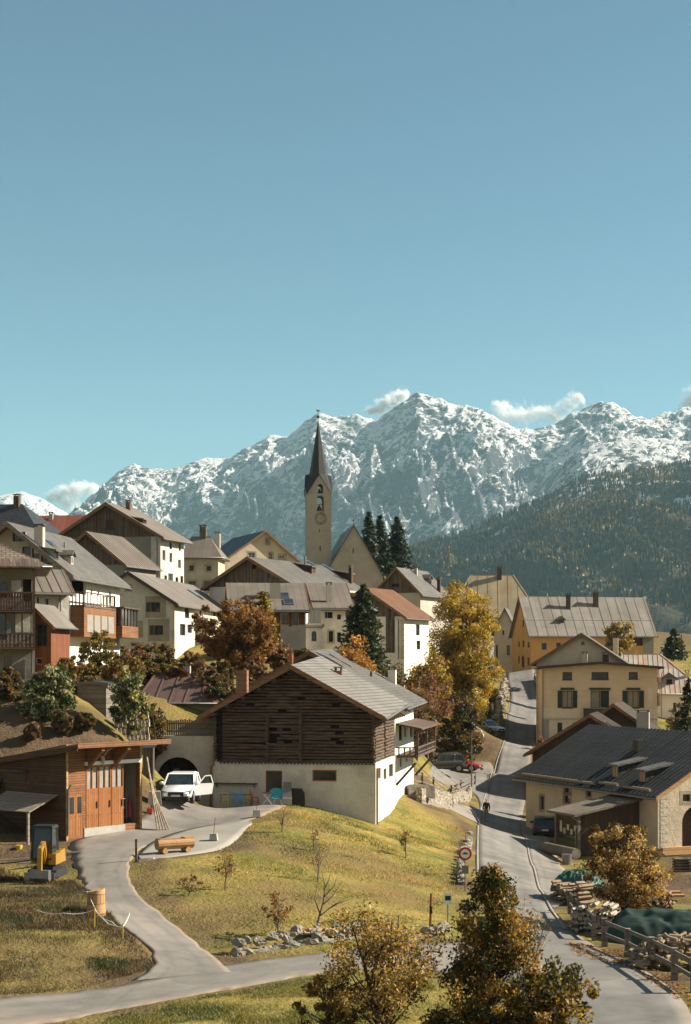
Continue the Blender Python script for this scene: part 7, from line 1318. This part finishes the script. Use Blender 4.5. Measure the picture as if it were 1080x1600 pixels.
h_ = on(234, 1272, .02); m = MB(); m.box((0, 0, .15), (.3, .22, .3)); m.tube([(-.1, 0, .3), (0, 0, .4), (.1, 0, .3)], .02, 5); o = m.build('fuel_can', M['red_p']); o.location = h_; tag(o, 'small red fuel can on the ground beside the leaning boards', 'can')
h_ = on(242, 1257, .02); m = MB(); m.rock((0, 0, .35), (.8, .6, .8), .1, .05); o = m.build('concrete_block', M['conc']); o.location = h_; tag(o, 'grey concrete block at the left foot of the arched gateway', 'block')
p_ = ga.M @ Vector((ga.uz('F', 203, 1250)[0], .5, dz0)); t = thing('hand_truck', 'metal hand trolley with hoses standing in the open workshop doorway', 'trolley', p_, ga.t.rotation_euler.z); m = MB()
for a in (-.25, .25): m.tube([(a, 0, .05), (a, .05, 1.7)], .03, 6)
for z in (.3, .8, 1.3): m.tube([(-.25, .02, z), (.25, .02, z)], .02, 5)
m.build('frame', M['metal'], t)
for a in (-.3, .3): m = MB(); m.tube([(a - .04, 0, .16), (a + .04, 0, .16)], .16, 12); m.build('wheel', M['tyre'], t)
p_ = ga.M @ Vector((ga.uz('F', 208, 1250)[0], .35, dz0)); m = MB(); m.tube([(0, 0, 0), (0, 0, .75), (0, 0, .9)], [.16, .16, .06], 10); m.tube([(0, 0, .9), (0, 0, 1.05)], .05, 6); o = m.build('gas_bottle', plain('dull_red_paint', (.22, .02, .015), .5)); o.location = p_ + Vector((0, .3, .3)); tag(o, 'red gas bottle in the open doorway of the workshop', 'gas bottle')
# ---- wood piles and tarpaulins on the right
def heap(mb, c, w_, d, h, n_, r=.07, L_=.45):
    for k in range(n_):
        u, v = random.uniform(-1, 1), random.uniform(-1, 1); z = h * max(0, 1 - u * u) ** .5 * max(0, 1 - v * v) ** .5 * random.uniform(.5, 1); a, e = random.uniform(0, 6.28), random.uniform(-.5, .5); q = Vector((math.cos(a) * math.cos(e), math.sin(a) * math.cos(e), math.sin(e))) * L_ / 2; p = Vector(c) + Vector((u * w_ / 2, v * d / 2, z)); mb.tube([p - q, p + q], r * random.uniform(.7, 1.2), 5)
def tarp(name, label, loc, w_, d, h, yaw, seed, mat='tarp', rag=.25):
    n_ = 60; x, y = np.meshgrid(np.linspace(-1, 1, n_), np.linspace(-1, 1, n_)); z = h * np.clip(1 - np.abs(x) ** 5, 0, 1) ** .6 * np.clip(1 - np.abs(y) ** 4, 0, 1) ** .6 * (1 - .25 * np.abs(y)) + .30 * h * fbm(x * 1.7, y * 1.7, seed, 3) + .07 * fbm(x * 2.2 + y, y * 6 - x, seed + 2, 3, .5, True)
    X = x * w_ / 2 * (1 + .06 * fbm(x * 3, y * 3, seed + 4, 2)); Y = y * d / 2; i = (np.arange(n_ - 1)[:, None] * n_ + np.arange(n_ - 1)[None]).ravel(); o = npmesh(name, np.stack([X, Y, z], 2).reshape(-1, 3), np.stack([i, i + 1, i + n_ + 1, i + n_], 1), M[mat], smooth=True); o.location = loc; o.rotation_euler = (0, 0, yaw); return tag(o, label, 'tarpaulin')
p = on(1035, 1470); tarp('tarpaulin', 'big dark green tarpaulin spread over a heap behind the rail fence', p, 4.6, 3.2, 1.2, R(-15), 401)
m = MB(); heap(m, (0, 0, .1), 4.2, 2.4, 1.25, 420, .075); o = m.build('firewood_heap', M['cut']); o.location = on(1075, 1512); tag(o, 'heap of split firewood behind the rail fence below the green tarpaulin', 'firewood')
p = on(903, 1408); tarp('tarpaulin', 'crumpled bright green tarpaulin over stacked wood near the street', p + Vector((0, 0, .55)), 2.2, 2.3, .95, R(65), 403, 'tarp2')
def stack(label, mat, loc, yaw, w_, h, L_=.9):
    m = MB(); z = .08; k = 0
    while z < h:
        x = -w_ / 2 + random.uniform(0, .1); top = h * (1 - .35 * random.random())
        while x < w_ / 2:
            r_ = random.uniform(.05, .105); y0 = random.uniform(-.12, .12); dz = random.uniform(-.05, .05) + .12 * math.sin(x * 2.1 + k)
            if z < h * .75 or random.random() < .6: m.tube([(x, -L_ / 2 + y0, z + dz), (x + random.uniform(-.08, .08), L_ / 2 + y0, z + dz + random.uniform(-.06, .06))], r_, random.choice((4, 5, 6)), True, False)
            x += r_ * random.uniform(1.6, 2.1)
        z += .15; k += 1
    o = m.build('firewood_stack', mat); o.location = loc; o.rotation_euler = (0, 0, yaw); return tag(o, label, 'firewood')
stack('weathered stack of logs under the bright green tarpaulin', M['cut'], on(895, 1412), R(-65), 2.6, 1.0)
stack('pale grey stack of split logs at the end of the short rail fence', plain('grey_firewood', (.36, .31, .25), .9, 0, .2, .6), on(930, 1458), R(-25), 1.9, 1.15)
stack('reddish stack of split logs behind the big dark green tarpaulin', plain('red_firewood', (.22, .12, .075), .9, 0, .2, .6), on(1012, 1432), R(-12), 2.5, 1.1)
m = MB(); heap(m, (0, 0, .1), 1.6, 1.4, .7, 90, .07); o = m.build('firewood_heap', M['cut']); o.location = on(985, 1440); tag(o, 'small loose heap of firewood at the trunk of the rounded yellow brown tree', 'firewood')
t = on(874, 1342, .3); m = MB(); a_ = Vector((-.9, 1.9, .28)); m.tube([a_, a_ * -1 + Vector((0, 0, .56))], [.42, .36], 12); o = m.build('felled_log', M['barkg']); o.location = t; tag(o, 'thick felled log lying before the lean-to wood shed', 'log')
t = on(886, 1352, 0); m = MB(); m.tube([(0, 0, 0), (0, 0, .75)], [.3, .34], 12); o = m.build('bucket', M['metal']); o.location = t; tag(o, 'grey metal bin at the end of the felled log', 'bin')
m = MB()
for k in range(5): m.box((0, .1 * k, .08 + k * .17), (1.3 - .05 * k, .8, .1))
o = m.build('pallet_stack', M['oldwood']); o.location = on(1068, 1362, 0); tag(o, 'stack of dark pallets by the arched door of the dark roofed house', 'pallets')
m = MB(); m.box((0, 0, .1), (4.2, .4, .12)); m.box((0, .5, .22), (4.0, .4, .12)); o = m.build('plank_pile', M['newwood']); o.location = on(1010, 1402, 0); tag(o, 'long pale planks lying in the yard beyond the rounded yellow brown tree', 'planks')
m = MB(); m.box((0, 0, .25), (3.0, .6, .06)); m.box((.1, .2, .33), (2.8, .5, .06)); o = m.build('plank_pile', M['newwood']); o.location = on(535, 1466, 0); o.rotation_euler = (0, 0, R(6)); tag(o, 'pale sawn planks lying on the broken rock wall', 'planks')
m = MB(); m.rock((0, 0, .4), (1.5, 1.0, .9), .3, .3); m.rock((.9, .2, .3), (.9, .8, .7), .1, .3); o = m.build('boulder', M['rockm']); o.location = on(650, 1246, 0); tag(o, 'pale rough boulders at the foot of the white house wall', 'rocks')
for k, (px, py) in enumerate(((20, 1348), (60, 1352), (95, 1338))):
    m = MB(); c0_ = on(px, py, .12); m.bar((-.9, -.3, 0), (.9, .4, .05), .16, .08); o = m.build('timber_offcut', M['fencewood']); o.location = c0_; tag(o, ('grey board lying on the soil left of the excavator', 'broken plank lying behind the excavator tracks', 'short beam lying between excavator and awning')[k], 'board', 'loose timber on the bank')
m = MB(); m.tube([(0, 0, 0), (0, 0, .3)], [.14, .18], 10); o = m.build('bucket', plain('yellow_bucket', (.55, .38, .03), .5)); o.location = on(30, 1330, 0); tag(o, 'small yellow bucket on the soil below the workshop awning', 'bucket')
# fallen leaves on the verge
pv = np.array([[h[0], h[1]] for h in (hit(*q) for q in [(885,1472),(985,1488),(1085,1548),(1085,1575),(975,1512),(900,1492)])]); r = np.random.default_rng(502); x = r.uniform(pv[:, 0].min(), pv[:, 0].max(), 6000); y = r.uniform(pv[:, 1].min(), pv[:, 1].max(), 6000); k = inside(pv, x, y) & (r.random(6000) < .5 + .8 * fbm(x, y, 503, 3)); x, y = x[k], y[k]; N = len(x); z = G(x, y) + .05; a = r.normal(0, .04, (N, 3)); b_ = r.normal(0, .035, (N, 3)); a[:, 2] *= .4; b_[:, 2] *= .4; q = np.stack([x, y, z], 1)
o = npmesh('fallen_leaves', np.stack([q - a, q - b_, q + a, q + b_], 1).reshape(-1, 3), np.arange(4 * N).reshape(-1, 4), M['leaf'], col=np.repeat(np.array(ORA)[r.integers(0, 4, N)], 4, 0)); o['kind'] = 'stuff'
# ---------------------------------------------------------------- person walking down the street
def skin(name, nodes, edges, mat, parent, sub=2):
    me = bpy.data.meshes.new(name); me.from_pydata([q[0] for q in nodes], edges, []); o = bpy.data.objects.new(name, me); COL.objects.link(o); md = o.modifiers.new('s', 'SKIN'); md.use_smooth_shade = True
    for i, q in enumerate(nodes):
        r_ = q[1] if isinstance(q[1], tuple) else (q[1], q[1]); me.skin_vertices[0].data[i].radius = r_
    me.skin_vertices[0].data[0].use_root = True; s2 = o.modifiers.new('d', 'SUBSURF'); s2.levels = sub; s2.render_levels = sub; bpy.context.view_layer.update(); dg = bpy.context.evaluated_depsgraph_get(); m2 = bpy.data.meshes.new_from_object(o.evaluated_get(dg)); bpy.data.objects.remove(o); m2.materials.clear(); m2.materials.append(mat); o = bpy.data.objects.new(name, m2); COL.objects.link(o); o.parent = parent; return o
SK = plain('skin', (.42, .24, .16), .6, 0, .3, .1); JK = plain('dark_jacket', (.018, .018, .02), .8); TR = plain('tan_trousers', (.20, .13, .075), .85); HR = plain('grey_hair', (.30, .27, .24), .8)
pp = hit(760, 1283); per = thing('person', 'person in dark jacket and tan trousers walking down the middle of the street', 'person', (pp.x, pp.y, pp.z + .02), 0)
N_ = [((0, 0, .93), (.15, .11)), ((0, 0, 1.15), (.14, .10)), ((0, .01, 1.36), (.17, .105)), ((0, .01, 1.48), (.07, .065)), ((0, -.005, 1.56), (.055, .055)), ((0, -.02, 1.64), (.075, .09)), ((0, -.02, 1.72), (.072, .088)),
      ((.09, -.01, .88), .085), ((.10, -.09, .48), .058), ((.10, -.16, .10), .042), ((.105, -.28, .05), (.045, .035)), ((-.09, .01, .88), .085), ((-.10, .0, .48), .058), ((-.10, .12, .11), .042), ((-.105, .03, .04), (.045, .035)),
      ((.19, .01, 1.40), .065), ((.25, .04, 1.13), .048), ((.26, -.06, .89), .035), ((.26, -.09, .82), (.032, .022)), ((-.19, .01, 1.40), .065), ((-.25, .0, 1.13), .048), ((-.26, -.1, .90), .035), ((-.26, -.13, .83), (.032, .022))]
E_ = [(0, 1), (1, 2), (2, 3), (3, 4), (4, 5), (5, 6), (0, 7), (7, 8), (8, 9), (9, 10), (0, 11), (11, 12), (12, 13), (13, 14), (2, 15), (15, 16), (16, 17), (17, 18), (2, 19), (19, 20), (20, 21), (21, 22)]
for hb, sx in ((18, 1), (22, -1)):
    c_ = Vector(N_[hb][0])
    for k, (dx, ln) in enumerate(((-.026, .07), (-.009, .08), (.009, .075), (.026, .06))):
        i0 = len(N_); N_ += [((c_.x + dx * .3, c_.y - .012 + dx, c_.z - .035), .009), ((c_.x - sx * .012, c_.y - .015 + dx, c_.z - .04 - ln * .55), .008), ((c_.x - sx * .03, c_.y - .014 + dx, c_.z - .04 - ln), .007)]; E_ += [(hb, i0), (i0, i0 + 1), (i0 + 1, i0 + 2)]
    i0 = len(N_); N_ += [((c_.x - sx * .02, c_.y - .04, c_.z - .01), .010), ((c_.x - sx * .035, c_.y - .055, c_.z - .05), .008)]; E_ += [(hb, i0), (i0, i0 + 1)]
skin('body', N_, E_, SK, per, 1)
skin('jacket', [((0, 0, .86), (.175, .135)), ((0, 0, 1.15), (.165, .125)), ((0, .01, 1.37), (.195, .13)), ((0, .01, 1.49), (.085, .08)), ((.2, .01, 1.40), .085), ((.255, .04, 1.13), .066), ((.262, -.05, .91), .052), ((-.2, .01, 1.40), .085), ((-.255, .0, 1.13), .066), ((-.262, -.09, .92), .052)], [(0, 1), (1, 2), (2, 3), (2, 4), (4, 5), (5, 6), (2, 7), (7, 8), (8, 9)], JK, per)
skin('trousers', [((0, 0, .93), (.165, .125)), ((.09, -.01, .86), .10), ((.10, -.09, .48), .075), ((.10, -.155, .13), .062), ((-.09, .01, .86), .10), ((-.10, .0, .48), .075), ((-.10, .115, .13), .062)], [(0, 1), (1, 2), (2, 3), (0, 4), (4, 5), (5, 6)], TR, per)
m = MB(); m.ball((0, .0, 1.715), .088, 12, 8, (.9, 1.05, .95)); o = m.build('hair', HR, per); o.location = (0, .012, .012)
for sx in (-1, 1): m = MB(); m.box((sx * .105, -.22 if sx > 0 else .06, .045), (.095, .27, .09)); m.build('shoe', M['bark'], per)
m = MB(); m.prism([(-.014, -.105, 1.635), (.014, -.105, 1.635), (0, -.135, 1.64), (0, -.105, 1.68)], (0, .01, 0)); m.build('nose', SK, per)
m = MB()
for sx in (-1, 1): m.ball((sx * .03, -.098, 1.675), .012, 6, 4)
m.box((0, -.104, 1.605), (.05, .01, .01)); m.build('face_features', M['frame_d'], per)
